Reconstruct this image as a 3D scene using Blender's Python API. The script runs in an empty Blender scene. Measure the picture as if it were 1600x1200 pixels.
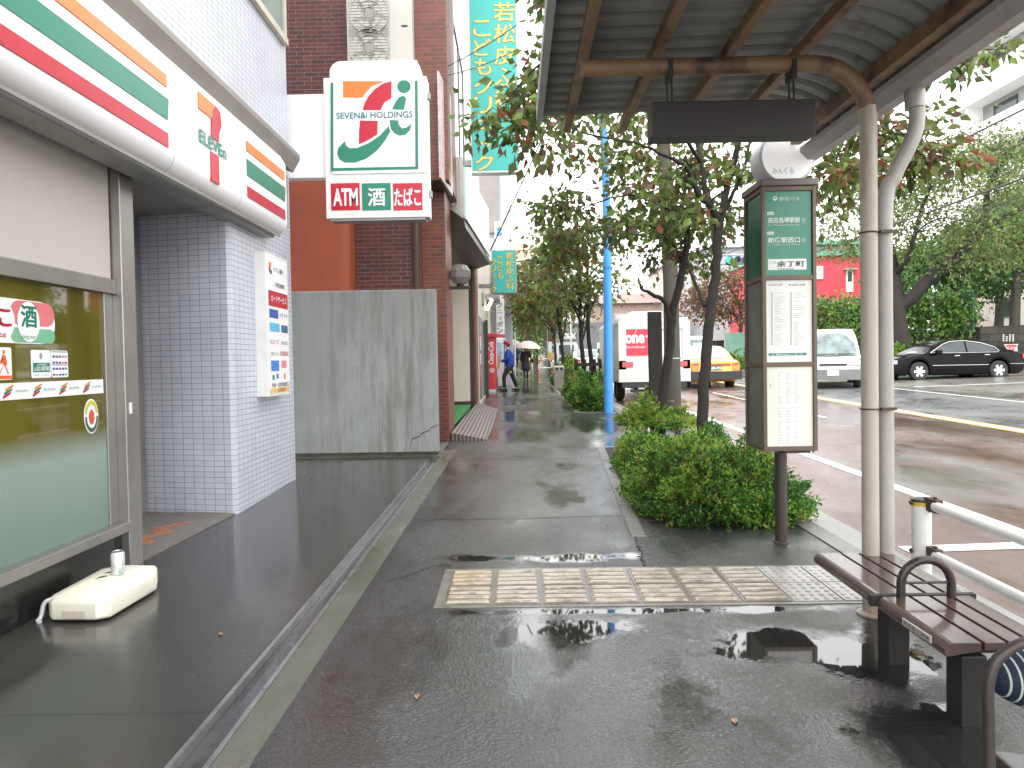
import bpy, bmesh, math, random
from mathutils import Vector, Matrix, noise
random.seed(7)
R_ = math.radians
sc = bpy.context.scene
col = sc.collection

# ------------------------------------------------------------------ camera
F, CX, CY = 1067.0, 800.0, 590.0          # focal length and principal point for a 1600 px wide frame
ROLL, PITCH, YAW = R_(1.0), R_(1.3), R_(0.3)
CAM = Vector((0, 0, 1.5))
G = 0.0197                                # the street climbs gently away from the viewer
f0 = Vector((-math.sin(YAW)*math.cos(PITCH), math.cos(YAW)*math.cos(PITCH), -math.sin(PITCH)))
r0 = Vector((math.cos(YAW), math.sin(YAW), 0))
u0 = r0.cross(f0)
CR = r0*math.cos(ROLL) - u0*math.sin(ROLL)
CU = r0*math.sin(ROLL) + u0*math.cos(ROLL)
cd = bpy.data.cameras.new('camera')
cam = bpy.data.objects.new('camera', cd)
col.objects.link(cam)
m = Matrix((CR, CU, -f0)).transposed().to_4x4()
m.translation = CAM
cam.matrix_world = m
cd.sensor_width = 36
cd.lens = 36*F/1600
cd.shift_y = -10/1600
cd.clip_start = 0.05
cd.clip_end = 1500
sc.camera = cam

def ray(u, v): return f0 + CR*((u-CX)/F) - CU*((v-CY)/F)
def at(u, v, Y):
    d = ray(u, v); return CAM + d*(Y/d.y)
def onx(u, v, X):
    d = ray(u, v); return CAM + d*(X/d.x)
def gz(Y): return G*Y
def rz(X, Y): return G*Y - 0.10 + 0.02*(min(X, 24)-2.7)

# ------------------------------------------------------------------ materials
def nodes_of(name):
    mt = bpy.data.materials.new(name); mt.use_nodes = True
    nt = mt.node_tree; nt.nodes.clear()
    o = nt.nodes.new('ShaderNodeOutputMaterial')
    return mt, nt, o
def N(nt, t, **kw):
    n = nt.nodes.new(t)
    for k, v in kw.items():
        if k.startswith('i_'):
            key = k[2:]
            key = int(key) if key.isdigit() else key.replace('_', ' ')
            n.inputs[key].default_value = v
        else: setattr(n, k, v)
    return n
def c4(c): return (c[0], c[1], c[2], 1)
def sc_(c, k): return tuple(min(1, x*k) for x in c)
def mixc(nt, fac, a, b):
    n = nt.nodes.new('ShaderNodeMix'); n.data_type = 'RGBA'
    for s, v in ((0, fac), (6, a), (7, b)):
        if hasattr(v, 'links'): nt.links.new(v, n.inputs[s])
        elif s == 0: n.inputs[0].default_value = v
        else: n.inputs[s].default_value = c4(v)
    return n.outputs[2]
def ramp(nt, src, a, b):
    n = N(nt, 'ShaderNodeMapRange'); n.inputs[1].default_value = a; n.inputs[2].default_value = b
    nt.links.new(src, n.inputs[0]); return n.outputs[0]
def math_(nt, op, a, b=None, clamp=False):
    n = N(nt, 'ShaderNodeMath', operation=op); n.use_clamp = clamp
    for i, v in enumerate((a, b)):
        if v is None: continue
        if hasattr(v, 'links'): nt.links.new(v, n.inputs[i])
        else: n.inputs[i].default_value = v
    return n.outputs[0]
def noise_(nt, vec, scale, detail=5, rough=.55):
    n = N(nt, 'ShaderNodeTexNoise'); n.inputs['Scale'].default_value = scale
    n.inputs['Detail'].default_value = detail; n.inputs['Roughness'].default_value = rough
    nt.links.new(vec, n.inputs['Vector']); return n.outputs['Fac']
def stretch(nt, vec, s):
    n = N(nt, 'ShaderNodeMapping'); n.inputs['Scale'].default_value = s
    nt.links.new(vec, n.inputs['Vector']); return n.outputs[0]
def bump_(nt, h, strength, dist=.01):
    n = N(nt, 'ShaderNodeBump'); n.inputs['Distance'].default_value = dist
    if hasattr(strength, 'links'): nt.links.new(strength, n.inputs['Strength'])
    else: n.inputs['Strength'].default_value = strength
    nt.links.new(h, n.inputs['Height']); return n.outputs[0]
def setin(nt, b, key, v):
    if hasattr(v, 'links'): nt.links.new(v, b.inputs[key])
    elif isinstance(v, tuple): b.inputs[key].default_value = c4(v)
    else: b.inputs[key].default_value = v
def M(name, c, rough=.5, metal=0, var=.12, vs=2.5, bump=0, bs=60, coat=0, emit=0, streak=None, dirt=None, grime=.0):
    mt, nt, o = nodes_of(name)
    tc = N(nt, 'ShaderNodeTexCoord').outputs['Object']
    b = N(nt, 'ShaderNodeBsdfPrincipled')
    nz = noise_(nt, tc, vs)
    cc = mixc(nt, ramp(nt, nz, .3, .7), sc_(c, 1-var), sc_(c, 1+var))
    if dirt:                               # (colour, scale, threshold, stretch)
        dc, ds, th, st = dirt
        dn = noise_(nt, stretch(nt, tc, st), ds, 6, .65)
        cc = mixc(nt, ramp(nt, dn, th, th+.16), cc, dc)
    setin(nt, b, 'Base Color', cc)
    rr = math_(nt, 'ADD', math_(nt, 'MULTIPLY', nz, .16), rough-.08, True)
    setin(nt, b, 'Roughness', rr); b.inputs['Metallic'].default_value = metal
    if coat: b.inputs['Coat Weight'].default_value = coat; b.inputs['Coat Roughness'].default_value = .06
    if emit:
        setin(nt, b, 'Emission Color', cc); b.inputs['Emission Strength'].default_value = emit
    if bump: setin(nt, b, 'Normal', bump_(nt, noise_(nt, tc, bs, 6), bump))
    nt.links.new(b.outputs[0], o.inputs[0])
    return mt

def brick_mat(name, c1, c2, mortar, bw, rh, ms, offset=.5, rough=.55, bump=.5, var=.25, stain=None, wet=0):
    mt, nt, o = nodes_of(name)
    t = N(nt, 'ShaderNodeTexCoord'); uv = t.outputs['UV']
    b = N(nt, 'ShaderNodeBsdfPrincipled')
    br = N(nt, 'ShaderNodeTexBrick'); br.offset = offset; br.squash = 1
    nt.links.new(uv, br.inputs['Vector'])
    br.inputs['Color1'].default_value = c4(c1); br.inputs['Color2'].default_value = c4(c2)
    br.inputs['Mortar'].default_value = c4(mortar); br.inputs['Scale'].default_value = 1
    br.inputs['Mortar Size'].default_value = ms; br.inputs['Brick Width'].default_value = bw
    br.inputs['Row Height'].default_value = rh; br.inputs['Mortar Smooth'].default_value = .15
    br.inputs['Bias'].default_value = 0
    nz = ramp(nt, noise_(nt, t.outputs['Object'], 1.3, 6), .3, .7)
    k = N(nt, 'ShaderNodeMapRange'); nt.links.new(nz, k.inputs[0]); k.inputs[3].default_value = 1-var; k.inputs[4].default_value = 1+var*.4
    mm = N(nt, 'ShaderNodeMix', data_type='RGBA', blend_type='MULTIPLY'); mm.inputs[0].default_value = 1
    nt.links.new(br.outputs['Color'], mm.inputs[6]); nt.links.new(k.outputs[0], mm.inputs[7])
    setin(nt, b, 'Base Color', mm.outputs[2])
    setin(nt, b, 'Roughness', rough)
    setin(nt, b, 'Normal', bump_(nt, math_(nt, 'SUBTRACT', 1.0, br.outputs['Fac']), bump, .004))
    nt.links.new(b.outputs[0], o.inputs[0])
    return mt

def wet_ground(name, ca, cb, rough=.3, bump=.5, grain=170, puddles=(), pn=(.62, .7, .9), joint=None, tint=None, pud_rough=.03, gl=1.0):
    """damp surface: grainy stone where it drains, smooth water where it stands"""
    mt, nt, o = nodes_of(name)
    tc = N(nt, 'ShaderNodeTexCoord').outputs['Object']
    b = N(nt, 'ShaderNodeBsdfPrincipled')
    g = noise_(nt, tc, grain, 3, .7)
    big = noise_(nt, tc, .8, 6, .6)
    cc = mixc(nt, ramp(nt, g, .3, .7), ca, cb)
    cc = mixc(nt, math_(nt, 'MULTIPLY', ramp(nt, big, .35, .7), .45), cc, sc_(ca, .65))
    if tint:
        tcol, ts, a, bb = tint
        cc = mixc(nt, ramp(nt, noise_(nt, stretch(nt, tc, (1, .5, 1)), ts, 6, .65), a, bb), cc, tcol)
    if joint:
        jw, jh, jc, jm = joint
        br = N(nt, 'ShaderNodeTexBrick'); br.offset = 0
        nt.links.new(tc, br.inputs['Vector']); br.inputs['Scale'].default_value = 1
        br.inputs['Brick Width'].default_value = jw; br.inputs['Row Height'].default_value = jh
        br.inputs['Mortar Size'].default_value = jm; br.inputs['Mortar Smooth'].default_value = .2
        cc = mixc(nt, br.outputs['Fac'], cc, jc)
    vo = N(nt, 'ShaderNodeTexVoronoi'); vo.inputs['Scale'].default_value = 2.3; nt.links.new(tc, vo.inputs['Vector'])      # trodden gum and specks
    cc = mixc(nt, math_(nt, 'MULTIPLY', ramp(nt, vo.outputs['Distance'], .045, .03), .55), cc, sc_(cb, 1.9))
    pm = ramp(nt, noise_(nt, stretch(nt, tc, (1, .8, 1)), pn[2], 5, .6), pn[0], pn[1])
    wob = noise_(nt, tc, 2.6, 5, .6)
    for (x, y, rx, ry) in puddles:
        mp = N(nt, 'ShaderNodeMapping', vector_type='POINT')
        mp.inputs['Location'].default_value = (-x/rx, -y/ry, 0); mp.inputs['Scale'].default_value = (1/rx, 1/ry, 0)
        nt.links.new(tc, mp.inputs[0])
        ln = N(nt, 'ShaderNodeVectorMath', operation='LENGTH'); nt.links.new(mp.outputs[0], ln.inputs[0])
        d = math_(nt, 'ADD', ln.outputs['Value'], math_(nt, 'MULTIPLY', math_(nt, 'SUBTRACT', wob, .5), 3.6))
        pm = math_(nt, 'MAXIMUM', pm, ramp(nt, d, 1.25, .55))
    pm = math_(nt, 'MULTIPLY', pm, 1.0, True)
    cc = mixc(nt, math_(nt, 'MULTIPLY', pm, .5), cc, sc_(ca, .5))
    setin(nt, b, 'Base Color', cc)
    film = ramp(nt, noise_(nt, stretch(nt, tc, (1, .55, 1)), .75, 6, .62), .36, .58)     # where the water film lies thick
    fr = N(nt, 'ShaderNodeMix', data_type='FLOAT'); nt.links.new(film, fr.inputs[0]); fr.inputs[2].default_value = rough+.13; fr.inputs[3].default_value = max(.08, rough-.12)
    rn = fr.outputs[0]
    mr = N(nt, 'ShaderNodeMix', data_type='FLOAT'); nt.links.new(pm, mr.inputs[0]); nt.links.new(rn, mr.inputs[2]); mr.inputs[3].default_value = pud_rough
    setin(nt, b, 'Roughness', mr.outputs[0])
    b.inputs['Specular IOR Level'].default_value = gl
    st = math_(nt, 'MULTIPLY', math_(nt, 'MULTIPLY', math_(nt, 'SUBTRACT', 1.0, pm), math_(nt, 'SUBTRACT', 1.0, math_(nt, 'MULTIPLY', film, .88))), bump)
    h = math_(nt, 'ADD', g, math_(nt, 'MULTIPLY', noise_(nt, tc, grain*.22, 4), .7))
    setin(nt, b, 'Normal', bump_(nt, h, st, .018))
    nt.links.new(b.outputs[0], o.inputs[0])
    return mt

def leaf_mat(name, c, tr=.35, var=.35):
    mt, nt, o = nodes_of(name)
    tc = N(nt, 'ShaderNodeTexCoord').outputs['Object']
    cc = mixc(nt, ramp(nt, noise_(nt, tc, 2.2, 6, .7), .3, .7), sc_(c, 1-var), sc_(c, 1+var))
    b = N(nt, 'ShaderNodeBsdfPrincipled'); setin(nt, b, 'Base Color', cc); b.inputs['Roughness'].default_value = .38
    b.inputs['Specular IOR Level'].default_value = .4
    t = N(nt, 'ShaderNodeBsdfTranslucent'); nt.links.new(cc, t.inputs[0])
    mx = N(nt, 'ShaderNodeMixShader'); mx.inputs[0].default_value = tr
    nt.links.new(b.outputs[0], mx.inputs[1]); nt.links.new(t.outputs[0], mx.inputs[2])
    nt.links.new(mx.outputs[0], o.inputs[0])
    return mt
def glass_mat(name, c, rough=.03, alpha=.35):
    mt, nt, o = nodes_of(name)
    b = N(nt, 'ShaderNodeBsdfPrincipled'); b.inputs['Base Color'].default_value = c4(c); b.inputs['Roughness'].default_value = rough
    b.inputs['Specular IOR Level'].default_value = .6
    t = N(nt, 'ShaderNodeBsdfTransparent'); t.inputs[0].default_value = c4(sc_(c, 1))
    tc = N(nt, 'ShaderNodeTexCoord').outputs['Object']
    k = ramp(nt, noise_(nt, tc, 1.5), .0, 1.0)
    mx = N(nt, 'ShaderNodeMixShader'); nt.links.new(math_(nt, 'ADD', alpha-.05, math_(nt, 'MULTIPLY', k, .1)), mx.inputs[0])
    nt.links.new(b.outputs[0], mx.inputs[1]); nt.links.new(t.outputs[0], mx.inputs[2]); nt.links.new(mx.outputs[0], o.inputs[0])
    return mt

# ------------------------------------------------------------------ mesh builder
class MB:
    def __init__(s): s.v = []; s.f = []; s.m = []
    def add(s, vs, fs, mat=0):
        o = len(s.v); s.v.extend([tuple(p) for p in vs])
        for f in fs: s.f.append([i+o for i in f]); s.m.append(mat)
    def box(s, a, b, mat=0):
        x0, y0, z0 = [min(p, q) for p, q in zip(a, b)]; x1, y1, z1 = [max(p, q) for p, q in zip(a, b)]
        s.hexa([(x0,y0,z0),(x1,y0,z0),(x1,y1,z0),(x0,y1,z0),(x0,y0,z1),(x1,y0,z1),(x1,y1,z1),(x0,y1,z1)], mat)
    def hexa(s, p, mat=0):
        s.add(p, [(3,2,1,0),(4,5,6,7),(0,1,5,4),(1,2,6,5),(2,3,7,6),(3,0,4,7)], mat)
    def obox(s, c, size, rot=None, mat=0):
        rot = rot or Matrix.Identity(3); h = Vector(size)/2; c = Vector(c)
        P = [c + rot @ Vector((h.x*i, h.y*j, h.z*k)) for k in (-1, 1) for i, j in ((-1,-1),(1,-1),(1,1),(-1,1))]
        s.hexa(P, mat)
    def tube(s, pts, r, n=10, mat=0, cap=True):
        pts = [Vector(p) for p in pts]; rs = r if isinstance(r, (list, tuple)) else [r]*len(pts)
        rings = []; ref = None
        for i, p in enumerate(pts):
            d = (pts[min(i+1, len(pts)-1)] - pts[max(i-1, 0)])
            d = d.normalized() if d.length > 1e-9 else Vector((0,0,1))
            if ref is None: ref = d.orthogonal().normalized()
            ref = (ref - d*ref.dot(d)); ref = ref.normalized() if ref.length > 1e-6 else d.orthogonal().normalized()
            q = d.cross(ref)
            rings.append([p + (ref*math.cos(2*math.pi*k/n) + q*math.sin(2*math.pi*k/n))*rs[i] for k in range(n)])
        vs = [p for rg in rings for p in rg]; fs = []
        for i in range(len(pts)-1):
            for k in range(n):
                fs.append((i*n+k, i*n+(k+1)%n, (i+1)*n+(k+1)%n, (i+1)*n+k))
        if cap: fs += [tuple(range(n-1, -1, -1)), tuple(range((len(pts)-1)*n, len(pts)*n))]
        s.add(vs, fs, mat)
    def cyl(s, a, b, r0, r1=None, n=16, mat=0): s.tube([a, b], [r0, r0 if r1 is None else r1], n, mat)
    def prism(s, poly, o, ux, uy, depth, mat=0, side=None):
        """2-D outline in the plane (o, ux, uy), extruded by depth along ux x uy"""
        o = Vector(o); ux = Vector(ux); uy = Vector(uy); nn = ux.cross(uy).normalized()*depth
        A = sum(poly[i][0]*poly[(i+1)%len(poly)][1]-poly[(i+1)%len(poly)][0]*poly[i][1] for i in range(len(poly)))
        if A < 0: poly = poly[::-1]
        n = len(poly); p0 = [o+ux*a+uy*b for a, b in poly]; p1 = [p+nn for p in p0]
        fs = [tuple(range(n-1, -1, -1)), tuple(range(n, 2*n))]
        s.add(p0+p1, fs, mat)
        s.add(p0+p1, [(i, (i+1)%n, n+(i+1)%n, n+i) for i in range(n)], mat if side is None else side)
    def lathe(s, prof, o=(0,0,0), axis='z', n=20, mat=0, caps=True):
        vs = []; o = Vector(o)
        for r, h in prof:
            for k in range(n):
                a = 2*math.pi*k/n; c, d = r*math.cos(a), r*math.sin(a)
                vs.append(o + (Vector((c, d, h)) if axis == 'z' else Vector((c, h, -d)) if axis == 'y' else Vector((h, c, d))))
        fs = [(i*n+k, i*n+(k+1)%n, (i+1)*n+(k+1)%n, (i+1)*n+k) for i in range(len(prof)-1) for k in range(n)]
        if caps and prof[0][0] > 1e-6: fs.append(tuple(range(n-1, -1, -1)))
        if caps and prof[-1][0] > 1e-6: fs.append(tuple(range((len(prof)-1)*n, len(prof)*n)))
        s.add(vs, fs, mat)
    def ball(s, c, r, n=14, mat=0):
        r = r if isinstance(r, (tuple, list)) else (r, r, r); c = Vector(c); vs = []; k2 = n//2
        for i in range(k2+1):
            t = math.pi*i/k2
            for k in range(n):
                a = 2*math.pi*k/n
                vs.append(c+Vector((r[0]*math.sin(t)*math.cos(a), r[1]*math.sin(t)*math.sin(a), r[2]*math.cos(t))))
        s.add(vs, [(i*n+k, (i+1)*n+k, (i+1)*n+(k+1)%n, i*n+(k+1)%n) for i in range(k2) for k in range(n)], mat)
    def loft(s, rings, mat=0, close=True, caps=True):
        n = len(rings[0]); vs = [p for r in rings for p in r]; kk = n if close else n-1
        fs = [(i*n+k, i*n+(k+1)%n, (i+1)*n+(k+1)%n, (i+1)*n+k) for i in range(len(rings)-1) for k in range(kk)]
        if caps: fs += [tuple(range(n-1, -1, -1)), tuple(range((len(rings)-1)*n, len(rings)*n))]
        s.add(vs, fs, mat)
    def quad(s, a, b, c, d, mat=0): s.add([a, b, c, d], [(0, 1, 2, 3)], mat)
    def grid(s, fn, nu, nv, mat=0):
        vs = [fn(i/nu, j/nv) for j in range(nv+1) for i in range(nu+1)]
        s.add(vs, [(j*(nu+1)+i, j*(nu+1)+i+1, (j+1)*(nu+1)+i+1, (j+1)*(nu+1)+i) for j in range(nv) for i in range(nu)], mat)
    def build(s, name, mats, parent=None, world=True, smooth=False, ang=35, bevel=0, uv=True, thick=0):
        off = Vector((0, 0, 0))
        if parent is not None and world:
            p = parent
            while p is not None: off += p.location; p = p.parent
        me = bpy.data.meshes.new(name)
        vs = [(a-off.x, b-off.y, c-off.z) for a, b, c in s.v] if off.length else s.v
        me.from_pydata(vs, [], s.f)
        for mt in (mats if isinstance(mats, (list, tuple)) else [mats]): me.materials.append(mt)
        me.polygons.foreach_set('material_index', s.m)
        if uv:
            ul = me.uv_layers.new(name='UVMap'); dat = ul.data
            for p in me.polygons:
                n = p.normal; ax = max(range(3), key=lambda i: abs(n[i]))
                for li in p.loop_indices:
                    q = s.v[me.loops[li].vertex_index]
                    dat[li].uv = (q[1], q[2]) if ax == 0 else (q[0], q[2]) if ax == 1 else (q[0], q[1])
        if smooth:
            me.polygons.foreach_set('use_smooth', [True]*len(me.polygons))
            me.set_sharp_from_angle(angle=R_(ang))
        me.update()
        o = bpy.data.objects.new(name, me); col.objects.link(o)
        if parent is not None: o.parent = parent
        if bevel:
            bv = o.modifiers.new('bevel', 'BEVEL'); bv.width = bevel; bv.segments = 2; bv.limit_method = 'ANGLE'; bv.angle_limit = R_(40)
        return o
def T(o, label, cat, group=None):
    o['label'] = label; o['category'] = cat
    if group: o['group'] = group
    return o
def K(o, kind='structure'): o['kind'] = kind; return o
def thing(name, label, cat, loc=(0,0,0), rz_=0, group=None):
    o = bpy.data.objects.new(name, None); col.objects.link(o); o.location = loc; o.rotation_euler = (0, 0, rz_)
    o.empty_display_size = .2
    return T(o, label, cat, group)
def dup(root, loc, rz_=None, label=None):
    r = root.copy(); col.objects.link(r); r.location = loc
    if rz_ is not None: r.rotation_euler = (0, 0, rz_)
    if label: r['label'] = label
    def rec(a, b):
        for ch in list(a.children):
            c = ch.copy(); col.objects.link(c); c.parent = b; rec(ch, c)
    rec(root, r); return r

# ------------------------------------------------------------------ lettering
_tx = {}
def glyphs(txt, bold):
    k = (txt, bold)
    if k in _tx: return _tx[k]
    cu = bpy.data.curves.new('t', 'FONT'); cu.body = txt; cu.size = 1; cu.resolution_u = 3; cu.offset = bold; cu.fill_mode = 'FRONT'
    o = bpy.data.objects.new('t', cu); col.objects.link(o)
    dg = bpy.context.evaluated_depsgraph_get(); me = bpy.data.meshes.new_from_object(o.evaluated_get(dg))
    vs = [(v.co.x, v.co.y) for v in me.vertices]; fs = [tuple(p.vertices) for p in me.polygons]
    bpy.data.objects.remove(o); bpy.data.meshes.remove(me); bpy.data.curves.remove(cu)
    x0 = min(p[0] for p in vs); x1 = max(p[0] for p in vs); y0 = min(p[1] for p in vs); y1 = max(p[1] for p in vs)
    _tx[k] = ([((a-x0)/(x1-x0), (b-y0)/max(1e-6, y1-y0)) for a, b in vs], fs, (x1-x0)/max(1e-6, y1-y0))
    return _tx[k]
def text(mb, txt, o, ux, uy, w, h, mat=0, bold=.02, keep=False, slant=0):
    """lettering fitted to the rectangle o..o+ux*w+uy*h (unit vectors ux, uy)"""
    o = Vector(o); ux = Vector(ux); uy = Vector(uy)
    if bold > .012 and any(ord(ch) > 255 for ch in txt):      # heavier strokes: the same glyphs set again beside themselves
        k = bold*h*.55; nn = ux.cross(uy)
        for i, (a, b) in enumerate(((-1,-1),(1,-1),(-1,1),(1,1))): text(mb, txt, o+ux*a*k+uy*b*k+nn*.0008*i, ux, uy, w, h, mat, 0, keep, slant)
        return
    vs, fs, asp = glyphs(txt, bold)
    if keep:
        w2 = min(w, h*asp); h2 = w2/asp; o = o + ux*((w-w2)/2) + uy*((h-h2)/2); w, h = w2, h2
    mb.add([o+ux*(a*w+slant*b*h)+uy*(b*h) for a, b in vs], fs, mat)
def vtext(mb, txt, o, ux, uy, w, pitch, mat=0, bold=.02):
    """a column of characters from the top (o is the top left corner)"""
    for i, ch in enumerate(txt):
        vs, fs, asp = glyphs(ch, bold)
        p = Vector(o) - Vector(uy)*pitch*(i+1)
        if ch == 'ー': text(mb, '|', p+Vector(ux)*w*.44+Vector(uy)*pitch*.12, ux, uy, w*.12, pitch*.76, mat, bold)
        elif ch in 'ッっ': text(mb, ch, p+Vector(ux)*w*.3+Vector(uy)*pitch*.15, ux, uy, w*.6, pitch*.5, mat, bold)
        elif ch == 'ニ': text(mb, ch, p+Vector(uy)*pitch*.25, ux, uy, w, pitch*.45, mat, bold)
        else: text(mb, ch, p+Vector(uy)*pitch*.08, ux, uy, w, pitch*.84, mat, bold)
X_, Y_, Z_ = Vector((1,0,0)), Vector((0,1,0)), Vector((0,0,1))
def arc(cx, cy, r, a0, a1, n=8): return [(cx+r*math.cos(R_(a0+(a1-a0)*i/n)), cy+r*math.sin(R_(a0+(a1-a0)*i/n))) for i in range(n+1)]
def rrect(x0, y0, x1, y1, r, n=5):
    return arc(x1-r, y0+r, r, -90, 0, n)+arc(x1-r, y1-r, r, 0, 90, n)+arc(x0+r, y1-r, r, 90, 180, n)+arc(x0+r, y0+r, r, 180, 270, n)
def lerp(pts, x):
    if x <= pts[0][0]: return pts[0][1]
    for (a, b), (c, d) in zip(pts, pts[1:]):
        if x <= c: return b+(d-b)*(x-a)/(c-a)
    return pts[-1][1]
def spline(pts, n=6):
    """Catmull-Rom through 3-D points"""
    P = [Vector(p) for p in pts]; out = []
    for i in range(len(P)-1):
        a, b, c, d = P[max(i-1, 0)], P[i], P[i+1], P[min(i+2, len(P)-1)]
        for k in range(n):
            t = k/n
            out.append(.5*((2*b)+(c-a)*t+(2*a-5*b+4*c-d)*t*t+(3*b-a-3*c+d)*t**3))
    return out+[P[-1]]
# ------------------------------------------------------------------ palette
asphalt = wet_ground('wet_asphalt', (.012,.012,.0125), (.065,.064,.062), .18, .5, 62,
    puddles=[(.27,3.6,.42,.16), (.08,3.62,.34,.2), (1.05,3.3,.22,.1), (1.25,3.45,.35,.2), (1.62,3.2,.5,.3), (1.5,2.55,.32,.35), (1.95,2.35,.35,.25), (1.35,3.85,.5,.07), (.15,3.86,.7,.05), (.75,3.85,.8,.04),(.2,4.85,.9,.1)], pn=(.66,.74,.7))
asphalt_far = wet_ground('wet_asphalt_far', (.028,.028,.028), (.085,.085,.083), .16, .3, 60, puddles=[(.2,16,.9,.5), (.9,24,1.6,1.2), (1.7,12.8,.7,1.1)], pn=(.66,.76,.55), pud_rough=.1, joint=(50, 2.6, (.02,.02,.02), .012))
asphalt_patch = wet_ground('rough_asphalt_patch', (.013,.013,.014), (.065,.065,.065), .3, .8, 70, pn=(.8,.9,.7))
granite = wet_ground('wet_granite', (.032,.031,.029), (.07,.068,.062), .17, .1, 240, pn=(.5,.62,.6), joint=(1.3, .94, (.01,.01,.01), .003), pud_rough=.1, gl=.9)
concrete_wet = wet_ground('wet_concrete', (.075,.073,.062), (.17,.165,.145), .36, .6, 110, tint=((.05,.06,.03), 1.4, .45, .65), joint=(30, .6, (.05,.048,.04), .004), pn=(.68,.76,1.2))
channel_m = wet_ground('wet_channel', (.05,.052,.055), (.1,.1,.105), .16, .2, 160, pn=(.5,.6,1), joint=(30, .6, (.015,.015,.015), .006))
kerb_m = wet_ground('kerb_concrete', (.09,.088,.08), (.19,.185,.17), .4, .5, 90, tint=((.3,.17,.07), .9, .6, .7), joint=(30, .6, (.08,.075,.07), .006), pn=(.7,.8,1))
gutter_m = wet_ground('gutter_concrete', (.2,.2,.2), (.34,.34,.33), .33, .4, 90, joint=(60, 3, (.08,.08,.08), .01), pn=(.6,.7,.8))
red_road = wet_ground('red_bus_lane', (.07,.033,.027), (.155,.085,.07), .17, .5, 70, tint=((.13,.125,.115), .42, .46, .6), pn=(.64,.74,.5))
grey_road = wet_ground('grey_road', (.07,.072,.075), (.14,.142,.145), .33, .5, 70, pn=(.6,.72,.4))
side_road = wet_ground('side_road', (.1,.095,.085), (.19,.18,.16), .36, .5, 60, tint=((.22,.13,.07), .25, .55, .66), pn=(.62,.74,.4))
soil = M('soil', (.045,.032,.022), .8, var=.4, vs=9, bump=.6, bs=40)
white_paint = M('white_road_paint', (.62,.62,.6), .45, var=.1, vs=6, dirt=((.25,.22,.2), 14, .58, (1,1,1)))
orange_paint = M('orange_road_paint', (.72,.36,.07), .45, var=.12, vs=6)
tile_w = brick_mat('lilac_wall_tile', (.52,.535,.61), (.57,.585,.65), (.16,.165,.2), .105, .052, .0023, 0, .28, .5, .12)
black_granite = M('black_granite', (.016,.016,.015), .22, var=.3, vs=30)
steel = M('brushed_steel', (.35,.335,.32), .34, .75, var=.12, vs=3)
steel_dk = M('dull_steel', (.3,.295,.28), .45, .5, var=.12)
panel_beige = M('beige_panel', (.5,.465,.43), .5, var=.05, vs=1.2)
soffit_m = M('soffit_grey', (.3,.29,.28), .6, var=.08)
gasket = M('dark_gasket', (.02,.02,.02), .6)
white_pl = M('white_acrylic', (.82,.81,.82), .3, var=.015)
sgreen = M('sign_green', (.006,.19,.115), .3, var=.04)
sred = M('sign_red', (.47,.004,.024), .3, var=.04)
sorange = M('sign_orange', (.80,.19,.03), .3, var=.04)
ink = M('black_ink', (.03,.03,.035), .5)
greyink = M('grey_ink', (.3,.3,.31), .5)
blueink = M('blue_ink', (.03,.09,.36), .45)
paper = M('white_paper', (.72,.72,.7), .5, var=.03)
white_m = M('white_enamel', (.72,.72,.7), .35, var=.06, vs=4)
grey_trim = M('grey_trim', (.36,.34,.33), .5, var=.1)

# ------------------------------------------------------------------ ground
def sheet(name, poly, h, mt, zf=None, nd=0):
    mb = MB(); n = len(poly); zf = zf or (lambda x, y: gz(y))
    top = [(x, y, zf(x, y)+h) for x, y in poly]; bot = [(x, y, zf(x, y)+h-.06) for x, y in poly]
    A = sum(poly[i][0]*poly[(i+1)%n][1]-poly[(i+1)%n][0]*poly[i][1] for i in range(n))
    if A < 0: top.reverse(); bot.reverse()
    mb.add(top+bot, [tuple(range(n)), tuple(range(2*n-1, n-1, -1))]+[(i, n+i, n+(i+1)%n, (i+1)%n) for i in range(n)])
    return K(mb.build(name, mt))
def xl(a, b, Y): return a+(b-a)*(Y-2.5)/7.0            # lines that drift slightly along the street
dL = lambda Y: xl(-1.285, -1.195, Y); dR = lambda Y: xl(-1.145, -1.10, Y); sR = lambda Y: xl(-.99, -.905, Y)
mb = MB()
ys = [-60, 150, 700]
for i in range(2):
    z = [gz(min(y, 150))-.55 for y in ys]
    mb.quad((-400, ys[i], z[i]), (400, ys[i], z[i]), (400, ys[i+1], z[i+1]), (-400, ys[i+1], z[i+1]))
K(mb.build('ground', M('bare_earth', (.16,.15,.13), .8, var=.2, vs=.2)))
sheet('granite_apron', [(-6,-3), (dL(-3),-3), (dL(9.6),9.6), (-6,9.6)], 0, granite)
sheet('drain_channel', [(dL(-3),-3), (dR(-3),-3), (dR(9.6),9.6), (dL(9.6),9.6)], -.035, channel_m)
mb = MB()
for fn, d in ((dL, .006), (dR, -.006)):
    for y in range(-3, 9):
        mb.hexa([(fn(y)-.011, y, gz(y)-.034), (fn(y)+.011, y, gz(y)-.034), (fn(y+.995)+.011, y+.995, gz(y+.995)-.034), (fn(y+.995)-.011, y+.995, gz(y+.995)-.034),
                 (fn(y)-.011, y, gz(y)+.007), (fn(y)+.011, y, gz(y)+.007), (fn(y+.995)+.011, y+.995, gz(y+.995)+.007), (fn(y+.995)-.011, y+.995, gz(y+.995)+.007)])
K(mb.build('drain_edge', M('drain_edge_steel', (.3,.3,.31), .3, .7, var=.2, vs=8)))
sheet('drain_kerb', [(dR(-3)+.012,-3), (sR(-3),-3), (sR(9.6),9.6), (dR(9.6)+.012,9.6)], .001, concrete_wet)
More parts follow.
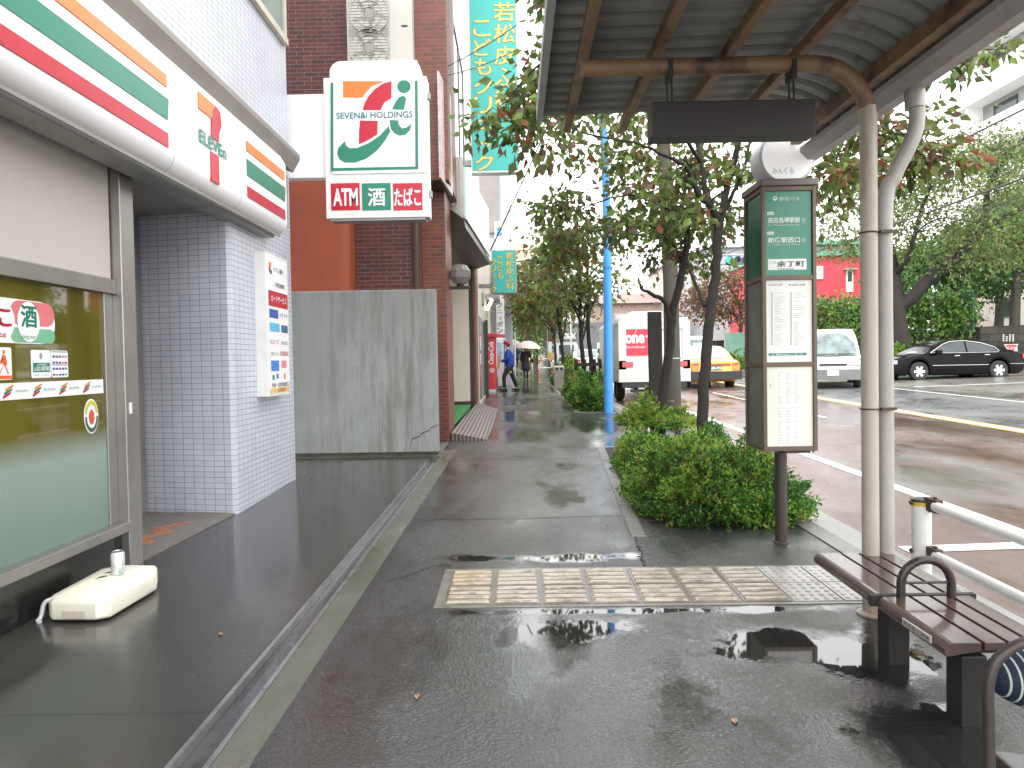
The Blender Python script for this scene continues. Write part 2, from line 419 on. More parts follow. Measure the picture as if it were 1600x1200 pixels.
sheet('pavement', [(sR(-3),-3), (2.3,-3), (2.3,10.15), (.3,10.15), (sR(10.15),10.15), (sR(9.6),9.6)], 0, asphalt)
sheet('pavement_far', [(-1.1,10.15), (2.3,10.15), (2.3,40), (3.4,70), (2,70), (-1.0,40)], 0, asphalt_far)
sheet('pavement_apron', [(-4,9.6), (sR(9.6),9.6), (sR(10.15),10.15), (-1.1,10.15), (-1.1,30), (-4,30)], .002, concrete_wet)
sheet('pavement_patch', [(.86,4.62), (2.3,4.58), (2.3,5.75), (.98,5.75)], .004, asphalt_patch)
sheet('kerb', [(2.3,-3), (2.46,-3), (2.46,80), (2.3,80)], .012, kerb_m)
mb = MB()
mb.hexa([(2.46,-8,gz(-8)-.2), (2.87,-8,gz(-8)-.2), (2.87,80,gz(80)-.2), (2.46,80,gz(80)-.2), (2.46,-8,gz(-8)-.03), (2.87,-8,rz(2.87,-8)+.006), (2.87,80,rz(2.87,80)+.006), (2.46,80,gz(80)-.03)])
K(mb.build('gutter', gutter_m))
def zr(x, y): return rz(x, min(y, 150))
sheet('bus_lane', [(2.87,-8), (8.25,-8), (8.25,120), (2.87,120)], 0, red_road, zr)
sheet('road', [(8.25,-8), (11.8,-8), (11.8,120), (8.25,120)], 0, grey_road, zr)
sheet('side_road', [(11.8,-8), (24,-8), (24,120), (11.8,120)], 0, side_road, zr)
sheet('road_shoulder', [(24,-8), (60,-8), (60,120), (24,120)], 0, side_road, zr)
def strip(name, x0, x1, y0, y1, mt, h=.004, x2=0): 
    mb = MB(); n = max(1, int((y1-y0)/4))
    for i in range(n):
        a = y0+(y1-y0)*i/n; b = y0+(y1-y0)*(i+1)/n
        mb.quad((x0, a, zr(x0, a)+h), (x1, a, zr(x1, a)+h), (x1+x2, b, zr(x1, b)+h), (x0+x2, b, zr(x0, b)+h))
    return K(mb.build(name, mt))
strip('lane_line', 4.02, 4.17, -5, 90, white_paint)
strip('centre_line', 8.08, 8.40, -5, 90, orange_paint)
strip('centre_line_white', 8.16, 8.31, -5, 90, white_paint, .008)
strip('edge_line', 11.5, 11.6, -5, 90, white_paint)
strip('bay_line', 2.95, 3.98, 5.14, 5.3, white_paint)
strip('bay_line', 4.2, 8.1, 5.14, 5.3, white_paint)
strip('road_joint', 11.95, 12.03, -5, 90, gasket)
strip('far_bay_line', 12.4, 18.5, 21.2, 21.35, white_paint)
strip('centre_stripe', 6.3, 6.38, 14, 22, white_paint)

# planter beds and their kerb stones
def planter_kerb(name, pts):
    mb = MB()
    for (a, b) in zip(pts, pts[1:]):
        a = Vector((*a, 0)); b = Vector((*b, 0)); L = (b-a).length; n = max(1, round(L/.6)); d = (b-a)/n; q = Vector((-d.y, d.x, 0)).normalized()*.06
        for i in range(n):
            p0 = a+d*i+d*.01; p1 = a+d*(i+1)-d*.01
            P = []
            for h in (-.05, .008):
                for p in (p0-q, p1-q, p1+q, p0+q): P.append((p.x, p.y, gz(p.y)+h))
            mb.hexa(P)
    return K(mb.build(name, kerb_m, bevel=.008))
planter_kerb('planter_kerb', [(.95,5.35), (1.25,10.2), (2.3,10.3)])
sheet('planter_soil', [(1.10,5.84), (2.29,5.84), (2.29,10.25), (1.4,10.15)], .008, soil)
sheet('pavement_strip', [(1.0,5.75), (2.3,5.75), (2.3,5.84), (1.1,5.84)], .003, asphalt_patch)
sheet('planter_edge', [(.98,5.75), (1.1,5.75), (1.4,10.15), (1.22,10.15)], .006, soil)
planter_kerb('planter_kerb', [(2.3,15.6), (1.42,15.8), (1.46,30), (2.3,30)])
sheet('planter_soil', [(1.48,15.9), (2.28,15.7), (2.28,30), (1.52,29.9)], .02, soil)

def crack(name, pts, wd):
    rr = random.Random(len(pts)*7); mb = MB(); P = []
    for (a, b) in zip(pts, pts[1:]):
        for k in range(10): P.append((a[0]+(b[0]-a[0])*k/10+rr.gauss(0,.008), a[1]+(b[1]-a[1])*k/10+rr.gauss(0,.008)))
    P.append(pts[-1])
    for a, b in zip(P, P[1:]):
        d = Vector((b[0]-a[0], b[1]-a[1])).normalized(); q = Vector((-d.y, d.x))*wd*rr.uniform(.5,1.3)
        mb.quad(*[(x, y, gz(y)+.0055) for x, y in ((a[0]-q.x,a[1]-q.y),(b[0]-q.x,b[1]-q.y),(b[0]+q.x,b[1]+q.y),(a[0]+q.x,a[1]+q.y))])
    return K(mb.build(name, gasket))
crack('pavement_joint', [(-.93,6.02), (.05,6.0), (.93,6.05)], .006)
crack('pavement_joint', [(.86,4.62), (.9,5.1), (.95,5.75), (1.0,6.3)], .008)
crack('pavement_joint', [(-.9,9.3), (.4,9.25), (1.25,9.3)], .007)
crack('pavement_crack', [(-.85,4.4), (-.55,4.75), (-.47,4.7)], .004)

# ------------------------------------------------------------------ tactile paving
def tactile_m():
    mt, nt, o = nodes_of('worn_tactile')
    tc = N(nt, 'ShaderNodeTexCoord').outputs['Object']; b = N(nt, 'ShaderNodeBsdfPrincipled')
    a = noise_(nt, tc, 3.0, 6, .7); w = noise_(nt, stretch(nt, tc, (1, 4, 1)), 9, 5, .7)
    cc = mixc(nt, ramp(nt, a, .35, .65), (.33,.29,.215), (.44,.40,.34))
    sx = N(nt, 'ShaderNodeSeparateXYZ'); nt.links.new(tc, sx.inputs[0])
    yl = math_(nt, 'MULTIPLY', ramp(nt, math_(nt, 'ADD', sx.outputs[0], math_(nt, 'MULTIPLY', sx.outputs[1], -.6)), -2.75, -3.15), ramp(nt, w, .35, .6))
    cc = mixc(nt, yl, cc, (.55,.36,.09))
    cc = mixc(nt, ramp(nt, w, .47, .66), cc, (.13,.12,.10))
    setin(nt, b, 'Base Color', cc); setin(nt, b, 'Roughness', math_(nt, 'ADD', math_(nt, 'MULTIPLY', w, .35), .12, True))
    nt.links.new(b.outputs[0], o.inputs[0]); return mt
mb = MB()
x0, y0, y1 = -.45, 3.965, 4.60
def tl(x, y, z): return (x, y - .012*(x-x0), gz(y)+z)
mb.hexa([tl(x0-.05,y0-.03,-.03), tl(2.2,y0-.03,-.03), tl(2.2,y1+.03,-.03), tl(x0-.05,y1+.03,-.03), tl(x0-.05,y0-.03,.003), tl(2.2,y0-.03,.003), tl(2.2,y1+.03,.003), tl(x0-.05,y1+.03,.003)], 1)
tw = .292
for c in range(9):
    for r in range(2):
        ax = x0+c*tw+.005; ay = y0+r*.315+.005; bx = ax+tw-.012; by = ay+.303
        dz = random.uniform(0, .003)
        mb.hexa([tl(ax,ay,-.02), tl(bx,ay,-.02), tl(bx,by,-.02), tl(ax,by,-.02), tl(ax,ay,.006+dz), tl(bx,ay,.006+dz), tl(bx,by,.006+dz), tl(ax,by,.006+dz)], 3 if c < 7 else 2)
        if c < 7:
            for k in range(4):
                yy = ay+.022+k*.074
                p = [tl(ax+.012,yy,.005), tl(bx-.012,yy,.005), tl(bx-.012,yy+.038,.005), tl(ax+.012,yy+.038,.005), tl(ax+.02,yy+.006,.0165), tl(bx-.02,yy+.006,.0165), tl(bx-.02,yy+.032,.0165), tl(ax+.02,yy+.032,.0165)]
                mb.hexa(p, 0)
        else:
            for i in range(5):
                for j in range(5):
                    cx, cy = ax+.03+i*.056, ay+.032+j*.06
                    rg = [[tl(cx+rr*math.cos(q*math.pi/4), cy+rr*math.sin(q*math.pi/4), zz) for q in range(8)] for rr, zz in ((.018,.006), (.011,.013))]
                    mb.loft(rg, 2, caps=True)
K(mb.build('tactile_paving', [tactile_m(), M('tile_bed', (.16,.155,.14), .3, var=.3, vs=9), M('dot_tile', (.33,.32,.30), .35, var=.2, vs=8), M('tile_groove', (.15,.135,.105), .3, var=.4, vs=7)], smooth=False))

# ------------------------------------------------------------------ convenience store
store = thing('convenience_store', 'convenience store with white and lilac tiled walls under a striped white fascia', 'shop building', (-2.8, 5, .1))
mb = MB(); mb.box((-3.3,-1.2,-.3), (-2.785,4.76,.36)); mb.build('plinth', black_granite, store)
def win_m():
    mt, nt, o = nodes_of('filmed_shop_glass')
    tc = N(nt, 'ShaderNodeTexCoord').outputs['Object']; b = N(nt, 'ShaderNodeBsdfPrincipled')
    sx = N(nt, 'ShaderNodeSeparateXYZ'); nt.links.new(tc, sx.inputs[0])
    fr = ramp(nt, sx.outputs[2], 1.02, .84)                # frosted film on the lower panes
    up = mixc(nt, ramp(nt, noise_(nt, stretch(nt, tc, (1, 3, .4)), .9, 3), .35, .65), (.075,.065,.008), (.125,.11,.02))
    lo = mixc(nt, ramp(nt, sx.outputs[2], .3, .95), (.14,.20,.165), (.27,.33,.30))
    setin(nt, b, 'Base Color', mixc(nt, fr, up, lo))
    setin(nt, b, 'Roughness', math_(nt, 'ADD', math_(nt, 'MULTIPLY', fr, .25), .03))
    nt.links.new(b.outputs[0], o.inputs[0]); return mt
mb = MB(); mb.box((-2.84,-1.0,.42), (-2.815,4.73,2.02)); win = mb.build('window', win_m(), store)
mb = MB()
for z0, z1, d in ((.36,.425,.075), (2.02,2.12,.03)):
    mb.box((-2.86,-1.2,z0), (-2.80+d,4.76,z1))
mb.box((-2.85,4.66,.425), (-2.80,4.76,2.02)); mb.box((-2.83,-1.2,.425), (-2.79,-1.0,2.02))
mb.build('window_frame', steel, store, bevel=.004)
mb = MB(); mb.box((-2.84,-1.2,2.128), (-2.80,4.745,2.905)); mb.build('transom_panel', panel_beige, store)
mb = MB(); mb.box((-2.845,-1.2,2.121), (-2.815,4.755,2.93)); mb.build('panel_gasket', gasket, store)
mb = MB(); mb.box((-2.9,4.76,-.1), (-2.73,4.93,2.95)); mb.box((-2.738,4.80,1.18), (-2.722,4.83,1.26), 1)
mb.build('post', [steel, white_m], store, bevel=.006)
mb = MB(); mb.box((-3.02,4.93,-.1), (-2.9,5.06,2.93)); mb.build('door_track', steel_dk, store)
# tiled pillar with a slim rounded corner
mb = MB()
pil = [(-2.62,6.38), (-2.62,8.04), (-4.2,8.1), (-4.2,6.62), (-2.66,6.33), (-2.63,6.34)]
n = len(pil); mb.add([(x,y,-.2) for x,y in pil]+[(x,y,2.95) for x,y in pil], [tuple(range(n))[::-1], tuple(range(n,2*n))]+[(i,(i+1)%n,n+(i+1)%n,n+i) for i in range(n)])
mb.build('tiled_pillar', tile_w, store)
mb = MB(); mb.box((-9,-1.5,3.72), (-2.62,8.05,12.5)); mb.box((-9,8.0,2.95), (-2.62,8.05,3.72)); mb.box((-2.9,6.33,2.95),(-2.621,8.0,3.1)); mb.build('upper_wall', tile_w, store)
mb = MB(); mb.box((-4.4,-1.2,2.94), (-2.66,8.0,2.99)); mb.build('soffit', soffit_m, store)
mb = MB(); mb.box((-3.3,-1.2,2.905), (-2.7,4.9,2.985)); mb.box((-2.98,4.9,2.89),(-2.7,4.98,2.985)); mb.box((-2.74,4.98,2.92),(-2.66,8.0,2.985)); mb.build('lintel', brick_mat('grey_lintel_tile', (.27,.27,.29), (.29,.29,.31), (.12,.12,.13), .22, .1, .004, 0, .5), store)
mb = MB(); mb.box((-4.25,4.9,-.1), (-3.62,6.6,2.94)); mb.box((-3.62,6.36,-.1),(-3.54,6.47,2.94),1); mb.box((-3.62,5.0,-.1),(-3.54,5.1,2.94),1); mb.build('entrance_door', [M('dark_door_glass', (.05,.055,.05), .12, var=.2), steel_dk], store)
# ledge over the fascia
mb = MB(); mb.prism([(.12,-.10), (.145,-.10), (.225,.045), (.225,.09), (0,.12), (0,-.05)], (-2.63,-1.5,3.80), X_, Z_, -9.30); mb.build('ledge', M('ledge_brown_grey', (.26,.24,.22), .5, var=.1), store)
# upper window
mb = MB(); y0_, y1_ = 5.35, 7.98
mb.box((-2.66,y0_+.06,5.28), (-2.605,y1_-.06,6.9), 1)
mb.box((-2.64,y0_,5.2), (-2.56,y1_,5.28)); mb.box((-2.64,y0_,5.28), (-2.575,y0_+.06,6.9)); mb.box((-2.64,y1_-.06,5.28), (-2.575,y1_,6.9)); mb.box((-2.64,6.6,5.28), (-2.58,6.66,6.9))
mb.build('upper_window', [M('beige_alloy', (.5,.47,.4), .4, .3), M('upper_glass', (.14,.2,.18), .04, var=.2, vs=.8)], store, bevel=.004)
# curved fascia, its stripes standing 4 mm proud
mb = MB()
prof = [(-2.64,3.74), (-2.50,3.74), (-2.45,3.72)]+[(-2.44+.045*math.sin(t), 3.68-.1*(1-math.cos(t))) for t in (.4,.9,1.3)]+[(-2.395,3.45), (-2.393,3.2), (-2.395,3.04)]+arc(-2.53,3.02,.135,0,-80,7)+[(-2.64,2.875)]
ya, yb = -1.4, 7.27
mb.loft([[(x,y,z) for x,z in prof] for y in (ya, 4.86, 4.863, 6.05, 6.053, yb)])
fascia = mb.build('fascia', white_pl, store, smooth=True, ang=50)
for sy in (1.9, 4.87, 6.06):
    mb = MB(); mb.loft([[(x+(.0012 if x > -2.6 else 0),y,z) for x,z in prof] for y in (sy, sy+.006)]); mb.build('fascia_seam', M('seam_grey', (.45,.45,.46), .6), fascia)
mb = MB(); mb.box((-2.68,ya,2.845), (-2.5,yb-.1,2.878)); mb.box((-2.47,ya,2.862),(-2.455,yb-.05,2.885)); mb.build('fascia_rail', steel_dk, store)
def stripes(nm, ya, yb):
    for mt, za, zb in ((sorange,3.45,3.537), (sgreen,3.226,3.374), (sred,3.034,3.132)):
        b = MB(); b.prism([(ya,za),(yb,za),(yb+(.02 if mt==sgreen else .0),zb),(ya,zb)], (-2.397,0,0), Y_, Z_, .010); b.build(nm, mt, fascia)
stripes('fascia_stripe', ya+.02, 4.78); stripes('fascia_stripe', 6.19, 7.2)
def logo_seven(parent, Xp, y, z, w, h, d=.012):
    def P(pts): return [(a*w, b*h) for a, b in pts]
    o = (Xp, y, z)
    for mt, pts in ((sorange, [(.02,1.0),(.02,.80),(.47,.80),(.60,1.0)]),
                    (sred, [(.64,1.0),(.53,.92),(.47,.80),(.44,.56),(.72,.56),(.745,.68),(.84,.80),(.80,.97)]),
                    (sred, [(.40,.37),(.40,.0),(.70,.0),(.70,.37)])):
        b = MB(); b.prism(P(pts), o, Y_, Z_, d); b.build('logo_shape', mt, parent)
    b = MB(); text(b, 'ELEVEn', (Xp+d+.001, y, z+.39*h), Y_, Z_, w*1.0, h*.165, 0, .026); b.build('lettering', sgreen, parent)
logo_seven(fascia, -2.397, 5.25, 2.985, .49, .625)
# stickers on the glass
wp = -2.8145
def sticker(pts, mt, d=.003, x=wp): b = MB(); b.prism(pts, (x,0,0), Y_, Z_, d); return b.build('window_sticker', mt, store)
cap = sticker(rrect(3.15,1.655,4.17,1.905,.124), white_pl)
b = MB(); b.prism([p for p in rrect(3.8,1.76,4.165,1.9,.07)], (wp+.003,0,0), Y_, Z_, .001, 0); b.prism(rrect(3.8,1.66,4.165,1.745,.04), (wp+.003,0,0), Y_, Z_, .001, 1)
b.prism(arc(3.71,1.78,.122,0,360,26)[:-1], (wp+.0042,0,0), Y_, Z_, .001, 2); b.prism([(3.94+.09*math.cos(t*.2618), 1.78+.117*math.sin(t*.2618)) for t in range(24)], (wp+.0062,0,0), Y_, Z_, .001, 2)
b.box((wp+.0042,3.2,1.658),(wp+.0056,3.7,1.902),2)
text(b, 'たばこ', (wp+.0082,3.44,1.745), Y_, Z_, .36, .11, 3, .03); text(b, '酒', (wp+.0082,3.878,1.75), Y_, Z_, .125, .125, 4, .03)
text(b, 'cigarette', (wp+.0082,3.52,1.675), Y_, Z_, .24, .04, 3, 0); text(b, 'liquor', (wp+.0082,3.885,1.675), Y_, Z_, .11, .035, 4, 0)
b.build('sticker_print', [M('pale_red', (.62,.16,.17), .4), M('pale_green', (.16,.42,.25), .4), white_pl, sred, sgreen], cap)
st = sticker(rrect(3.50,1.45,3.80,1.63,.012), white_pl)
b = MB(); zx = wp+.0045
b.box((zx,3.5,1.455),(zx+.0004,3.795,1.475),0); b.ball((zx,3.742,1.605),(.001,.01,.012),10,0)
b.prism([(3.73,1.59),(3.755,1.585),(3.765,1.53),(3.74,1.535),(3.72,1.545)], (zx,0,0), Y_, Z_, .0004, 0)
for q in ([(3.742,1.535),(3.75,1.535),(3.775,1.485),(3.768,1.482)], [(3.742,1.535),(3.735,1.53),(3.70,1.483),(3.708,1.48)], [(3.73,1.575),(3.7,1.535),(3.708,1.53),(3.735,1.565)]): b.prism(q, (zx,0,0), Y_, Z_, .0004, 0)
b.build('sticker_print', [M('vermilion', (.75,.12,.03), .4)], st)
for ya_, yb_, hd in ((3.955,4.12,1), (4.126,4.28,0)):
    st = sticker(rrect(ya_,1.455,yb_,1.62,.012), white_pl); b = MB()
    if hd:
        b.box((zx,ya_+.012,1.49),(zx+.0003,yb_-.01,1.545),0); text(b, 'LED照明', (zx+.003,ya_+.02,1.495), Y_, Z_, .125, .028, 1, .01); text(b, '店内照明', (zx+.003,ya_+.04,1.526), Y_, Z_, .08, .014, 1, .0)
        b.prism([(ya_+.08+.012*math.cos(t), 1.585+.02*math.sin(t)) for t in [i*.4 for i in range(16)]], (zx,0,0), Y_, Z_, .0003, 3); text(b, '使用しています', (zx+.003,ya_+.02,1.466), Y_, Z_, .12, .014, 3, 0)
    else:
        for zz in (1.61,1.53): b.box((zx,ya_+.005,zz),(zx+.0003,yb_-.005,zz+.004),2)
        for i in range(5):
            for j in range(4):
                if random.random() < .8: b.box((zx,ya_+.01+i*.028,1.465+j*.037),(zx+.0003,ya_+.03+i*.028,1.478+j*.037), random.choice([0,2,3,4]))
    b.build('sticker_print', [sgreen, white_pl, blueink, greyink, sred], st)
band = sticker([(-1,1.338),(4.64,1.338),(4.64,1.432),(-1,1.432)], white_pl)
b = MB()
for i in range(9):
    yy = 4.42-i*.232
    for k, q in enumerate((0, 1, 2)):
        b.prism([(yy+.01*(2-k),1.40-.02*k),(yy+.06+.01*(2-k),1.424-.02*k),(yy+.06+.01*(2-k),1.412-.02*k),(yy+.01*(2-k),1.385-.02*k)], (zx,0,0), Y_, Z_, .0004, q)
    text(b, 'ELEVEn', (zx+.003,yy+.095,1.38), Y_, Z_, .1, .012, 1, 0)
b.build('sticker_print', [sorange, sgreen, sred], band)
rd = sticker([(4.50+.075*math.cos(i*.21), 1.19+.115*math.sin(i*.21)) for i in range(30)], white_pl)
b = MB()
ring = lambda r0, r1, a0, a1: [(4.50+.075*r1*math.cos(R_(a)), 1.19+.115*r1*math.sin(R_(a))) for a in range(a0, a1+1, 12)]+[(4.50+.075*r0*math.cos(R_(a)), 1.19+.115*r0*math.sin(R_(a))) for a in range(a1, a0-1, -12)]
b.prism(ring(.68,.92,12,168), (zx,0,0), Y_, Z_, .0004, 0); b.prism(ring(.68,.92,180,360), (zx,0,0), Y_, Z_, .0004, 1)
b.prism([(4.50+.03*math.cos(i*.4), 1.185+.05*math.sin(i*.4)) for i in range(16)], (zx,0,0), Y_, Z_, .0004, 2)
b.build('sticker_print', [M('lime_print', (.5,.5,.03), .4), M('dk_green_print', (.06,.12,.08), .4), M('vermilion2', (.62,.1,.05), .4)], rd)
sticker(rrect(2.9,.78,3.68,1.30,.03), white_pl)

# ------------------------------------------------------------------ things by the shop
mb = MB(); z = .131
mb.hexa([(-3.53,4.95,gz(4.95)-.02),(-2.74,4.95,gz(4.95)-.02),(-2.64,6.37,gz(6.37)-.02),(-3.53,6.4,gz(6.4)-.02),(-3.53,4.95,gz(4.95)+.014),(-2.74,4.95,gz(4.95)+.014),(-2.64,6.37,gz(6.37)+.014),(-3.53,6.4,gz(6.4)+.014)])
for i in range(12):
    y = 5.25+i*.062; x = -2.98+.05*math.sin(i*1.3)
    mb.quad((x-.10,y,gz(y)+.0165),(x+.04,y+.035,gz(y)+.0168),(x+.04,y+.065,gz(y)+.0173),(x-.10,y+.03,gz(y)+.017),1)
T(mb.build('door_mat', [M('grey_mat', (.17,.155,.145), .6, var=.12, vs=20, bump=.3, bs=300), M('orange_print', (.62,.18,.05), .5, var=.3, vs=40)]), 'grey door mat with a faded orange print in the shop entrance', 'mat')

t = thing('parasol_base', 'cream plastic parasol base lying on the granite by the shop window', 'parasol base', (-2.42, 4.1, gz(4.1)), R_(0))
P2 = [at(u, v, Y) for u, v, Y in ((66,955,3.83),(97,968,3.8),(165,970,3.8),(224,925,4.2),(222,912,4.25),(190,893,4.62),(130,893,4.6),(73,935,3.95))]
base = [(-2.70,3.80),(-2.64,3.74),(-2.36,3.74),(-2.30,3.79),(-2.28,4.42),(-2.34,4.5),(-2.64,4.5),(-2.70,4.44)]
def rnd(poly, k):
    cx = sum(p[0] for p in poly)/len(poly); cy = sum(p[1] for p in poly)/len(poly); return [(cx+(x-cx)*k, cy+(y-cy)*k) for x, y in poly]
base = [(-2.69,3.86),(-2.64,3.80),(-2.38,3.79),(-2.32,3.83),(-2.29,4.27),(-2.36,4.42),(-2.60,4.44),(-2.69,4.36)]
rg = []
for k, h in ((.97,.012),(1.0,.03),(1.0,.10),(.985,.122),(.90,.136),(.32,.175),(.2,.177)):
    rg.append([(x,y,gz(y)+h) for x, y in rnd(base, k)])
mb = MB(); mb.loft(rg); mb.build('base_shell', M('cream_plastic', (.74,.72,.6), .42, var=.06, vs=5, dirt=((.45,.42,.32), 7, .62, (1,1,2))), t, smooth=True, ang=28, bevel=.012)
mb = MB()
for cx, cy in ((-2.50,4.13),(-2.49,4.04)):
    mb.lathe([(.022,.02),(.024,.075),(.032,.078),(.034,.070)], (cx,cy,gz(4.1)+.104), n=18)
mb.lathe([(.022,.078-.003),(.0,.076)], (-2.50,4.13,gz(4.1)+.104), n=18, mat=1); mb.lathe([(.022,.075),(.0,.073)], (-2.49,4.04,gz(4.1)+.104), n=18, mat=1)
mb.build('socket', [M('cream_dk', (.6,.57,.46), .5), M('hole', (.12,.11,.09), .7)], t, smooth=True)
mb = MB(); mb.obox((-2.50,3.792,gz(3.8)+.05),(.13,.012,.045)); mb.build('grip', M('cream_dk2', (.5,.47,.38), .5), t, bevel=.004)
mb = MB(); mb.obox((-2.50,3.95,gz(3.95)+.158),(.14,.05,.006), Matrix.Rotation(R_(3),3,'Z')@Matrix.Rotation(R_(9),3,'X')); mb.build('moulded_label', M('cream_dk3', (.56,.53,.42), .5), t)
can = thing('drink_can', 'white and green drink can standing on the cream parasol base', 'drink can', (-2.435,4.11,gz(4.11)+.170)); can.scale = (1.15,1.15,1.15)
mb = MB(); mb.lathe([(.024,0),(.032,.008),(.033,.014),(.033,.112),(.026,.122)], n=24); 
for i in range(9):
    a = random.uniform(-2.8,.6); zz = random.uniform(.03,.1)
    mb.lathe
mb.build('can_body', M('can_print', (.66,.7,.68), .25, .35, var=.05, dirt=((.08,.26,.12), 26, .55, (1,1,.6))), can, world=False, smooth=True)
mb = MB(); mb.lathe([(.026,.122),(.0265,.126),(.024,.126),(.023,.121),(0,.121)], n=24); mb.obox((.004,0,.1225),(.016,.009,.002)); mb.build('lid', M('can_alloy', (.6,.61,.62), .25, .9), can, world=False, smooth=True)
mb = MB(); mb.tube(spline([(-2.66,3.86,gz(3.9)+.12),(-2.70,3.84,gz(3.9)+.1),(-2.715,3.83,gz(3.8)+.03),(-2.72,3.81,gz(3.8)+.012),(-2.70,3.80,gz(3.8)+.008)],4), [.012]*17, 6)
T(mb.build('plastic_strap', M('clear_plastic', (.6,.6,.62), .2)), 'crumpled clear plastic strip hanging beside the cream parasol base', 'plastic strip')

# pillar notice board
t = thing('service_board', 'slim white board of payment service adverts on the tiled pillar', 'notice board', (-2.62,7.2,1.2))
mb = MB(); mb.box((-2.622,6.90,1.19),(-2.50,7.56,2.66)); mb.build('board_case', white_m, t, bevel=.006)
mb = MB(); fx = -2.499; ya, yb = 6.95, 7.53
mb.box((fx-.004,ya,1.22),(fx,yb,2.62),0)
def rowbox(z0, z1, a, b, mt): mb.box((fx,ya+a*(yb-ya),z0),(fx+.002,ya+b*(yb-ya),z1),mt)
def rowtxt(s, z0, h, a, b, mt, bold=.01): text(mb, s, (fx+.003,ya+a*(yb-ya),z0), Y_, Z_, (b-a)*(yb-ya), h, mt, bold)
rowbox(2.47,2.53,.05,.13,4); rowbox(2.53,2.57,.05,.18,1); rowbox(2.45,2.49,.1,.2,3); rowtxt('セブン銀行',2.48,.055,.27,.8,3); rowtxt('三井住友銀行',2.33,.05,.3,.85,2)
rowbox(2.12,2.28,.0,1,4); rowtxt('カードサービス',2.17,.07,.12,.92,0)
rowbox(2.0,2.09,.02,.47,5); rowtxt('トクトク',2.02,.05,.55,.95,2); rowbox(1.86,1.95,.02,.52,6); rowbox(1.86,1.94,.62,.97,7)
rowtxt('Gコープ',1.73,.05,.05,.45,4); rowtxt('かんたん',1.73,.04,.6,.97,2); rowtxt('Tポイント',1.61,.04,.05,.45,3); rowtxt('百貨店',1.61,.05,.52,.97,4)
rowbox(1.45,1.56,.05,.45,8); rowbox(1.48,1.56,.58,.85,9); rowbox(1.36,1.41,.1,.2,3); rowbox(1.37,1.42,.3,.42,8); rowbox(1.36,1.42,.7,.78,1)
rowtxt('年金・公共料金窓口',1.28,.05,.05,.95,2)
rowbox(1.2,1.27,.0,.0,2); mb.box((fx,ya,1.221),(fx+.002,yb,1.275),10); rowtxt('お取扱い',1.23,.035,.35,.85,4)
mb.build('advert_panel', [white_pl, sorange, ink, sgreen, sred, blueink, M('sky_print', (.1,.45,.7), .4), M('navy_print', (.06,.12,.22), .4), M('mid_blue', (.06,.2,.6), .4), M('pink_print', (.7,.22,.25), .4), M('ochre_print', (.72,.46,.17), .4)], t)

# ------------------------------------------------------------------ projecting shop sign
Ys = 8.38
def sp(zx, zy, Y=Ys):                                    # face coordinates measured on the sign
    p = at(430+zx/3.4286, zy/3.4286, Y); return (p.x, p.z)
t = thing('shop_sign', 'white projecting box sign with an orange, red and green numeral emblem', 'shop sign', (-1.66,8.5,3.3))
xa, zt = sp(258,418); xb, zb = sp(826,1160); xc = sp(290,330)[0]; xd = sp(780,330)[0]; ztop = sp(400,326)[1]
r = .14
out = [(xa,zb),(xb,zb),(xb,zt),(xd+.005,zt)]+arc(xd-r,ztop-r,r,0,90)+arc(xc+r,ztop-r,r,90,180)+[(xc,zt),(xa,zt)]
mb = MB(); mb.prism(out, (0,Ys+.22,0), X_, Z_, .22); case = mb.build('sign_case', white_m, t, bevel=.012)
mb = MB(); q = [sp(300,936), sp(784,925), sp(780,432), sp(300,436)]
mb.prism(rrect(sp(288,0)[0],sp(0,940)[1],sp(788,0)[0],zt-.01,.01), (0,Ys-.001,0), X_, Z_, .012, 0); face = mb.build('sign_face', white_pl, t, bevel=.004)
def shape(pts, mt, parent, dy=.014, th=.004, name='emblem_shape'):
    b = MB(); b.prism([sp(*p) for p in pts], (0,Ys-dy,0), X_, Z_, th); return b.build(name, mt, parent)
shape([(299,446),(299,918),(768,908),(764,434),(749,434),(752,894),(314,902),(313,446)], sgreen, face, name='border')
shape([(365,438),(366,525),(470,525),(485,500),(520,465),(585,438)], sorange, face)
shape([(625,437),(624,528),(585,552),(567,592),(470,592),(480,556),(500,520),(535,480),(580,450)], sred, face)
shape([(456,648),(551,650),(549,722),(500,752),(450,775),(451,705)], sred, face)
def ell(cx, cy, rx, ry, n=24): return [(cx+rx*math.cos(2*math.pi*i/n), cy+ry*math.sin(2*math.pi*i/n)) for i in range(n)]
shape(ell(691,466,36,34), sgreen, face)
shape([(690,515),(703,530),(690,590),(628,588),(645,550),(665,522)], sgreen, face)
shape([(614,645),(660,648),(662,668),(680,690),(705,685),(733,665),(722,700),(698,724),(668,728),(640,716),(620,690)], sgreen, face)
shape([(609,678),(618,705),(590,755),(545,810),(490,852),(430,872),(375,872),(345,855),(333,825),(340,795),(375,758),(380,780),(400,796),(440,795),(500,770),(560,730)], sgreen, face)
mb = MB(); p = sp(330,640); q = sp(737,598)
text(mb, 'SEVEN&i HOLDINGS', (p[0],Ys-.020,p[1]), X_, Z_, q[0]-p[0], q[1]-p[1], 0, .012); mb.build('lettering', M('teal_ink', (.02,.15,.17), .4), face)
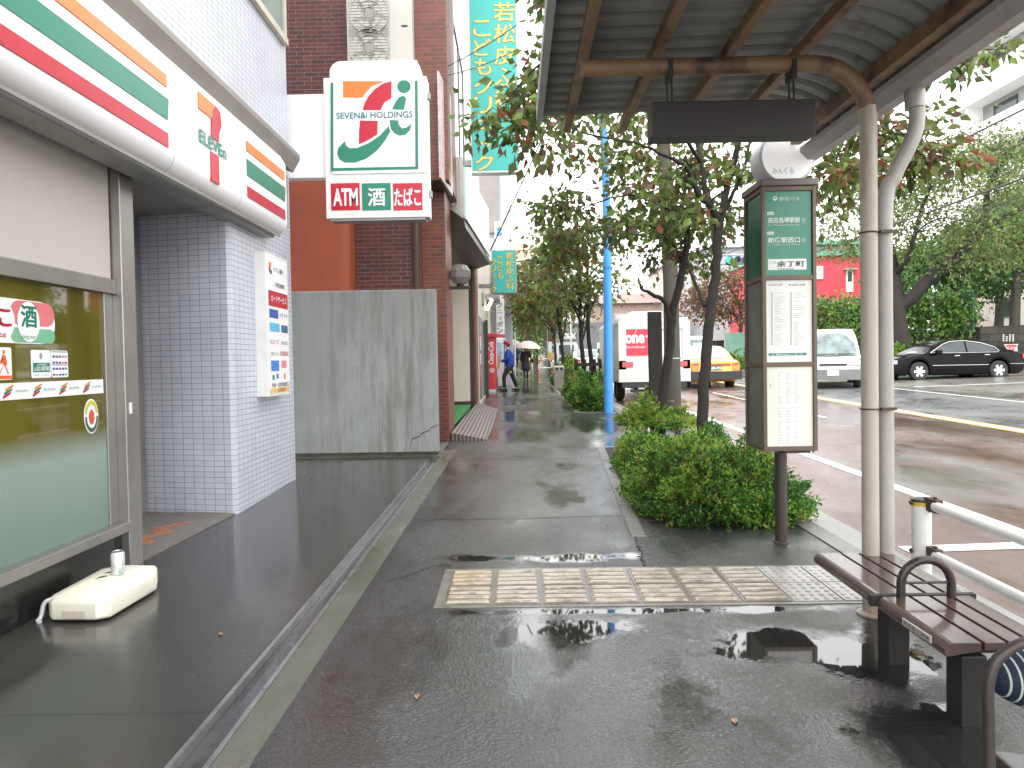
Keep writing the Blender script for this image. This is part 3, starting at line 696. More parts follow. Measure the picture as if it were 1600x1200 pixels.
for (a, b_, mt, s, px0, px1) in ((301,452,sred,'ATM',312,442), (467,618,sgreen,'酒',500,588), (634,787,sred,'たばこ',640,780)):
    mb = MB(); x0_, z0_ = sp(a,1128); x1_, z1_ = sp(b_,980)
    mb.box((x0_,Ys-.008,z0_),(x1_,Ys+.01,z1_)); pn = mb.build('sign_panel', mt, t, bevel=.003)
    mb = MB(); x0_, z0_ = sp(px0,1104); x1_, z1_ = sp(px1,1008); text(mb, s, (x0_,Ys-.0095,z0_), X_, Z_, x1_-x0_, z1_-z0_, 0, .03 if s=='ATM' else .03); mb.build('lettering', white_pl, pn)
mb = MB(); a = at(432,150,Ys+.1); b = at(515,279,Ys+.1); mb.box((a.x,Ys+.06,b.z),(xa-.002,Ys+.2,a.z)); mb.build('bracket_box', white_pl, t, bevel=.01)
mb = MB(); mb.box((xa+.05,Ys+.02,zb-.03),(xb-.05,Ys+.2,zb-.002)); mb.box((xb+.002,Ys+.06,zb+.25),(xb+.03,Ys+.12,zb+.33)); mb.box((xb+.002,Ys+.06,zt-.25),(xb+.03,Ys+.12,zt-.17)); mb.build('fitting', steel_dk, t)

# ------------------------------------------------------------------ concrete wall
def conc_wall():
    mt, nt, o = nodes_of('stained_concrete')
    tc = N(nt, 'ShaderNodeTexCoord').outputs['Object']; b = N(nt, 'ShaderNodeBsdfPrincipled')
    a = noise_(nt, tc, 2.2, 7, .65); s = noise_(nt, stretch(nt, tc, (4.2, 1, .42)), 1.3, 9, .72); s2 = noise_(nt, stretch(nt, tc, (13, 1, 1.1)), 1.3, 8, .7)
    cc = mixc(nt, ramp(nt, a, .3, .7), (.215,.228,.222), (.305,.318,.31))
    sx = N(nt, 'ShaderNodeSeparateXYZ'); nt.links.new(tc, sx.inputs[0])
    k = math_(nt, 'MULTIPLY', ramp(nt, s, .46, .62), ramp(nt, sx.outputs[0], -1.5, .2))
    cc = mixc(nt, math_(nt, 'MULTIPLY', k, .62), cc, (.10,.092,.075))
    cc = mixc(nt, math_(nt, 'MULTIPLY', ramp(nt, s2, .54, .68), .32), cc, (.15,.145,.12))
    cc = mixc(nt, math_(nt, 'MULTIPLY', ramp(nt, noise_(nt, tc, 1.1, 6, .6), .5, .7), .45), cc, (.16,.17,.14))
    sp_ = noise_(nt, tc, 75, 2); cc = mixc(nt, ramp(nt, sp_, .68, .74), cc, (.13,.13,.12))
    setin(nt, b, 'Base Color', cc); b.inputs['Roughness'].default_value = .62
    setin(nt, b, 'Normal', bump_(nt, noise_(nt, tc, 45, 6), .25)); nt.links.new(b.outputs[0], o.inputs[0]); return mt
cw = thing('concrete_wall', 'bare grey concrete wall streaked with dark water stains, end on to the street', 'wall', (-2.1,9.78,.19))
mb = MB(); zt_ = 2.555
mb.hexa([(-3.6,9.72,.24),(-1.115,9.69,.24),(-1.115,9.87,.24),(-3.6,9.9,.24),(-3.6,9.72,zt_),(-1.115,9.69,zt_),(-1.115,9.87,zt_),(-3.6,9.9,zt_)])
w = mb.build('wall_panel', conc_wall(), cw, bevel=.014)
mb = MB(); mb.box((-3.6,9.735,.05),(-1.12,9.86,.245)); mb.build('wall_foot', M('mossy_foot', (.055,.055,.04), .6, var=.3, vs=6), cw)
mb = MB(); cr = [(-1.117,.62),(-1.22,.58),(-1.24,.545),(-1.36,.5),(-1.38,.46),(-1.49,.43),(-1.51,.36),(-1.53,.25)]
for a, b in zip(cr, cr[1:]):
    mb.hexa([(a[0],9.686+.0,a[1]),(b[0],9.689,b[1]),(b[0],9.72,b[1]),(a[0],9.72,a[1]),(a[0],9.686,a[1]+.012),(b[0],9.689,b[1]+.012),(b[0],9.72,b[1]+.012),(a[0],9.72,a[1]+.012)])
mb.build('crack', gasket, cw)
# ------------------------------------------------------------------ brick building next door
brick = brick_mat('dark_red_brick', (.135,.034,.026), (.075,.024,.022), (.16,.11,.095), .225, .066, .006, .5, .5, .6, .35)
brick_o = brick_mat('orange_red_brick', (.21,.052,.026), (.125,.036,.022), (.2,.12,.1), .225, .066, .005, .5, .45, .6, .3)
bb = thing('brick_building', 'dark red brick building with an orange column and a deep street entrance', 'building', (-1.6,11.2,.2))
mb = MB(); mb.box((-4.6,10.9,-.2),(-1.48,11.2,11)); mb.build('side_wall', brick, bb)
mb = MB(); mb.box((-1.478,11.12,-.2),(-1.10,12.15,4.3)); mb.box((-1.478,10.72,4.36),(-.985,12.15,11)); mb.build('pilaster', brick_o, bb)
mb = MB(); mb.hexa([(-1.47,11.0,4.28),(-1.1,11.0,4.28),(-1.1,12.1,4.3),(-1.47,12.1,4.3),(-1.475,10.74,4.357),(-.99,10.74,4.357),(-.99,12.1,4.357),(-1.475,12.1,4.357)]); mb.build('corbel', M('corbel_brown', (.07,.045,.035), .6, var=.2), bb)
mb = MB(); cpl = [(-3.6,10.89),(-3.6,10.5)]+arc(-2.70,10.68,.18,-90,0,10)+[(-2.52,10.89)]; n = len(cpl); mb.add([(x,y,.1) for x,y in cpl]+[(x,y,4.7) for x,y in cpl], [tuple(range(n))[::-1], tuple(range(n,2*n))]+[(i,(i+1)%n,n+(i+1)%n,n+i) for i in range(n)]); mb.build('column', M('orange_render', (.31,.066,.028), .6, var=.14, vs=1.2, bump=.15, bs=120), bb, smooth=True, ang=50)
mb = MB(); mb.tube([(-1.54,10.84,.2),(-1.54,10.84,6)], .05, 14); 
for z in (1.5,3.3,5.1): mb.tube([(-1.54,10.84,z),(-1.54,10.84,z+.05)], .058, 14)
mb.build('drainpipe', M('brown_pipe', (.06,.03,.026), .45), bb, smooth=True, ang=50)
# deep entrance
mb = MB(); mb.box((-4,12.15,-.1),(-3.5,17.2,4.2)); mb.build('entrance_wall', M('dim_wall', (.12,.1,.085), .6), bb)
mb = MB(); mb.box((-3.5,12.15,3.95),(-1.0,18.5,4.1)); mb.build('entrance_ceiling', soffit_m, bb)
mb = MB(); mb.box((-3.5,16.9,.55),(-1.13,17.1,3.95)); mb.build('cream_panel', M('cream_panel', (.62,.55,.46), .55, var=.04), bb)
mb = MB(); mb.box((-3.5,16.88,.2),(-1.13,17.1,.548)); mb.build('skirting', M('dark_brown_skirting', (.05,.022,.02), .5), bb)
dal = M('dark_alloy', (.05,.04,.035), .4, .4)
for q in (((-1.30,12.16,.2),(-1.22,12.3,3.94)),((-1.13,16.95,.2),(-1.02,17.12,3.94))): mb = MB(); mb.box(*q); mb.build('door_frame', dal, bb)
mb = MB(); mb.box((-1.12,17.12,-.1),(-.98,18.1,3.95)); mb.build('pier', brick_o, bb)
# sloping canopy with a mint fascia
p0, p1, p2 = at(697,300,11.6), at(735,352,12.6), at(766,408,16.5)
can_ = M('canopy_brown', (.075,.06,.05), .5, .2, var=.25, vs=6)
mint = M('mint_fascia', (.42,.60,.52), .35, var=.1, vs=1.5)
mb = MB(); A = Vector((-.83,12.0,3.86)); B = Vector((-.60,17.2,4.02))
mb.hexa([(-1.2,12.16,3.80),(A.x,A.y,A.z),(B.x,B.y,B.z-.06),(-1.2,17.9,3.86),(-1.2,12.16,4.3),(A.x-.02,A.y,A.z+.16),(B.x-.02,B.y,B.z+.12),(-1.2,17.9,4.3)]); mb.build('canopy', can_, bb, bevel=.01)
mb = MB()
mb.hexa([(A.x-.015,A.y+.02,A.z+.17),(A.x+.02,A.y+.02,A.z+.165),(B.x+.02,B.y,B.z+.13),(B.x-.015,B.y,B.z+.13),(A.x-.015,A.y+.02,A.z+.26),(A.x+.02,A.y+.02,A.z+.26),(B.x+.02,B.y,B.z+.2),(B.x-.015,B.y,B.z+.2)]); mb.build('canopy_edge', white_m, bb)
mb = MB(); mb.hexa([(A.x-.2,A.y+.25,A.z+.27),(A.x-.0,A.y+.25,A.z+.27),(B.x,B.y,B.z+.21),(B.x-.2,B.y,B.z+.21),(A.x-.2,A.y+.25,5.0),(A.x-.0,A.y+.25,5.0),(B.x,B.y,5.35),(B.x-.2,B.y,5.35)]); mb.build('canopy_fascia', mint, bb)
# upper storeys towards the street
pale = M('pale_render', (.66,.66,.64), .55, var=.05, vs=1)
mb = MB(); mb.box((-4.5,12.15,4.3),(-1.03,20,11.5)); mb.build('front_wall', pale, bb)
mb = MB(); mb.box((-1.06,12.35,5.2),(-1.018,14.6,7.6),1)
for y in (12.32,13.45,14.6): mb.box((-1.07,y,5.15),(-1.0,y+.05,7.65))
for z in (5.12,7.62): mb.box((-1.07,12.32,z),(-1.0,14.65,z+.05))
mb.build('upper_window', [steel_dk, M('dark_glass', (.035,.04,.045), .06, var=.3, vs=1)], bb)
mb = MB(); a = at(706,238,11.9); b = at(727,345,11.9); mb.box((-1.10,12.16,b.z),(-.87,12.6,a.z)); mb.box((-.95,12.155,b.z+.05),(-.93,12.16,a.z-.05),1); mb.build('shutter_box', [steel, steel_dk], bb, bevel=.006)
mb = MB(); mb.box((-1.12,18.1,.2),(-.96,21.9,4.6)); mb.build('side_shop_wall', M('shop_cream', (.55,.52,.45), .55, var=.08), bb)
mb = MB()
for i in range(3): mb.box((-.965,18.25+i*1.1,.5),(-.945,19.2+i*1.1,2.75),i%2)
mb.box((-.97,20.0,3.2),(-.9,20.5,3.55),2)
mb.build('shop_door', [M('green_grey_glass', (.13,.17,.14), .1, var=.2), steel, steel_dk], bb)
# steel-edged ramp and green mat
rampm = brick_mat('ribbed_ramp', (.2,.175,.17), (.17,.15,.145), (.04,.033,.032), 9, .035, .011, 0, .3, .8, .2)
mb = MB(); e = gz
mb.hexa([(-1.09,11.25,e(11.25)-.02),(-.49,11.22,e(11.22)-.02),(-.42,16.9,e(16.9)-.02),(-1.0,17.6,e(17.6)-.02),(-1.09,11.25,e(11.25)+.13),(-.49,11.22,e(11.22)+.008),(-.42,16.9,e(16.9)+.008),(-1.0,17.6,e(17.6)+.13)])
mt_, nt, o_ = nodes_of('ribbed_steel_ramp'); tc = N(nt,'ShaderNodeTexCoord').outputs['Object']; b_ = N(nt,'ShaderNodeBsdfPrincipled')
sx = N(nt,'ShaderNodeSeparateXYZ'); nt.links.new(tc, sx.inputs[0]); rb = ramp(nt, math_(nt,'SINE', math_(nt,'MULTIPLY', sx.outputs[0], 100)), -.4, .4)
setin(nt, b_, 'Base Color', mixc(nt, rb, (.05,.035,.035), (.2,.17,.165))); b_.inputs['Roughness'].default_value = .3; setin(nt, b_, 'Normal', bump_(nt, rb, .7, .01)); nt.links.new(b_.outputs[0], o_.inputs[0])
T(mb.build('entrance_ramp', mt_), 'ribbed dark metal ramp along the brick entrance step', 'ramp')
mb = MB(); mb.box((-3.4,12.2,.2),(-1.12,16.85,e(12.2)+.13)); mb.hexa([(-3.4,12.2,.3),(-1.12,12.2,.3),(-1.12,16.85,.4),(-3.4,16.85,.4),(-3.4,12.2,e(12.2)+.14),(-1.12,12.2,e(12.2)+.14),(-1.12,16.85,e(16.85)+.14),(-3.4,16.85,e(16.85)+.14)])
T(mb.build('green_mat', M('green_turf', (.03,.19,.05), .85, var=.25, vs=30, bump=.6, bs=200)), 'green artificial turf mat inside the brick entrance', 'mat')
# globe lamp
g = at(719,429,11.7); t = thing('globe_lamp', 'clear faceted globe lamp on a black bracket by the brick pillar', 'wall lamp', (-1.1,11.7,2.9))
mb = MB(); rr = .19
mb.ball(g, (rr,rr,rr), 10); mb.build('globe', glass_mat('clear_globe', (.42,.42,.41), .1, .6), t)
mb = MB(); mb.ball(g-Vector((0,0,.02)), (.035,.035,.07), 12); mb.build('bulb', white_pl, t, smooth=True)
a = at(694,447,11.7); b = at(736,447,11.7)
mb = MB(); mb.box((a.x,11.66,g.z-.25),(g.x+.16,11.74,g.z-.2)); mb.box((a.x-.05,11.6,g.z-.35),(a.x+.02,11.8,g.z-.08)); mb.lathe([(.07,-.2),(.06,-.16),(.05,-.15)], g, n=16); mb.build('bracket', M('black_iron', (.015,.014,.014), .45), t, bevel=.004)
# air conditioner pair
t = thing('air_conditioner', 'tall beige outdoor air conditioning unit with two fans on the brick wall', 'air conditioner', (-2.05,10.7,6.0))
acm = M('beige_enamel', (.52,.5,.45), .45, var=.05); a = at(541,0,10.5); b = at(643,0,10.5)
x0_, x1_ = a.x, b.x; xs = x0_+.66*(x1_-x0_)
mb = MB(); mb.box((x0_,10.5,5.9),(x1_,10.86,7.75)); mb.box((xs,10.49,5.92),(x1_-.01,10.5,7.73)); mb.box((xs+.18,10.485,6.62),(xs+.27,10.49,6.65),1); mb.box((x1_,10.55,6.05),(x1_+.06,10.65,6.15)); mb.build('case', [acm, ink], t, bevel=.01)
for k, vv in enumerate((22,76)):
    c = at(577,vv,10.49); rad = .3
    mb = MB(); mb.lathe([(rad,-.004),(rad,0),(rad-.02,.0),(rad-.03,.03)], (c.x,10.49,c.z), 'y', 28); 
    for i in range(5):
        an = i*2*math.pi/5; p = Vector((c.x,10.484,c.z)); d = Vector((math.cos(an),0,math.sin(an))); q = Vector((-math.sin(an),0,math.cos(an)))
        mb.add([p+d*.07-q*.03, p+d*.26-q*.09, p+d*.27+q*.08+Vector((0,.006,0)), p+d*.07+q*.04], [(0,1,2,3)], 1)
    mb.lathe([(0,-.016),(.07,-.014),(.08,.0)], (c.x,10.49,c.z), 'y', 20, 1)
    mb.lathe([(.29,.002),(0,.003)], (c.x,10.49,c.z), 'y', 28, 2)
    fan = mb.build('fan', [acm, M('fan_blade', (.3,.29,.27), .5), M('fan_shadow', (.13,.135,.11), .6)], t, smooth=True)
    mb = MB()
    for i in range(-7,8): mb.tube([(x0_+.02,10.482,c.z+i*.045),(xs-.02,10.482,c.z+i*.045)], .004, 5)
    for rr in (.1,.2,.3): mb.tube([(c.x+rr*math.cos(q*.3),10.478,c.z+rr*math.sin(q*.3)) for q in range(22)], .004, 5)
    mb.build('grille', steel, fan)
# teal clinic signs
teal = M('teal_sign', (.03,.42,.38), .35, var=.05, vs=1); ytxt = M('yellow_lettering', (.75,.60,.16), .4)
def clinic(name, label, u0, v0, u1, v1, Y, cols, frame, loc):
    a = at(u0, v0, Y); b = at(u1, v1, Y); t = thing(name, label, 'clinic sign', (a.x, Y, b.z))
    mb = MB(); mb.box((a.x,Y,b.z),(b.x,Y+.22,a.z)); mb.build('sign_case', frame, t, bevel=.008)
    k = .018 if Y < 15 else .02
    mb = MB(); mb.box((a.x+k*1.3,Y-.006,b.z+k*(2.2 if Y<15 else 1)),(b.x-k*1.3,Y+.01,a.z-k)); f = mb.build('sign_face', teal, t)
    mb = MB()
    for s, uu, vv, uw, pit in cols:
        p = at(uu, vv, Y); q = at(uu+uw, vv+pit, Y)
        vtext(mb, s, (p.x, Y-.010, p.z), X_, Z_, q.x-p.x, p.z-q.z, 0, .02)
        for (dx, dz) in ((1,0),(-1,0),(0,1),(0,-1)):
            vtext(mb, s, (p.x+dx*.008, Y-.008, p.z+dz*.008), X_, Z_, q.x-p.x, p.z-q.z, 1, .02)
    mb.build('lettering', [ytxt, M('olive_outline', (.22,.24,.06), .5)], f)
    mb = MB(); mb.box((a.x-.35,Y+.05,b.z+.15),(a.x-.002,Y+.15,b.z+.25)); mb.box((a.x-.35,Y+.05,a.z-.35),(a.x-.002,Y+.15,a.z-.25)); mb.build('bracket', steel_dk, t)
    return t
clinic('clinic_sign', 'tall teal vertical clinic sign with yellow lettering high above the pavement', 729,-120,812,269,12.5,
       [('若松皮ふ科',771,2,33,33.5), ('こどもクリニック',739,30,28,29.5)], white_m, 0)
clinic('clinic_sign', 'small teal clinic sign with three columns of yellow lettering under the canopy', 768,391,808,458,17.4,
       [('若松皮ふ科',790,394,12,11.6), ('こども',777,400,9,12), ('クリニック',766,404,9,10.5)], steel_dk, 0)
# notices on the narrow shop front
for z, w_, lab in ((1.55,.3,'white paper notice on the narrow shop door past the ramp'),(1.15,.22,'smaller white card below the notice on the narrow shop door')):
    mb = MB(); mb.box((-.944,18.5,z+.3),(-.938,18.5+w_,z+.3+w_*1.3)); mb.box((-.9375,18.53,z+.36),(-.936,18.5+w_-.03,z+.40),1); T(mb.build('notice', [paper, greyink]), lab, 'notice')
# edge-on sign beside the pilaster
t = thing('side_sign', 'slim white sign seen edge-on beside the upper brick pilaster', 'sign', (-1.0,10.6,4.5))
mb = MB(); a = at(684,115,10.55); b = at(694,290,10.55); mb.hexa([(a.x,10.45,b.z+.1),(a.x+.025,10.45,b.z+.1),(a.x+.14,11.2,b.z),(a.x+.1,11.2,b.z),(a.x,10.45,a.z),(a.x+.025,10.45,a.z),(a.x+.14,11.2,a.z-.1),(a.x+.1,11.2,a.z-.1)]); mb.build('sign_panel', M('pale_pink_panel', (.5,.42,.4), .5, var=.25, vs=7), t)

# ------------------------------------------------------------------ shops further along
sb = thing('newsagent_building', 'pale grey concrete building with a narrow end wall behind the newspaper sign', 'building', (-1.4,29,.55))
mb = MB(); mb.box((-6,28.4,.3),(-.12,44,14)); mb.build('wall', M('grey_panel_wall', (.42,.43,.45), .55, var=.08, vs=.8), sb)
mb = MB()
for z in (4.2,7.4,10.6): mb.box((-.15,30,z),(-.10,42,z+1.5))
mb.build('window', M('shop_glass2', (.1,.12,.13), .1), sb)
mb = MB(); a = at(764,275,28.3); b = at(781,345,28.3); mb.box((a.x-.4,28.2,b.z-.5),(b.x-.05,28.4,a.z+4)); mb.build('cladding', M('brown_grey_cladding', (.22,.2,.19), .6, var=.15), sb)
gb = thing('tiled_corner_shop', 'low cream shop front with a lit strip lamp before the vending machines', 'building', (-1.2,23,.4))
mb = MB(); mb.box((-5,21.9,.2),(-.95,28.3,5.6)); mb.build('wall', M('cream_shop', (.5,.46,.38), .55, var=.1), gb)
mb = MB(); a = at(757,500,21.8); mb.box((-1.12,21.72,.2),(-.86,21.88,2.85)); mb.build('dark_panel', M('dark_green_panel', (.02,.025,.02), .45), gb)
mb = MB(); a = at(765,478,22); b = at(779,462,22); mb.tube([(-.87,22.0,a.z-.1),(-.75,23.2,b.z-.02)], .05, 16); mb.build('strip_lamp', M('lit_tube', (.9,.9,.82), .4, emit=2), gb)
mb = MB(); mb.box((-.96,22.2,3.6),(-.5,24.5,3.72)); mb.build('awning', steel_dk, gb)
# vertical newspaper sign
t = thing('newspaper_sign', 'tall white vertical sign with blue lettering on the grey building', 'shop sign', (-.6,27.5,2.3))
a = at(772,346,27.5); b = at(789,538,27.5); x0_, x1_ = a.x+.02, b.x
mb = MB(); mb.box((x0_,27.5,b.z),(x1_,27.75,a.z)); mb.build('sign_case', white_m, t, bevel=.01)
mb = MB(); p = at(776,474,27.48); q = at(785,482,27.48)
vtext(mb, 'スポーツニッポン', (p.x,27.49,at(0,456,27.48).z), X_, Z_, q.x-p.x, .255, 0, .03)
vtext(mb, '毎日', (p.x,27.49,at(0,372,27.48).z), X_, Z_, q.x-p.x, .33, 1, .01)
c = at(780,360,27.48); mb.prism(ell(c.x,c.z+.05,.12,.09), (0,27.492,0), X_, Z_, .004, 2); mb.prism(ell(c.x,c.z-.14,.12,.1), (0,27.492,0), X_, Z_, .004, 2)
mb.build('lettering', [M('navy_ink', (.02,.03,.2), .4), greyink, M('bright_blue', (.05,.22,.72), .4)], t)

# vending machines
t = thing('vending_machine', 'red drinks vending machine with white script down its side', 'vending machine', (-1.0,24.3,gz(24.3)))
vr = M('vending_red', (.52,.012,.02), .3, coat=.4)
mb = MB(); zb_ = gz(24)
mb.box((-1.38,23.95,zb_+.1),(-.66,24.7,zb_+1.9)); mb.build('cabinet', vr, t, bevel=.02)
mb = MB(); mb.box((-1.36,24.0,zb_),(-.7,24.65,zb_+.1)); mb.build('foot', white_m, t)
mb = MB(); mb.box((-.662,24.02,zb_+.85),(-.645,24.64,zb_+1.8)); mb.box((-.662,24.05,zb_+.2),(-.64,24.6,zb_+.5),1); mb.build('display_window', [white_pl, ink], t)
mb = MB(); mb.hexa([(-1.4,23.85,zb_+1.93),(-.35,23.85,zb_+1.90),(-.35,24.75,zb_+1.90),(-1.4,24.75,zb_+1.93),(-1.4,23.85,zb_+2.08),(-.33,23.85,zb_+2.0),(-.33,24.75,zb_+2.0),(-1.4,24.75,zb_+2.08)]); mb.build('awning', vr, t, bevel=.01)
mb = MB(); text(mb, 'Coca-Cola', (-.76,23.945,zb_+.95), Z_, -X_, .8, .18, 0, .02, slant=.2)
mb.prism(ell(-.82,zb_+.75,.09,.09), (0,23.948,0), X_, Z_, .003, 1); mb.build('lettering', [white_pl, M('emblem_gold', (.55,.45,.35), .5)], t)
t = thing('vending_machine', 'white and blue vending machine behind the red one', 'vending machine', (-.55,26,gz(26)))
mb = MB(); z0_ = gz(25.6); mb.box((-.85,25.6,z0_+.1),(-.36,26.3,z0_+1.9)); mb.build('cabinet', white_m, t, bevel=.02)
mb = MB(); mb.box((-.84,25.585,z0_+1.2),(-.5,25.6,z0_+1.75),0); mb.box((-.42,25.585,z0_+.2),(-.37,25.6,z0_+1.85),1); mb.build('display_panel', [M('pale_blue_print', (.35,.5,.68), .4, var=.3, vs=8), M('blue_edge', (.06,.14,.5), .4)], t)
mb = MB(); mb.box((-.83,25.65,z0_),(-.38,26.25,z0_+.1)); mb.build('foot', steel_dk, t)

# ------------------------------------------------------------------ people
def skin(name, chains, mt, parent, sub=1):
    """one continuous surface grown over connected joints: chains of (x,y,z,radius); a chain's first joint merges with an existing one"""
    vs, rs, es = [], [], []
    def idx(p):
        for i, q in enumerate(vs):
            if (Vector(q)-Vector(p[:3])).length < 1e-4: return i
        vs.append(tuple(p[:3])); rs.append(p[3]); return len(vs)-1
    for ch in chains:
        prev = None
        for p in ch:
            i = idx(p)
            if prev is not None and prev != i: es.append((prev, i))
            prev = i
    me = bpy.data.meshes.new('sk'); me.from_pydata(vs, es, []); o = bpy.data.objects.new('sk', me); col.objects.link(o)
    md = o.modifiers.new('s', 'SKIN'); md.use_smooth_shade = True
    sv = me.skin_vertices[0].data
    for i, r in enumerate(rs):
        r = r if isinstance(r, tuple) else (r, r); sv[i].radius = r; sv[i].use_root = (i == 0)
    s2 = o.modifiers.new('u', 'SUBSURF'); s2.levels = sub; s2.render_levels = sub
    dg = bpy.context.evaluated_depsgraph_get(); nm = bpy.data.meshes.new_from_object(o.evaluated_get(dg)); nm.name = name
    bpy.data.objects.remove(o); bpy.data.meshes.remove(me)
    nm.materials.clear(); nm.materials.append(mt)
    nm.polygons.foreach_set('use_smooth', [True]*len(nm.polygons))
    r = bpy.data.objects.new(name, nm); col.objects.link(r); r.parent = parent; return r
skin_m = M('skin', (.5,.32,.24), .5, var=.05); blackc = M('black_cloth', (.018,.017,.018), .8, var=.3, vs=14, bump=.2, bs=90)
def hand(w, d, side):
    """five fingers rooted in the palm; w wrist, d forward direction, side sideways"""
    w = Vector(w); d = Vector(d).normalized(); s = Vector(side).normalized(); dn = d.cross(s); palm = w+d*.07
    ch = [[(*w,.026),(*palm,.03)]]
    for i, L in enumerate((.065,.078,.072,.055)):
        k = palm+s*(.028-.019*i)*1.0+d*.015; m_ = k+d*L*.55-dn*.008; e = k+d*L-dn*.03
        ch.append([(*palm,.03),(*k,.010),(*m_,.009),(*e,.007)])
    k = w+d*.035+s*.035; ch.append([(*(w+d*.02),.024),(*k,.012),(*(k+d*.035+s*.015),.010),(*(k+d*.06+s*.012),.008)]); ch[-1].insert(0, (*w,.026))
    return ch
# delivery man, facing the machines
man = thing('person', 'person in a blue jacket and red cap carrying a cardboard box by the vending machines', 'person', (-.20,24.5,gz(24.5)))
HP = (0,0,.93); head = [(-.07,0,1.46,.055),(-.09,0,1.53,.05),(-.10,0,1.59,(.085,.075)),(-.105,0,1.66,(.10,.082)),(-.10,0,1.72,(.08,.07))]
body = [[(*HP,.10),(-.01,0,1.1,.09),(-.03,0,1.25,.10),(-.05,0,1.38,.10)]+head, [(-.105,0,1.66,.10),(-.20,0,1.635,.018)]]
legs = []; arms = []
for s, kn, an, toe in ((-1,(-.22,.52),(-.20,.10),(-.36,.035)), (1,(.10,.50),(.24,.12),(.12,.035))):
    legs.append([(*HP,.13),(-.01,s*.09,.86,.095),(kn[0],s*.1,kn[1],.062),(an[0],s*.1,an[1],.042),(toe[0],s*.1,toe[1],.035)])
    w = (-.34,s*.15,1.03); arms.append([(-.05,0,1.38,.12),(-.05,s*.17,1.40,.065),(-.07,s*.22,1.14,.048),(*w,.03)])
body += legs+arms
for s in (-1,1): body += hand((-.34,s*.15,1.03), (-1,-s*.15,-.2), (0,-s*.5,1))
skin('body', body, skin_m, man)
jk = [[(.01,0,.76,(.17,.165)),(0,0,.95,(.19,.18)),(-.01,0,1.1,.185),(-.03,0,1.25,.195),(-.05,0,1.39,.165),(-.068,0,1.47,.07)]]
for s in (-1,1): jk.append([(-.05,0,1.39,.15),(-.05,s*.18,1.41,.088),(-.07,s*.235,1.14,.072),(-.31,s*.155,1.035,.052)])
skin('jacket', jk, M('blue_jacket', (.012,.05,.33), .6, var=.2, vs=6), man)
tr = [[(0,0,.97,(.15,.145)),(0,0,.9,(.15,.15))]]
for s, kn, an in ((-1,(-.22,.52),(-.20,.08)), (1,(.10,.50),(.24,.10))):
    tr.append([(0,0,.9,.15),(-.01,s*.095,.84,.115),(kn[0],s*.1,kn[1],.085),(an[0],s*.1,an[1],.07)])
skin('trousers', tr, blackc, man)
mb = MB()
for (x, s) in ((-.24,-1),(.2,1)):
    mb.loft([[(x-.16+t*.30, s*.1+.05*math.cos(a)*k, .045+.045*math.sin(a)*k*hh) for a in [i*math.pi/5 for i in range(10)]] for t, k, hh in ((0,.45,.5),(.15,.9,.8),(.5,1,1),(.85,.95,1.5),(1,.7,1.4))])
mb.build('shoe', M('black_shoe', (.02,.02,.02), .4), man, world=False, smooth=True)
mb = MB(); mb.ball((-.10,0,1.70),(.118,.10,.085),16); mb.hexa([(-.20,-.07,1.68),(-.20,.07,1.68),(-.31,.05,1.665),(-.31,-.05,1.665),(-.20,-.07,1.695),(-.20,.07,1.695),(-.31,.05,1.675),(-.31,-.05,1.675)]); mb.build('cap', M('red_cap', (.45,.02,.02), .7), man, world=False, smooth=True, ang=50)
mb = MB(); mb.ball((-.06,0,1.635),(.085,.094,.075),12); mb.build('hair', M('dark_hair', (.02,.016,.013), .6), man, world=False, smooth=True)
mb = MB(); 
for s in (-1,1): mb.ball((-.19,s*.03,1.645),(.008,.012,.008),8)
mb.build('eyes', ink, man, world=False)
mb = MB(); mb.box((-.005,-.205,.63),(.06,-.196,.7)); mb.box((.012,-.208,.645),(.042,-.2,.685),1); mb.build('pocket_badge', [ytxt, ink], man, world=False)
mb = MB(); mb.obox((-.50,24.5-24.5,1.03),(.32,.42,.42),Matrix.Rotation(R_(12),3,'Y')); mb.box((-.52,-.212,.98),(-.46,-.209,1.08),1)
bx = mb.build('cardboard_box', [M('cardboard', (.38,.25,.14), .7, var=.08), M('box_print', (.25,.17,.1), .7)], None, world=False); bx.location = (-.20,24.5,gz(24.5)); T(bx, 'brown cardboard box held by the person in the red cap', 'box')
def umbrella(name, label, loc, r, h, mt, tilt):
    t = thing(name, label, 'umbrella', loc, 0); t.rotation_euler = (tilt[0], tilt[1], .3)
    mb = MB(); n = 8; sub = 4
    rg = []
    for i in range(9):
        a = i/8*1.05; rr = r*math.sin(a)/math.sin(1.05); zz = h+r*.55*(math.cos(a)-1)/(1-math.cos(1.05))*1.0
        rg.append([(rr*(1-.06*(1-abs(math.cos(n*p/2)))*(i/8))*math.cos(p), rr*(1-.06*(1-abs(math.cos(n*p/2)))*(i/8))*math.sin(p), zz) for p in [k*2*math.pi/(n*sub) for k in range(n*sub)]])
    rg[0] = [(.004*math.cos(k), .004*math.sin(k), h) for k in range(n*sub)]
    mb.loft(rg, caps=False); mb.build('canopy', mt, t, world=False, smooth=True)
    mb = MB(); mb.tube([(0,0,h-.85),(0,0,h+.06)], .009, 8); mb.tube([(0,0,h-.85),(.03,0,h-.9),(.06,0,h-.86)], .013, 8); mb.build('shaft', steel, t, world=False)
    mb = MB()
    for k in range(n):
        a = k*2*math.pi/n; mb.tube([(0,0,h-.02),(r*.6*math.cos(a),r*.6*math.sin(a),h-.02-r*.16),(r*.98*math.cos(a),r*.98*math.sin(a),h-r*.55)], .005, 4)
    mb.build('ribs', steel, t, world=False)
    return t
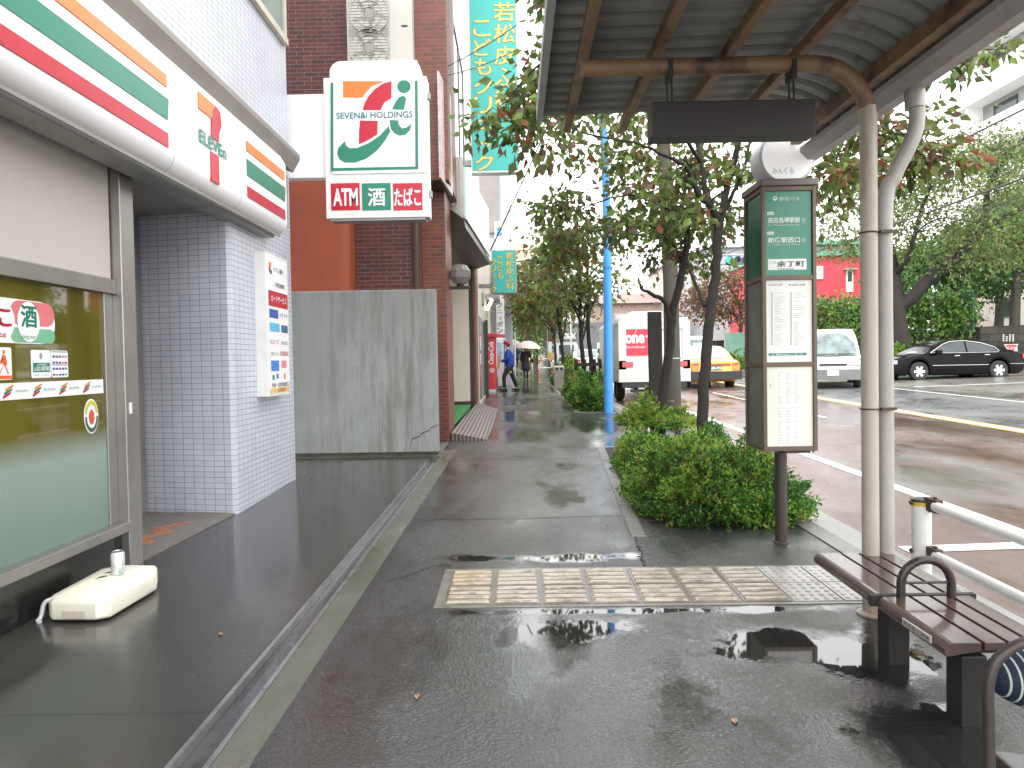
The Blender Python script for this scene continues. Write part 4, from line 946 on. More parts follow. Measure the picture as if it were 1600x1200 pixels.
def walker(label, loc, H, coatlen, cm, stride, rot, bag=False):
    p = thing('person', label, 'person', loc, rot); k = H/1.65
    def S(*a): return tuple(x*k for x in a)
    hp = S(0,0,.9)
    def j(x, y, z, r): return (x*k, y*k, z*k, r*k)
    bd = [[j(0,0,.9,.12),j(0,0,1.1,.11),j(0,.0,1.3,.12),j(0,.0,1.42,.05),j(0,.01,1.49,.08),j(0,.01,1.56,.095),j(0,.01,1.62,.06)], [j(0,.01,1.56,.095),j(0,.105,1.52,.015)]]
    for s in (-1,1): bd.append([j(0,0,.9,.12),j(s*.08,0,.84,.085),j(s*.08,s*stride*.5,.47,.055),j(s*.07,s*stride-.0,.08,.04),j(s*.07,s*stride+.1,.035,.032)])
    bd.append([j(0,0,1.3,.12),j(-.17,0,1.33,.055),j(-.22,.0,1.06,.042),j(-.2,.06,.84,.028)]); bd.append([j(0,0,1.3,.12),j(.17,0,1.33,.055),j(.24,.03,1.1,.042),j(.14,.2,1.16,.028)])
    bd += hand(S(-.2,.06,.84), (0,.2,-1), (-1,.5,0)); bd += hand(S(.14,.2,1.16), (-.4,.3,1), (-1,0,0))
    skin('body', bd, skin_m, p)
    ct = [[j(0,0,coatlen-.12,.25),j(0,0,coatlen+.05,.245),j(0,0,.95,.20),j(0,0,1.1,.16),j(0,0,1.3,.16),j(0,0,1.41,.07)]]
    ct.append([j(0,0,1.3,.16),j(-.18,0,1.34,.08),j(-.235,0,1.06,.065),j(-.205,.05,.88,.05)]); ct.append([j(0,0,1.3,.16),j(.18,0,1.34,.08),j(.25,.03,1.1,.065),j(.16,.17,1.15,.05)])
    skin('coat', ct, cm, p)
    lg = []
    for s in (-1,1): lg.append([j(0,0,.9,.13),j(s*.08,0,.82,.095),j(s*.08,s*stride*.5,.47,.068),j(s*.07,s*stride,.09,.055),j(s*.07,s*stride+.11,.045,.042)])
    skin('trousers', lg, blackc, p)
    mb = MB(); mb.ball(S(0,-.01,1.56),S(.105,.105,.12),14); mb.build('hair', M('dark_hair2', (.025,.016,.013), .5), p, world=False, smooth=True)
    return p
wm = walker('person in a long black coat walking away under a pink and white umbrella', (.50,32.9,gz(32.9)), 1.6, .52, blackc, .14, 0)
w2 = walker('person in dark blue under a clear white umbrella behind the person in the red cap', (.05,47,gz(47)), 1.68, .8, M('navy_cloth', (.02,.03,.09), .8, var=.2), .12, .2)
T(skin('shoulder_bag', [[(0,0,.0,.07),(0,.05,-.12,.11),(0,0,-.2,.1)]], blackc, None), 'black shoulder bag on the right arm of the person in the long coat', 'bag').location = (.80,32.86,gz(32.9)+1.02)
umbrella('umbrella', 'pink and white umbrella over the person in the black coat', (.55,32.95,gz(33)), .62, 1.86, M('pink_white_cloth', (.64,.50,.48), .5, var=.12, vs=2), (.08,.03))
umbrella('umbrella', 'clear white umbrella over the person in dark blue', (.05,47.1,gz(47)), .60, 2.1, M('white_vinyl', (.6,.63,.62), .3, var=.05), (.0,-.12))
# ------------------------------------------------------------------ bus stop pillar
bx_, by_ = 1.985, 5.137; b0 = gz(by_)
bronze = M('bronze_alloy', (.115,.085,.06), .42, .35, var=.15, vs=4)
bronze_d = M('bronze_dark', (.05,.036,.03), .45, .2, var=.15)
t = thing('bus_stop', 'square bronze bus stop pillar with a green destination panel and a round sign on top', 'bus stop', (bx_, by_, b0))
mb = MB(); mb.tube([(bx_,by_,b0-.05),(bx_,by_,b0+.70)], .045, 20); mb.lathe([(.06,0),(.06,.012),(.046,.02)], (bx_,by_,b0-.002)); mb.build('post', bronze_d, t, smooth=True, ang=50)
hw = .196; fy = by_-hw; zb, zt = b0+.70, b0+2.66
def fz(v): return at(1235, v, fy).z
z_d1, z_d2 = fz(434), fz(570)
zb, zt = fz(705), fz(290)
mb = MB()
for sx_ in (-1,1):
    for sy_ in (-1,1): mb.box((bx_+sx_*hw, by_+sy_*hw, zb),(bx_+sx_*(hw-.028), by_+sy_*(hw-.028), zt))
for z in (zb, z_d1-.014, z_d2-.014, zt-.035):
    mb.box((bx_-hw+.002,by_-hw+.002,z),(bx_+hw-.002,by_+hw-.002,z+.034))
mb.build('frame', bronze, t, bevel=.003)
mb = MB(); mb.box((bx_-hw-.012,by_-hw-.012,zt),(bx_+hw+.012,by_+hw+.012,zt+.05)); mb.build('cap', M('cap_alloy', (.13,.11,.1), .4, .4), t, bevel=.006)
mb = MB(); mb.box((bx_-.03,by_-.15,zb-.022),(bx_+.16,by_+.15,zb-.002)); 
for dx in (-.1,.1,.17): mb.cyl((bx_+dx,fy+.02,zb-.014),(bx_+dx,fy+.02,zb), .008, n=8)
mb.build('bracket', bronze_d, t)
inset = .016
ui, uo = hw-.03, by_-hw+inset
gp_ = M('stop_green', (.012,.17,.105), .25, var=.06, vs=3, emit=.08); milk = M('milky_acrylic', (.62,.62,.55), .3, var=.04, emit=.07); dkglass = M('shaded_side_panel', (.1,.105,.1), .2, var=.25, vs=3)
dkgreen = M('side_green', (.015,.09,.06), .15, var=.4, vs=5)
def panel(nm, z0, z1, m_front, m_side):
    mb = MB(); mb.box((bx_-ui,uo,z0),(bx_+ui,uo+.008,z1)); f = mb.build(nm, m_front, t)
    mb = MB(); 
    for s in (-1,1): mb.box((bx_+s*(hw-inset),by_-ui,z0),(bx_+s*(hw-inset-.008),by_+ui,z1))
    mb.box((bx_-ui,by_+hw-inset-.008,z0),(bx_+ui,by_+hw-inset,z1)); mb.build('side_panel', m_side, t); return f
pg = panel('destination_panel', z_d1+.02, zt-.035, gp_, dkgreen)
def put(mb, s, u0, v0, u1, v1, mt, bold=.0, yy=None):
    yy = (uo if yy is None else yy)-.0015; p = at(u0, v1, yy); q = at(u1, v0, yy); text(mb, s, (p.x,yy,p.z), X_, Z_, q.x-p.x, q.z-p.z, mt, bold)
def slab(mb, u0, v0, u1, v1, mt, d=.001, yy=None):
    yy = (uo if yy is None else yy); p = at(u0, v1, yy); q = at(u1, v0, yy); mb.box((p.x,yy-d,p.z),(q.x,yy+.002,q.z),mt)
mb = MB(); L0 = M('stop_white', (.7,.72,.68), .4)
put(mb,'都営バス',1217,307,1249,314,0); c = at(1211,310,uo); mb.prism(ell(c.x,c.z,.016,.016), (0,uo,0), X_, Z_, .001, 0); mb.prism(ell(c.x,c.z+.004,.008,.006), (0,uo-.001,0), X_, Z_, .001, 2)
for v, s in ((331,'高田馬場駅前'),(362,'新宿駅西口')):
    slab(mb,1199,v,1209,v+5,0); put(mb,'飯64',1200,v+.8,1208,v+4.2,2); put(mb,s,1200,v+8,1250,v+18,0,.012); put(mb,'行',1253,v+9.5,1259,v+17.5,0); put(mb,'for Takadanobaba Sta.' if v==331 else 'for Shinjuku Sta. West',1200,v+19,1250,v+22,0)
slab(mb,1200,404,1260,422,0); put(mb,'余丁町',1214,407,1257,417,1,.02,uo-.001); put(mb,'Yochomachi',1215,418.3,1241,421.3,1,0,uo-.001); put(mb,'ここは',1202,408,1212,412,1,0,uo-.001)
mb.build('lettering', [L0, ink, gp_], pg)
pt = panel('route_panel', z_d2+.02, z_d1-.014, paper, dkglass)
mb = MB(); put(mb,'路線案内図',1201,443,1222,447,0); put(mb,'東京都交通局',1232,443,1258,447,1)
for cx in (1206,1236):
    for i in range(26):
        v = 457+i*3.2; slab(mb,cx-1.1,v,cx+1.1,v+2.2,0)
        if i%2 == 0 or random.random() < .5: slab(mb,cx+4,v+.3,cx+4+random.uniform(6,19),v+1.3,2)
slab(mb,1211,541,1232,549,3); slab(mb,1201,551,1260,556,1); put(mb,'ご案内はこちら',1206,552,1254,555.2,3,0,uo-.001)
mb.build('print', [greyink, gp_, M('pale_ink', (.42,.43,.43), .5), white_pl], pt)
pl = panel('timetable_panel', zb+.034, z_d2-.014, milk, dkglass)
mb = MB(); slab(mb,1211,578,1253,697,0)
for g0, g1 in ((582,632),(640,694)):
    v = g0
    while v < g1:
        for c_ in (1215,1228,1241):
            if random.random() < .85: slab(mb,c_,v,c_+random.uniform(3,9),v+.9,1,.0018)
        v += 2.5
slab(mb,1212,637,1252,638,2,.0018); slab(mb,1203,600,1205,606,1)
mb.build('print', [paper, M('pale_ink2', (.45,.45,.45), .5), blueink], pl)
c = at(1222,252,by_); R__ = .205
mb = MB(); mb.lathe([(0,-.11),(R__-.012,-.11),(R__,-.1),(R__,.1),(R__-.012,.11),(0,.11)], (c.x,by_,zt+.05+R__-.015), 'y', 44); rs = mb.build('round_sign', M('disc_rim', (.5,.5,.51), .4, var=.03), t, smooth=True, ang=24)
mb = MB(); mb.lathe([(0,-.112),(R__-.016,-.112),(R__-.016,-.1105)], (c.x,by_,zt+.05+R__-.015), 'y', 44, 0, False); mb.build('sign_face', M('lit_white', (.8,.8,.8), .3, var=.01, emit=.16), rs)
mb = MB(); put(mb,'みんくる',1207,261,1240,272,0,.0,by_-.1125)
mb.build('lettering', [greyink], rs)

# ------------------------------------------------------------------ bus shelter
sx0, sy0 = 1.94, 3.75
sh = thing('bus_shelter', 'bus shelter with a corrugated roof curving down to the road on rusty pipe posts', 'bus shelter', (sx0, sy0, gz(sy0)))
def rusty(name, c, rust, th, st=(1,1,.25), rough=.42):
    return M(name, c, rough, 0, .08, 4, dirt=(rust, 3.2, th, st), bump=.15, bs=80)
postm = rusty('cream_rusty_paint', (.37,.345,.295), (.20,.10,.035), .51)
beam_m = rusty('rusty_brown_beam', (.22,.14,.075), (.06,.035,.025), .5, (1,1,1), .5)
zbm = at(1000,105,sy0).z
xL = at(908,104,sy0).x
def bent(Y, xr):
    R0 = .30; return [(xr,Y,gz(Y)-.05),(xr,Y,1.0),(xr,Y,zbm-R0-.15),(xr,Y,zbm-R0)]+[(xr-R0+R0*math.cos(R_(a)),Y,zbm-R0+R0*math.sin(R_(a))) for a in range(12,91,13)]+[(xL+.3,Y,zbm),(xL,Y,zbm)]
for Y in (sy0, .35):
    mb = MB(); mb.tube(bent(Y, sx0)[:-8], .044, 18); mb.lathe([(.075,0),(.075,.01),(.05,.02)], (sx0,Y,gz(Y)), n=18); mb.build('post', postm if Y > 1 else beam_m, sh, smooth=True, ang=60)
    mb = MB(); mb.tube(bent(Y, sx0)[-9:], .0445, 18); mb.build('beam', beam_m, sh, smooth=True, ang=60)
# corrugated sheet: ribs run across, following the curve down to the gutter
Yn, Yf = -.6, at(1000,181,4.9).y
zr0 = zbm+.17
prof = [(xL-.16, zr0), (1.62, zr0+.03)]+[(1.62+.56*math.sin(R_(a)), zr0+.03-.34*(1-math.cos(R_(a)))) for a in range(8,88,8)]
per = .142
def rib(y):
    p = (y/per)%1.0
    return 0 if p < .56 else (p-.56)/.08 if p < .64 else 1 if p < .92 else (1-p)/.08
def rf(u, v):
    y = Yn+(Yf-Yn)*v; k = u*(len(prof)-1); i = min(int(k), len(prof)-2); f_ = k-i
    x = prof[i][0]+(prof[i+1][0]-prof[i][0])*f_; z = prof[i][1]+(prof[i+1][1]-prof[i][1])*f_
    tx, tz = prof[i+1][0]-prof[i][0], prof[i+1][1]-prof[i][1]; L = math.hypot(tx, tz); w = .05*rib(y)-.015
    return (x-tz/L*w, y, z+tx/L*w)
mb = MB(); mb.grid(rf, len(prof)-1, int((Yf-Yn)/per*14)); o = mb.build('corrugated_roof', M('galvanised_grey', (.24,.245,.24), .5, .0, var=.15, vs=2, dirt=((.1,.07,.05), 5, .6, (1,1,1))), sh, smooth=True, ang=80)
sd = o.modifiers.new('thick', 'SOLIDIFY'); sd.thickness = .004; sd.offset = 1
mb = MB(); mb.box((xL-.205,Yn,zr0-.05),(xL-.162,Yf+.02,zr0+.05)); mb.build('roof_edge', M('grey_alloy', (.38,.38,.37), .4, .4), sh)
for i, px in enumerate((895,985,1075,1165)):
    x = xL+.02+i*.405; mb = MB(); mb.box((x-.028,Yn,zr0-.09),(x+.028,Yf+.12,zr0-.025)); mb.build('purlin', beam_m, sh, bevel=.005)
xg = prof[-1][0]; zg = prof[-1][1]
mb = MB(); mb.box((xg-.15,Yn,zg+.03),(xg-.08,Yf+.1,zg+.12)); mb.build('purlin', beam_m, sh, bevel=.005)
mb = MB(); gp = [(-.07,.02),(-.07,-.015),(-.015,-.07),(.06,-.07),(.085,.05),(.07,.05),(.048,-.055),(-.01,-.055),(-.055,-.008),(-.055,.02)]
mb.prism(gp, (xg,Yf+.22,zg), X_, Z_, Yf-Yn+.2); mb.build('gutter', M('white_gutter', (.34,.33,.32), .5, var=.1, dirt=((.25,.2,.16), 4, .6, (1,1,1))), sh)
mb = MB(); ge = zg-.07
dp = spline([(xg+.03,sy0+.0,ge+.02),(xg+.03,sy0,ge-.18),(xg-.01,sy0,ge-.30),(sx0+.15,sy0+.02,ge-.46),(sx0+.104,sy0+.03,ge-.66),(sx0+.104,sy0+.03,1.2),(sx0+.104,sy0+.03,gz(sy0)-.02)], 8)
mb.tube(dp, .040, 18); mb.lathe([(.05,0),(.05,.1),(.042,.11)], (xg+.02,sy0,ge-.1), n=18); mb.build('downpipe', M('grey_pvc', (.33,.32,.30), .4, var=.12, vs=4), sh, smooth=True, ang=60)
for z in (1.21, 2.17):
    mb = MB(); mb.tube([(sx0+.05*math.cos(a)+.0, sy0-.0+.05*math.sin(a), z) for a in [i*.35 for i in range(19)]], .004, 6); mb.box((sx0+.04,sy0-.052,z-.008),(sx0+.12,sy0-.03,z+.008)); mb.build('pipe_clip', bronze_d, sh)
# hanging light box
a = at(1014,165,sy0); b = at(1268,216,sy0)
hs = thing('hanging_sign', 'dark unlit sign box hanging on two straps from the shelter beam', 'hanging sign', ((a.x+b.x)/2, sy0, b.z))
mb = MB(); mb.box((a.x,sy0-.06,b.z),(b.x,sy0+.06,a.z)); mb.build('sign_case', M('dark_sign_box', (.03,.027,.025), .5, var=.1), hs, bevel=.008)
for u in (1045, 1236):
    p = at(u,112,sy0); q = at(u,166,sy0); mb = MB()
    mb.box((p.x-.012,sy0-.052,p.z-.05),(p.x+.012,sy0+.052,p.z+.05)); mb.tube([(p.x-.015,sy0,p.z-.03),(p.x-.008,sy0,q.z-.005)], .006, 6); mb.tube([(p.x+.012,sy0,p.z-.03),(p.x+.016,sy0,q.z-.005)], .006, 6); mb.build('hanger', ink, hs)

# ------------------------------------------------------------------ bench
bw = M('bench_slat', (.068,.040,.035), .24, var=.22, vs=7, coat=.35, dirt=((.16,.13,.13), 5, .62, (2,.4,1)))
bm_ = M('bench_metal', (.014,.012,.011), .55, var=.2, vs=9)
zs_ = gz(2.68)+.335
bench = thing('bench', 'wet dark brown slatted bench with an arched armrest', 'bench', (1.8, 3.0, gz(3)))
xe = 1.635
joint = at(1372,936,3.13).y
def slats(Y0, Y1, sk):
    xs = [0,.150,.155,.245,.25,.335,.34,.43]
    for i in range(4):
        a, b = xe+xs[2*i]+.003, xe+xs[2*i+1]-.005
        mb = MB(); zt_ = zs_
        if i == 0: pr = [(b,-.035),(b,0),(a+.035,0)]+[(a+.035-.035*math.sin(R_(q)), -.035+.035*math.cos(R_(q))) for q in (25,50,75,100,125)]+[(a+.03,-.052)]
        else: pr = [(b,-.032),(b,-.002),(b-.004,0),(a+.004,0),(a,-.002),(a,-.032)]
        rg = []
        for y in (Y0, Y1): rg.append([(x+sk*(y-2.6), y, zt_+z+G*(y-2.68)) for x, z in pr])
        mb.loft(rg); mb.build('slat', bw, bench, bevel=.003)
slats(2.62, 3.115, -.0); slats(3.15, 3.78, -.0)
mb = MB()
for y in (2.68,3.20): mb = MB(); mb.box((xe+.03,y-.02,zs_-.06),(xe+.41,y+.02,zs_-.036)); mb.build('cross_bearer', bm_, bench)
mb = MB(); mb.box((xe-.02,3.118,zs_-.05+.012),(xe+.46,3.146,zs_+.012))
legs_y = (2.68,3.20)
mb.build('joint_bar', bm_, bench)
for y in legs_y:
    mb = MB(); mb.box((xe+.075,y-.05,gz(y)-.05),(xe+.175,y+.05,zs_-.06)); mb.build('leg', bm_, bench, bevel=.006)
mb = MB(); xa_, xb_ = xe+.105, xe+.335; rr = (xb_-xa_)/2
mb.tube([(xa_,3.10,zs_-.03),(xa_,3.10,zs_+.06)]+[(xa_+rr-rr*math.cos(R_(q)),3.10,zs_+.065+rr*math.sin(R_(q))) for q in range(10,171,16)]+[(xb_,3.10,zs_+.06),(xb_,3.10,zs_-.03)], .019, 14); mb.tube([(xa_,3.10,zs_+.075),(xb_,3.10,zs_+.075)], .006, 8)
mb.build('armrest', M('armrest_metal', (.035,.026,.024), .32, .2, var=.15), bench, smooth=True, ang=60)
mb = MB(); mb.obox((xe+.0,2.80,zs_-.022),(.006,.2,.028)); text(mb, '東京都交通局', (xe-.0045,2.89,zs_-.031), -Y_, Z_, .18, .018, 1, 0); mb.build('name_plate', [M('plate', (.45,.43,.41), .4), ink], bench)
# next bench's arm; the striped fabric behind it is unidentified, shaped as a bag
t = thing('arm_bar', 'bent dark brown bar of the next bench at the bottom right corner', 'bench arm', (1.72,2.1,gz(2.1)))
p0 = at(1547,1200,2.16); p1 = at(1544,1080,2.16); p2 = at(1553,1040,2.16); p3 = at(1572,1019,2.16); p4 = at(1598,1006,2.16)
mb = MB(); x = p1.x
mb.tube(spline([(x+.006,2.16,gz(2.16)-.02),(x+.003,2.16,.3),(x,2.16,p1.z),(p2.x,2.16,p2.z),(p3.x,2.16,p3.z),(p4.x,2.16,p4.z+.003),(p4.x+.1,2.16,p4.z+.02),(p4.x+.2,2.16,p4.z-.02),(p4.x+.25,2.16,p4.z-.1),(p4.x+.26,2.16,.25),(p4.x+.26,2.16,0)], 6), .0165, 14); mb.build('bar', M('arm_paint', (.04,.03,.028), .45, var=.2, vs=9), t, smooth=True, ang=70)
mt_, nt, o_ = nodes_of('navy_stripes'); tc = N(nt,'ShaderNodeTexCoord').outputs['Object']; b_ = N(nt,'ShaderNodeBsdfPrincipled'); sx = N(nt,'ShaderNodeSeparateXYZ'); nt.links.new(tc, sx.inputs[0])
st_ = ramp(nt, math_(nt,'SINE', math_(nt,'MULTIPLY', math_(nt,'SUBTRACT', sx.outputs[0], p1.x*2.30/2.16+.028), 255)), .70, .86)
setin(nt, b_, 'Base Color', mixc(nt, math_(nt,'MULTIPLY', st_, ramp(nt, sx.outputs[0], p1.x*2.30/2.16+.018, p1.x*2.30/2.16+.022)), (.004,.012,.03), (.36,.42,.4))); b_.inputs['Roughness'].default_value = .75; setin(nt, b_, 'Normal', bump_(nt, noise_(nt, tc, 400, 2), .25)); nt.links.new(b_.outputs[0], o_.inputs[0])
mb = MB(); rg = []; bx0 = p1.x*2.30/2.16+.004; bz = at(1600,1012,2.30).z-.098
for i in range(30):
    q = (i/29)**1.7; x = bx0+q*.40; rr = .098*min(1, .02+q*4.2)**.42*min(1, (1.02-q)*6)**.5
    rg.append([(x, 2.30+rr*math.cos(a), bz+rr*math.sin(a)) for a in [j*2*math.pi/22 for j in range(22)]])
mb.loft(rg); bag = mb.build('striped_fabric', mt_, smooth=True, ang=80)
for xx in (p4.x+.14, p4.x+.23):
    mb = MB(); mb.tube(spline([(xx,2.30,p4.z-.02),(xx,2.25,p4.z+.03),(xx,2.17,p4.z+.045),(xx,2.135,p4.z+.01),(xx,2.15,p4.z-.05),(xx,2.22,p4.z-.09)], 5), .009, 8); mb.build('strap', M('navy_strap', (.01,.02,.045), .7), bag, smooth=True)
T(bag, 'navy fabric with thin white stripes bulging behind the bent bar at the corner', 'bag')

# ------------------------------------------------------------------ guard rail
gx, gy = 2.545, 4.3
whitep = M('white_rail_paint', (.66,.66,.63), .35, var=.05, vs=5, dirt=((.2,.14,.1), 16, .68, (1,1,1)))
t = thing('guard_rail', 'white pipe guard rail with two bars along the kerb behind the bench', 'guard rail', (gx, gy, gz(gy)))
zt_ = at(1438,778,gy).z
mb = MB(); mb.tube([(gx,gy,gz(gy)-.05),(gx,gy,zt_-.02)], .056, 22); mb.build('post', whitep, t, smooth=True, ang=50)
mb = MB(); mb.tube([(gx,gy,zt_-.045),(gx,gy,zt_-.02)], .0572, 22); mb.build('band', M('yellow_band', (.55,.38,.03), .4), t, smooth=True, ang=50)
mb = MB(); mb.lathe([(.059,-.02),(.059,-.006),(.05,0),(0,.002)], (gx,gy,zt_), n=22); mb.build('cap', M('dark_cap', (.03,.026,.024), .4), t, smooth=True)
mb = MB(); gy2 = 2.0-.3; mb.tube([(gx,gy2,gz(gy2)-.05),(gx,gy2,zt_-.06)], .056, 22); mb.build('post', whitep, t, smooth=True, ang=50)
rust_b = M('rusty_bracket', (.055,.032,.022), .6, var=.5, vs=30)
for v0, v1 in ((800,846),(884,940)):
    za = at(1480,v0+8,4.1).z; zb_ = at(1600,v1,3.42).z; za = zb_+ (4.2-3.42)*G
    mb = MB(); mb.tube([(gx+.01,gy-.13,za),(gx+.01,1.75,za-2.4*G)], .031, 18); mb.build('rail', whitep, t, smooth=True, ang=50)
    mb = MB(); mb.box((gx-.005,gy-.15,za-.04),(gx+.045,gy-.03,za+.042)); mb.cyl((gx+.02,gy-.11,za+.04),(gx+.02,gy-.11,za+.056), .014, n=8); mb.cyl((gx+.02,gy-.06,za-.05),(gx+.02,gy-.06,za-.035), .014, n=8); mb.cyl((gx-.06,gy,za),(gx-.072,gy,za), .016, n=8); mb.build('bracket', rust_b, t, bevel=.004)
mb = MB(); mb.hexa([(2.12,2.3,0.04),(2.29,2.3,.04),(2.29,4.32,.08),(2.12,4.32,.08),(2.12,2.3,gz(2.3)+.05),(2.29,2.3,gz(2.3)+.05),(2.29,4.32,gz(4.32)+.05),(2.12,4.32,gz(4.32)+.05)]); K(mb.build('kerb_block', kerb_m, bevel=.01))

# ------------------------------------------------------------------ poles and small street furniture
bl = M('blue_pole_paint', (.06,.30,.72), .35, var=.06, vs=3)
t = thing('blue_pole', 'bright blue steel pole standing at the end of the second planter', 'pole', (2.107,15.55,gz(15.55)))
tp = at(944,215,15.5); mb = MB(); mb.tube([(2.107,15.55,gz(15.55)-.1),at(950,500,15.5),at(948,330,15.5),tp,tp+Vector((-.2,0,2.2))], [.105,.1,.09,.085,.08], 20); mb.build('shaft', bl, t, smooth=True)
mb = MB(); c = at(951,541,15.42); mb.box((c.x-.03,15.435,c.z-.03),(c.x+.03,15.45,c.z+.03)); mb.build('sticker', white_m, t)
mb = MB(); c = at(949,418,15.5); mb.tube([(c.x-.1,15.5,c.z),(c.x+.1,15.5,c.z)], .02, 6); mb.tube([(c.x,15.5,c.z-.03),(c.x,15.5,c.z+.03)], .106, 20); mb.build('clamp', M('blue_dk', (.04,.2,.5), .4), t)
t = thing('utility_pole', 'grey concrete utility pole rising behind the planter trees', 'utility pole', (3.05,13.6,gz(13.6)-.1))
mb = MB(); mb.tube([at(1052,662,13.6),at(1048,440,13.6),at(1037,230,13.6),at(1023,-60,13.6),at(1012,-300,13.6)], [.165,.15,.138,.12,.11], 22); mb.build('shaft', M('pole_concrete', (.07,.062,.05), .85, var=.15, vs=2, dirt=((.055,.055,.04), 2.2, .5, (3,3,.4))), t, smooth=True)
mb = MB()
for v in (560,626): 
    c = at(1051,v,13.6); mb.tube([(c.x,13.6,c.z-.012),(c.x,13.6,c.z+.012)], .162, 20)
mb.build('band', steel, t)
t = thing('dark_post', 'flat dark brown board post standing beside the forked trunk', 'post', (2.08,10.3,gz(10.3)))
a = at(1013,487,10.35); b = at(1034,487,10.35); c = at(1018,690,10.35); d_ = at(1037,690,10.35)
mb = MB(); mb.hexa([(c.x,10.35,c.z),(d_.x,10.35,d_.z),(d_.x,10.45,d_.z),(c.x,10.45,c.z),(a.x,10.35,a.z),(b.x,10.35,b.z),(b.x,10.45,b.z),(a.x,10.45,a.z)]); mb.build('board', M('dark_board', (.018,.012,.01), .6, var=.3, vs=5), t, bevel=.006)
t = thing('litter_bin', 'beige litter bin with two round holes beside the second planter', 'litter bin', (1.6,25.2,gz(25.2)))
mb = MB(); z0_ = gz(25.2)
mb.loft([[(1.6+x*k,25.2+y*k,z0_+z) for x, y in rrect(-.2,-.18,.2,.18,.04)] for z, k in ((0,.88),(.02,.9),(.62,1),(.64,1.04),(.8,1.0),(.84,.8))]); mb.build('bin_body', M('beige_bin', (.37,.35,.31), .5, var=.08), t, smooth=True, ang=30)
mb = MB()
for s in (-1,1): mb.lathe([(0,-.004),(.055,-.004),(.055,.01)], (1.6+s*.085,25.2-.19,z0_+.73), 'y', 16)
mb.build('openings', ink, t)
t = thing('arch_barrier', 'red and white striped arch barrier across the far pavement', 'barrier', (1.68,36.2,gz(36.2)))
orr = M('barrier_orange', (.7,.13,.04), .4); z0_ = gz(36.2); c0 = at(842,590,36.2).x; c1 = at(862,590,36.2).x; rr = (c1-c0)/2
pts = [(c0,36.2,z0_),(c0,36.2,z0_+.6)]+[(c0+rr-rr*math.cos(R_(q)),36.2,z0_+.6+rr*math.sin(R_(q))) for q in range(15,166,15)]+[(c1,36.2,z0_+.6),(c1,36.2,z0_)]
fine = []
for a, b in zip(pts, pts[1:]):
    L = (Vector(b)-Vector(a)).length; n = max(1, round(L/.12)); fine += [tuple(Vector(a).lerp(Vector(b), i/n)) for i in range(n)]
fine.append(pts[-1]); mb = MB()
for i in range(len(fine)-1): mb.tube([fine[i], fine[i+1]], .036, 8, mat=(i//3)%2)
mb.tube([(c0,36.2,z0_+.45),(c1,36.2,z0_+.45)], .03, 8, 1); mb.build('hoop', [orr, white_m], t)
for nm, lab, u, v0, v1, Y, r, mt, board in (
    ('sign_pole','slim grey pole with a small white board near the far barrier',854,485,588,38,.05,steel_dk,(847,486,855,502)),
    ('marker_post','thin white marker post beside the far planter tree',891,488,577,30,.035,white_m,None),
    ('sign_pole','dark thick pole next to the far white board',858,470,590,39.5,.12,M('dark_pole',(.1,.1,.1),.6),(856,534,862,552)),
    ('sign_pole','thin white pole beside the newspaper sign',803,460,575,40,.05,white_m,None),
    ('flag_pole','leaning white banner pole behind the person in the red cap',797,505,550,33,.05,white_m,None)):
    a = at(u,v0,Y); b = at(u+ (2 if nm!='flag_pole' else 4),v1,Y); t = thing(nm, lab, 'pole', (b.x,Y,gz(Y)))
    mb = MB(); mb.tube([(b.x,Y,gz(Y)-.05),a], r, 10); mb.build('shaft', mt, t, smooth=True, ang=60)
    if board:
        p = at(board[0],board[3],Y-.15); q = at(board[2],board[1],Y-.15); mb = MB(); mb.box((p.x,Y-.18,p.z),(q.x,Y-.13,q.z)); mb.build('board', white_m, t)
a = at(807,478,42); mb = MB(); mb.obox(a,(.36,.2,.36)); mb.obox(a+Vector((.15,0,-.25)),(.25,.15,.1)); T(mb.build('hanging_lantern', M('lantern_orange',(.75,.2,.06),.5,var=.3,vs=6), bevel=.05), 'small orange and white sign hanging over the far pavement', 'sign')
a = at(820,520,52); b = at(832,532,52); mb = MB(); mb.box((a.x,52,b.z),(b.x,52.3,a.z)); mb.box((a.x+.1,52.05,gz(52)),(a.x+.2,52.15,b.z)); mb.box((b.x-.2,52.05,gz(52)),(b.x-.1,52.15,b.z)); T(mb.build('dark_board', M('dark_far_board',(.04,.04,.04),.6)), 'dark notice board on two legs far along the pavement', 'notice board')
a = at(862,550,37.5); b = at(865,562,37.5); mb = MB(); mb.box((a.x-.25,37.5,b.z),(b.x+.15,37.56,a.z)); mb.box((a.x,37.52,gz(37.5)),(a.x+.05,37.55,b.z)); T(mb.build('yellow_plate', M('yellow_plate_paint',(.5,.4,.16),.5,var=.4,vs=9)), 'small yellow plate above the striped barrier', 'sign')

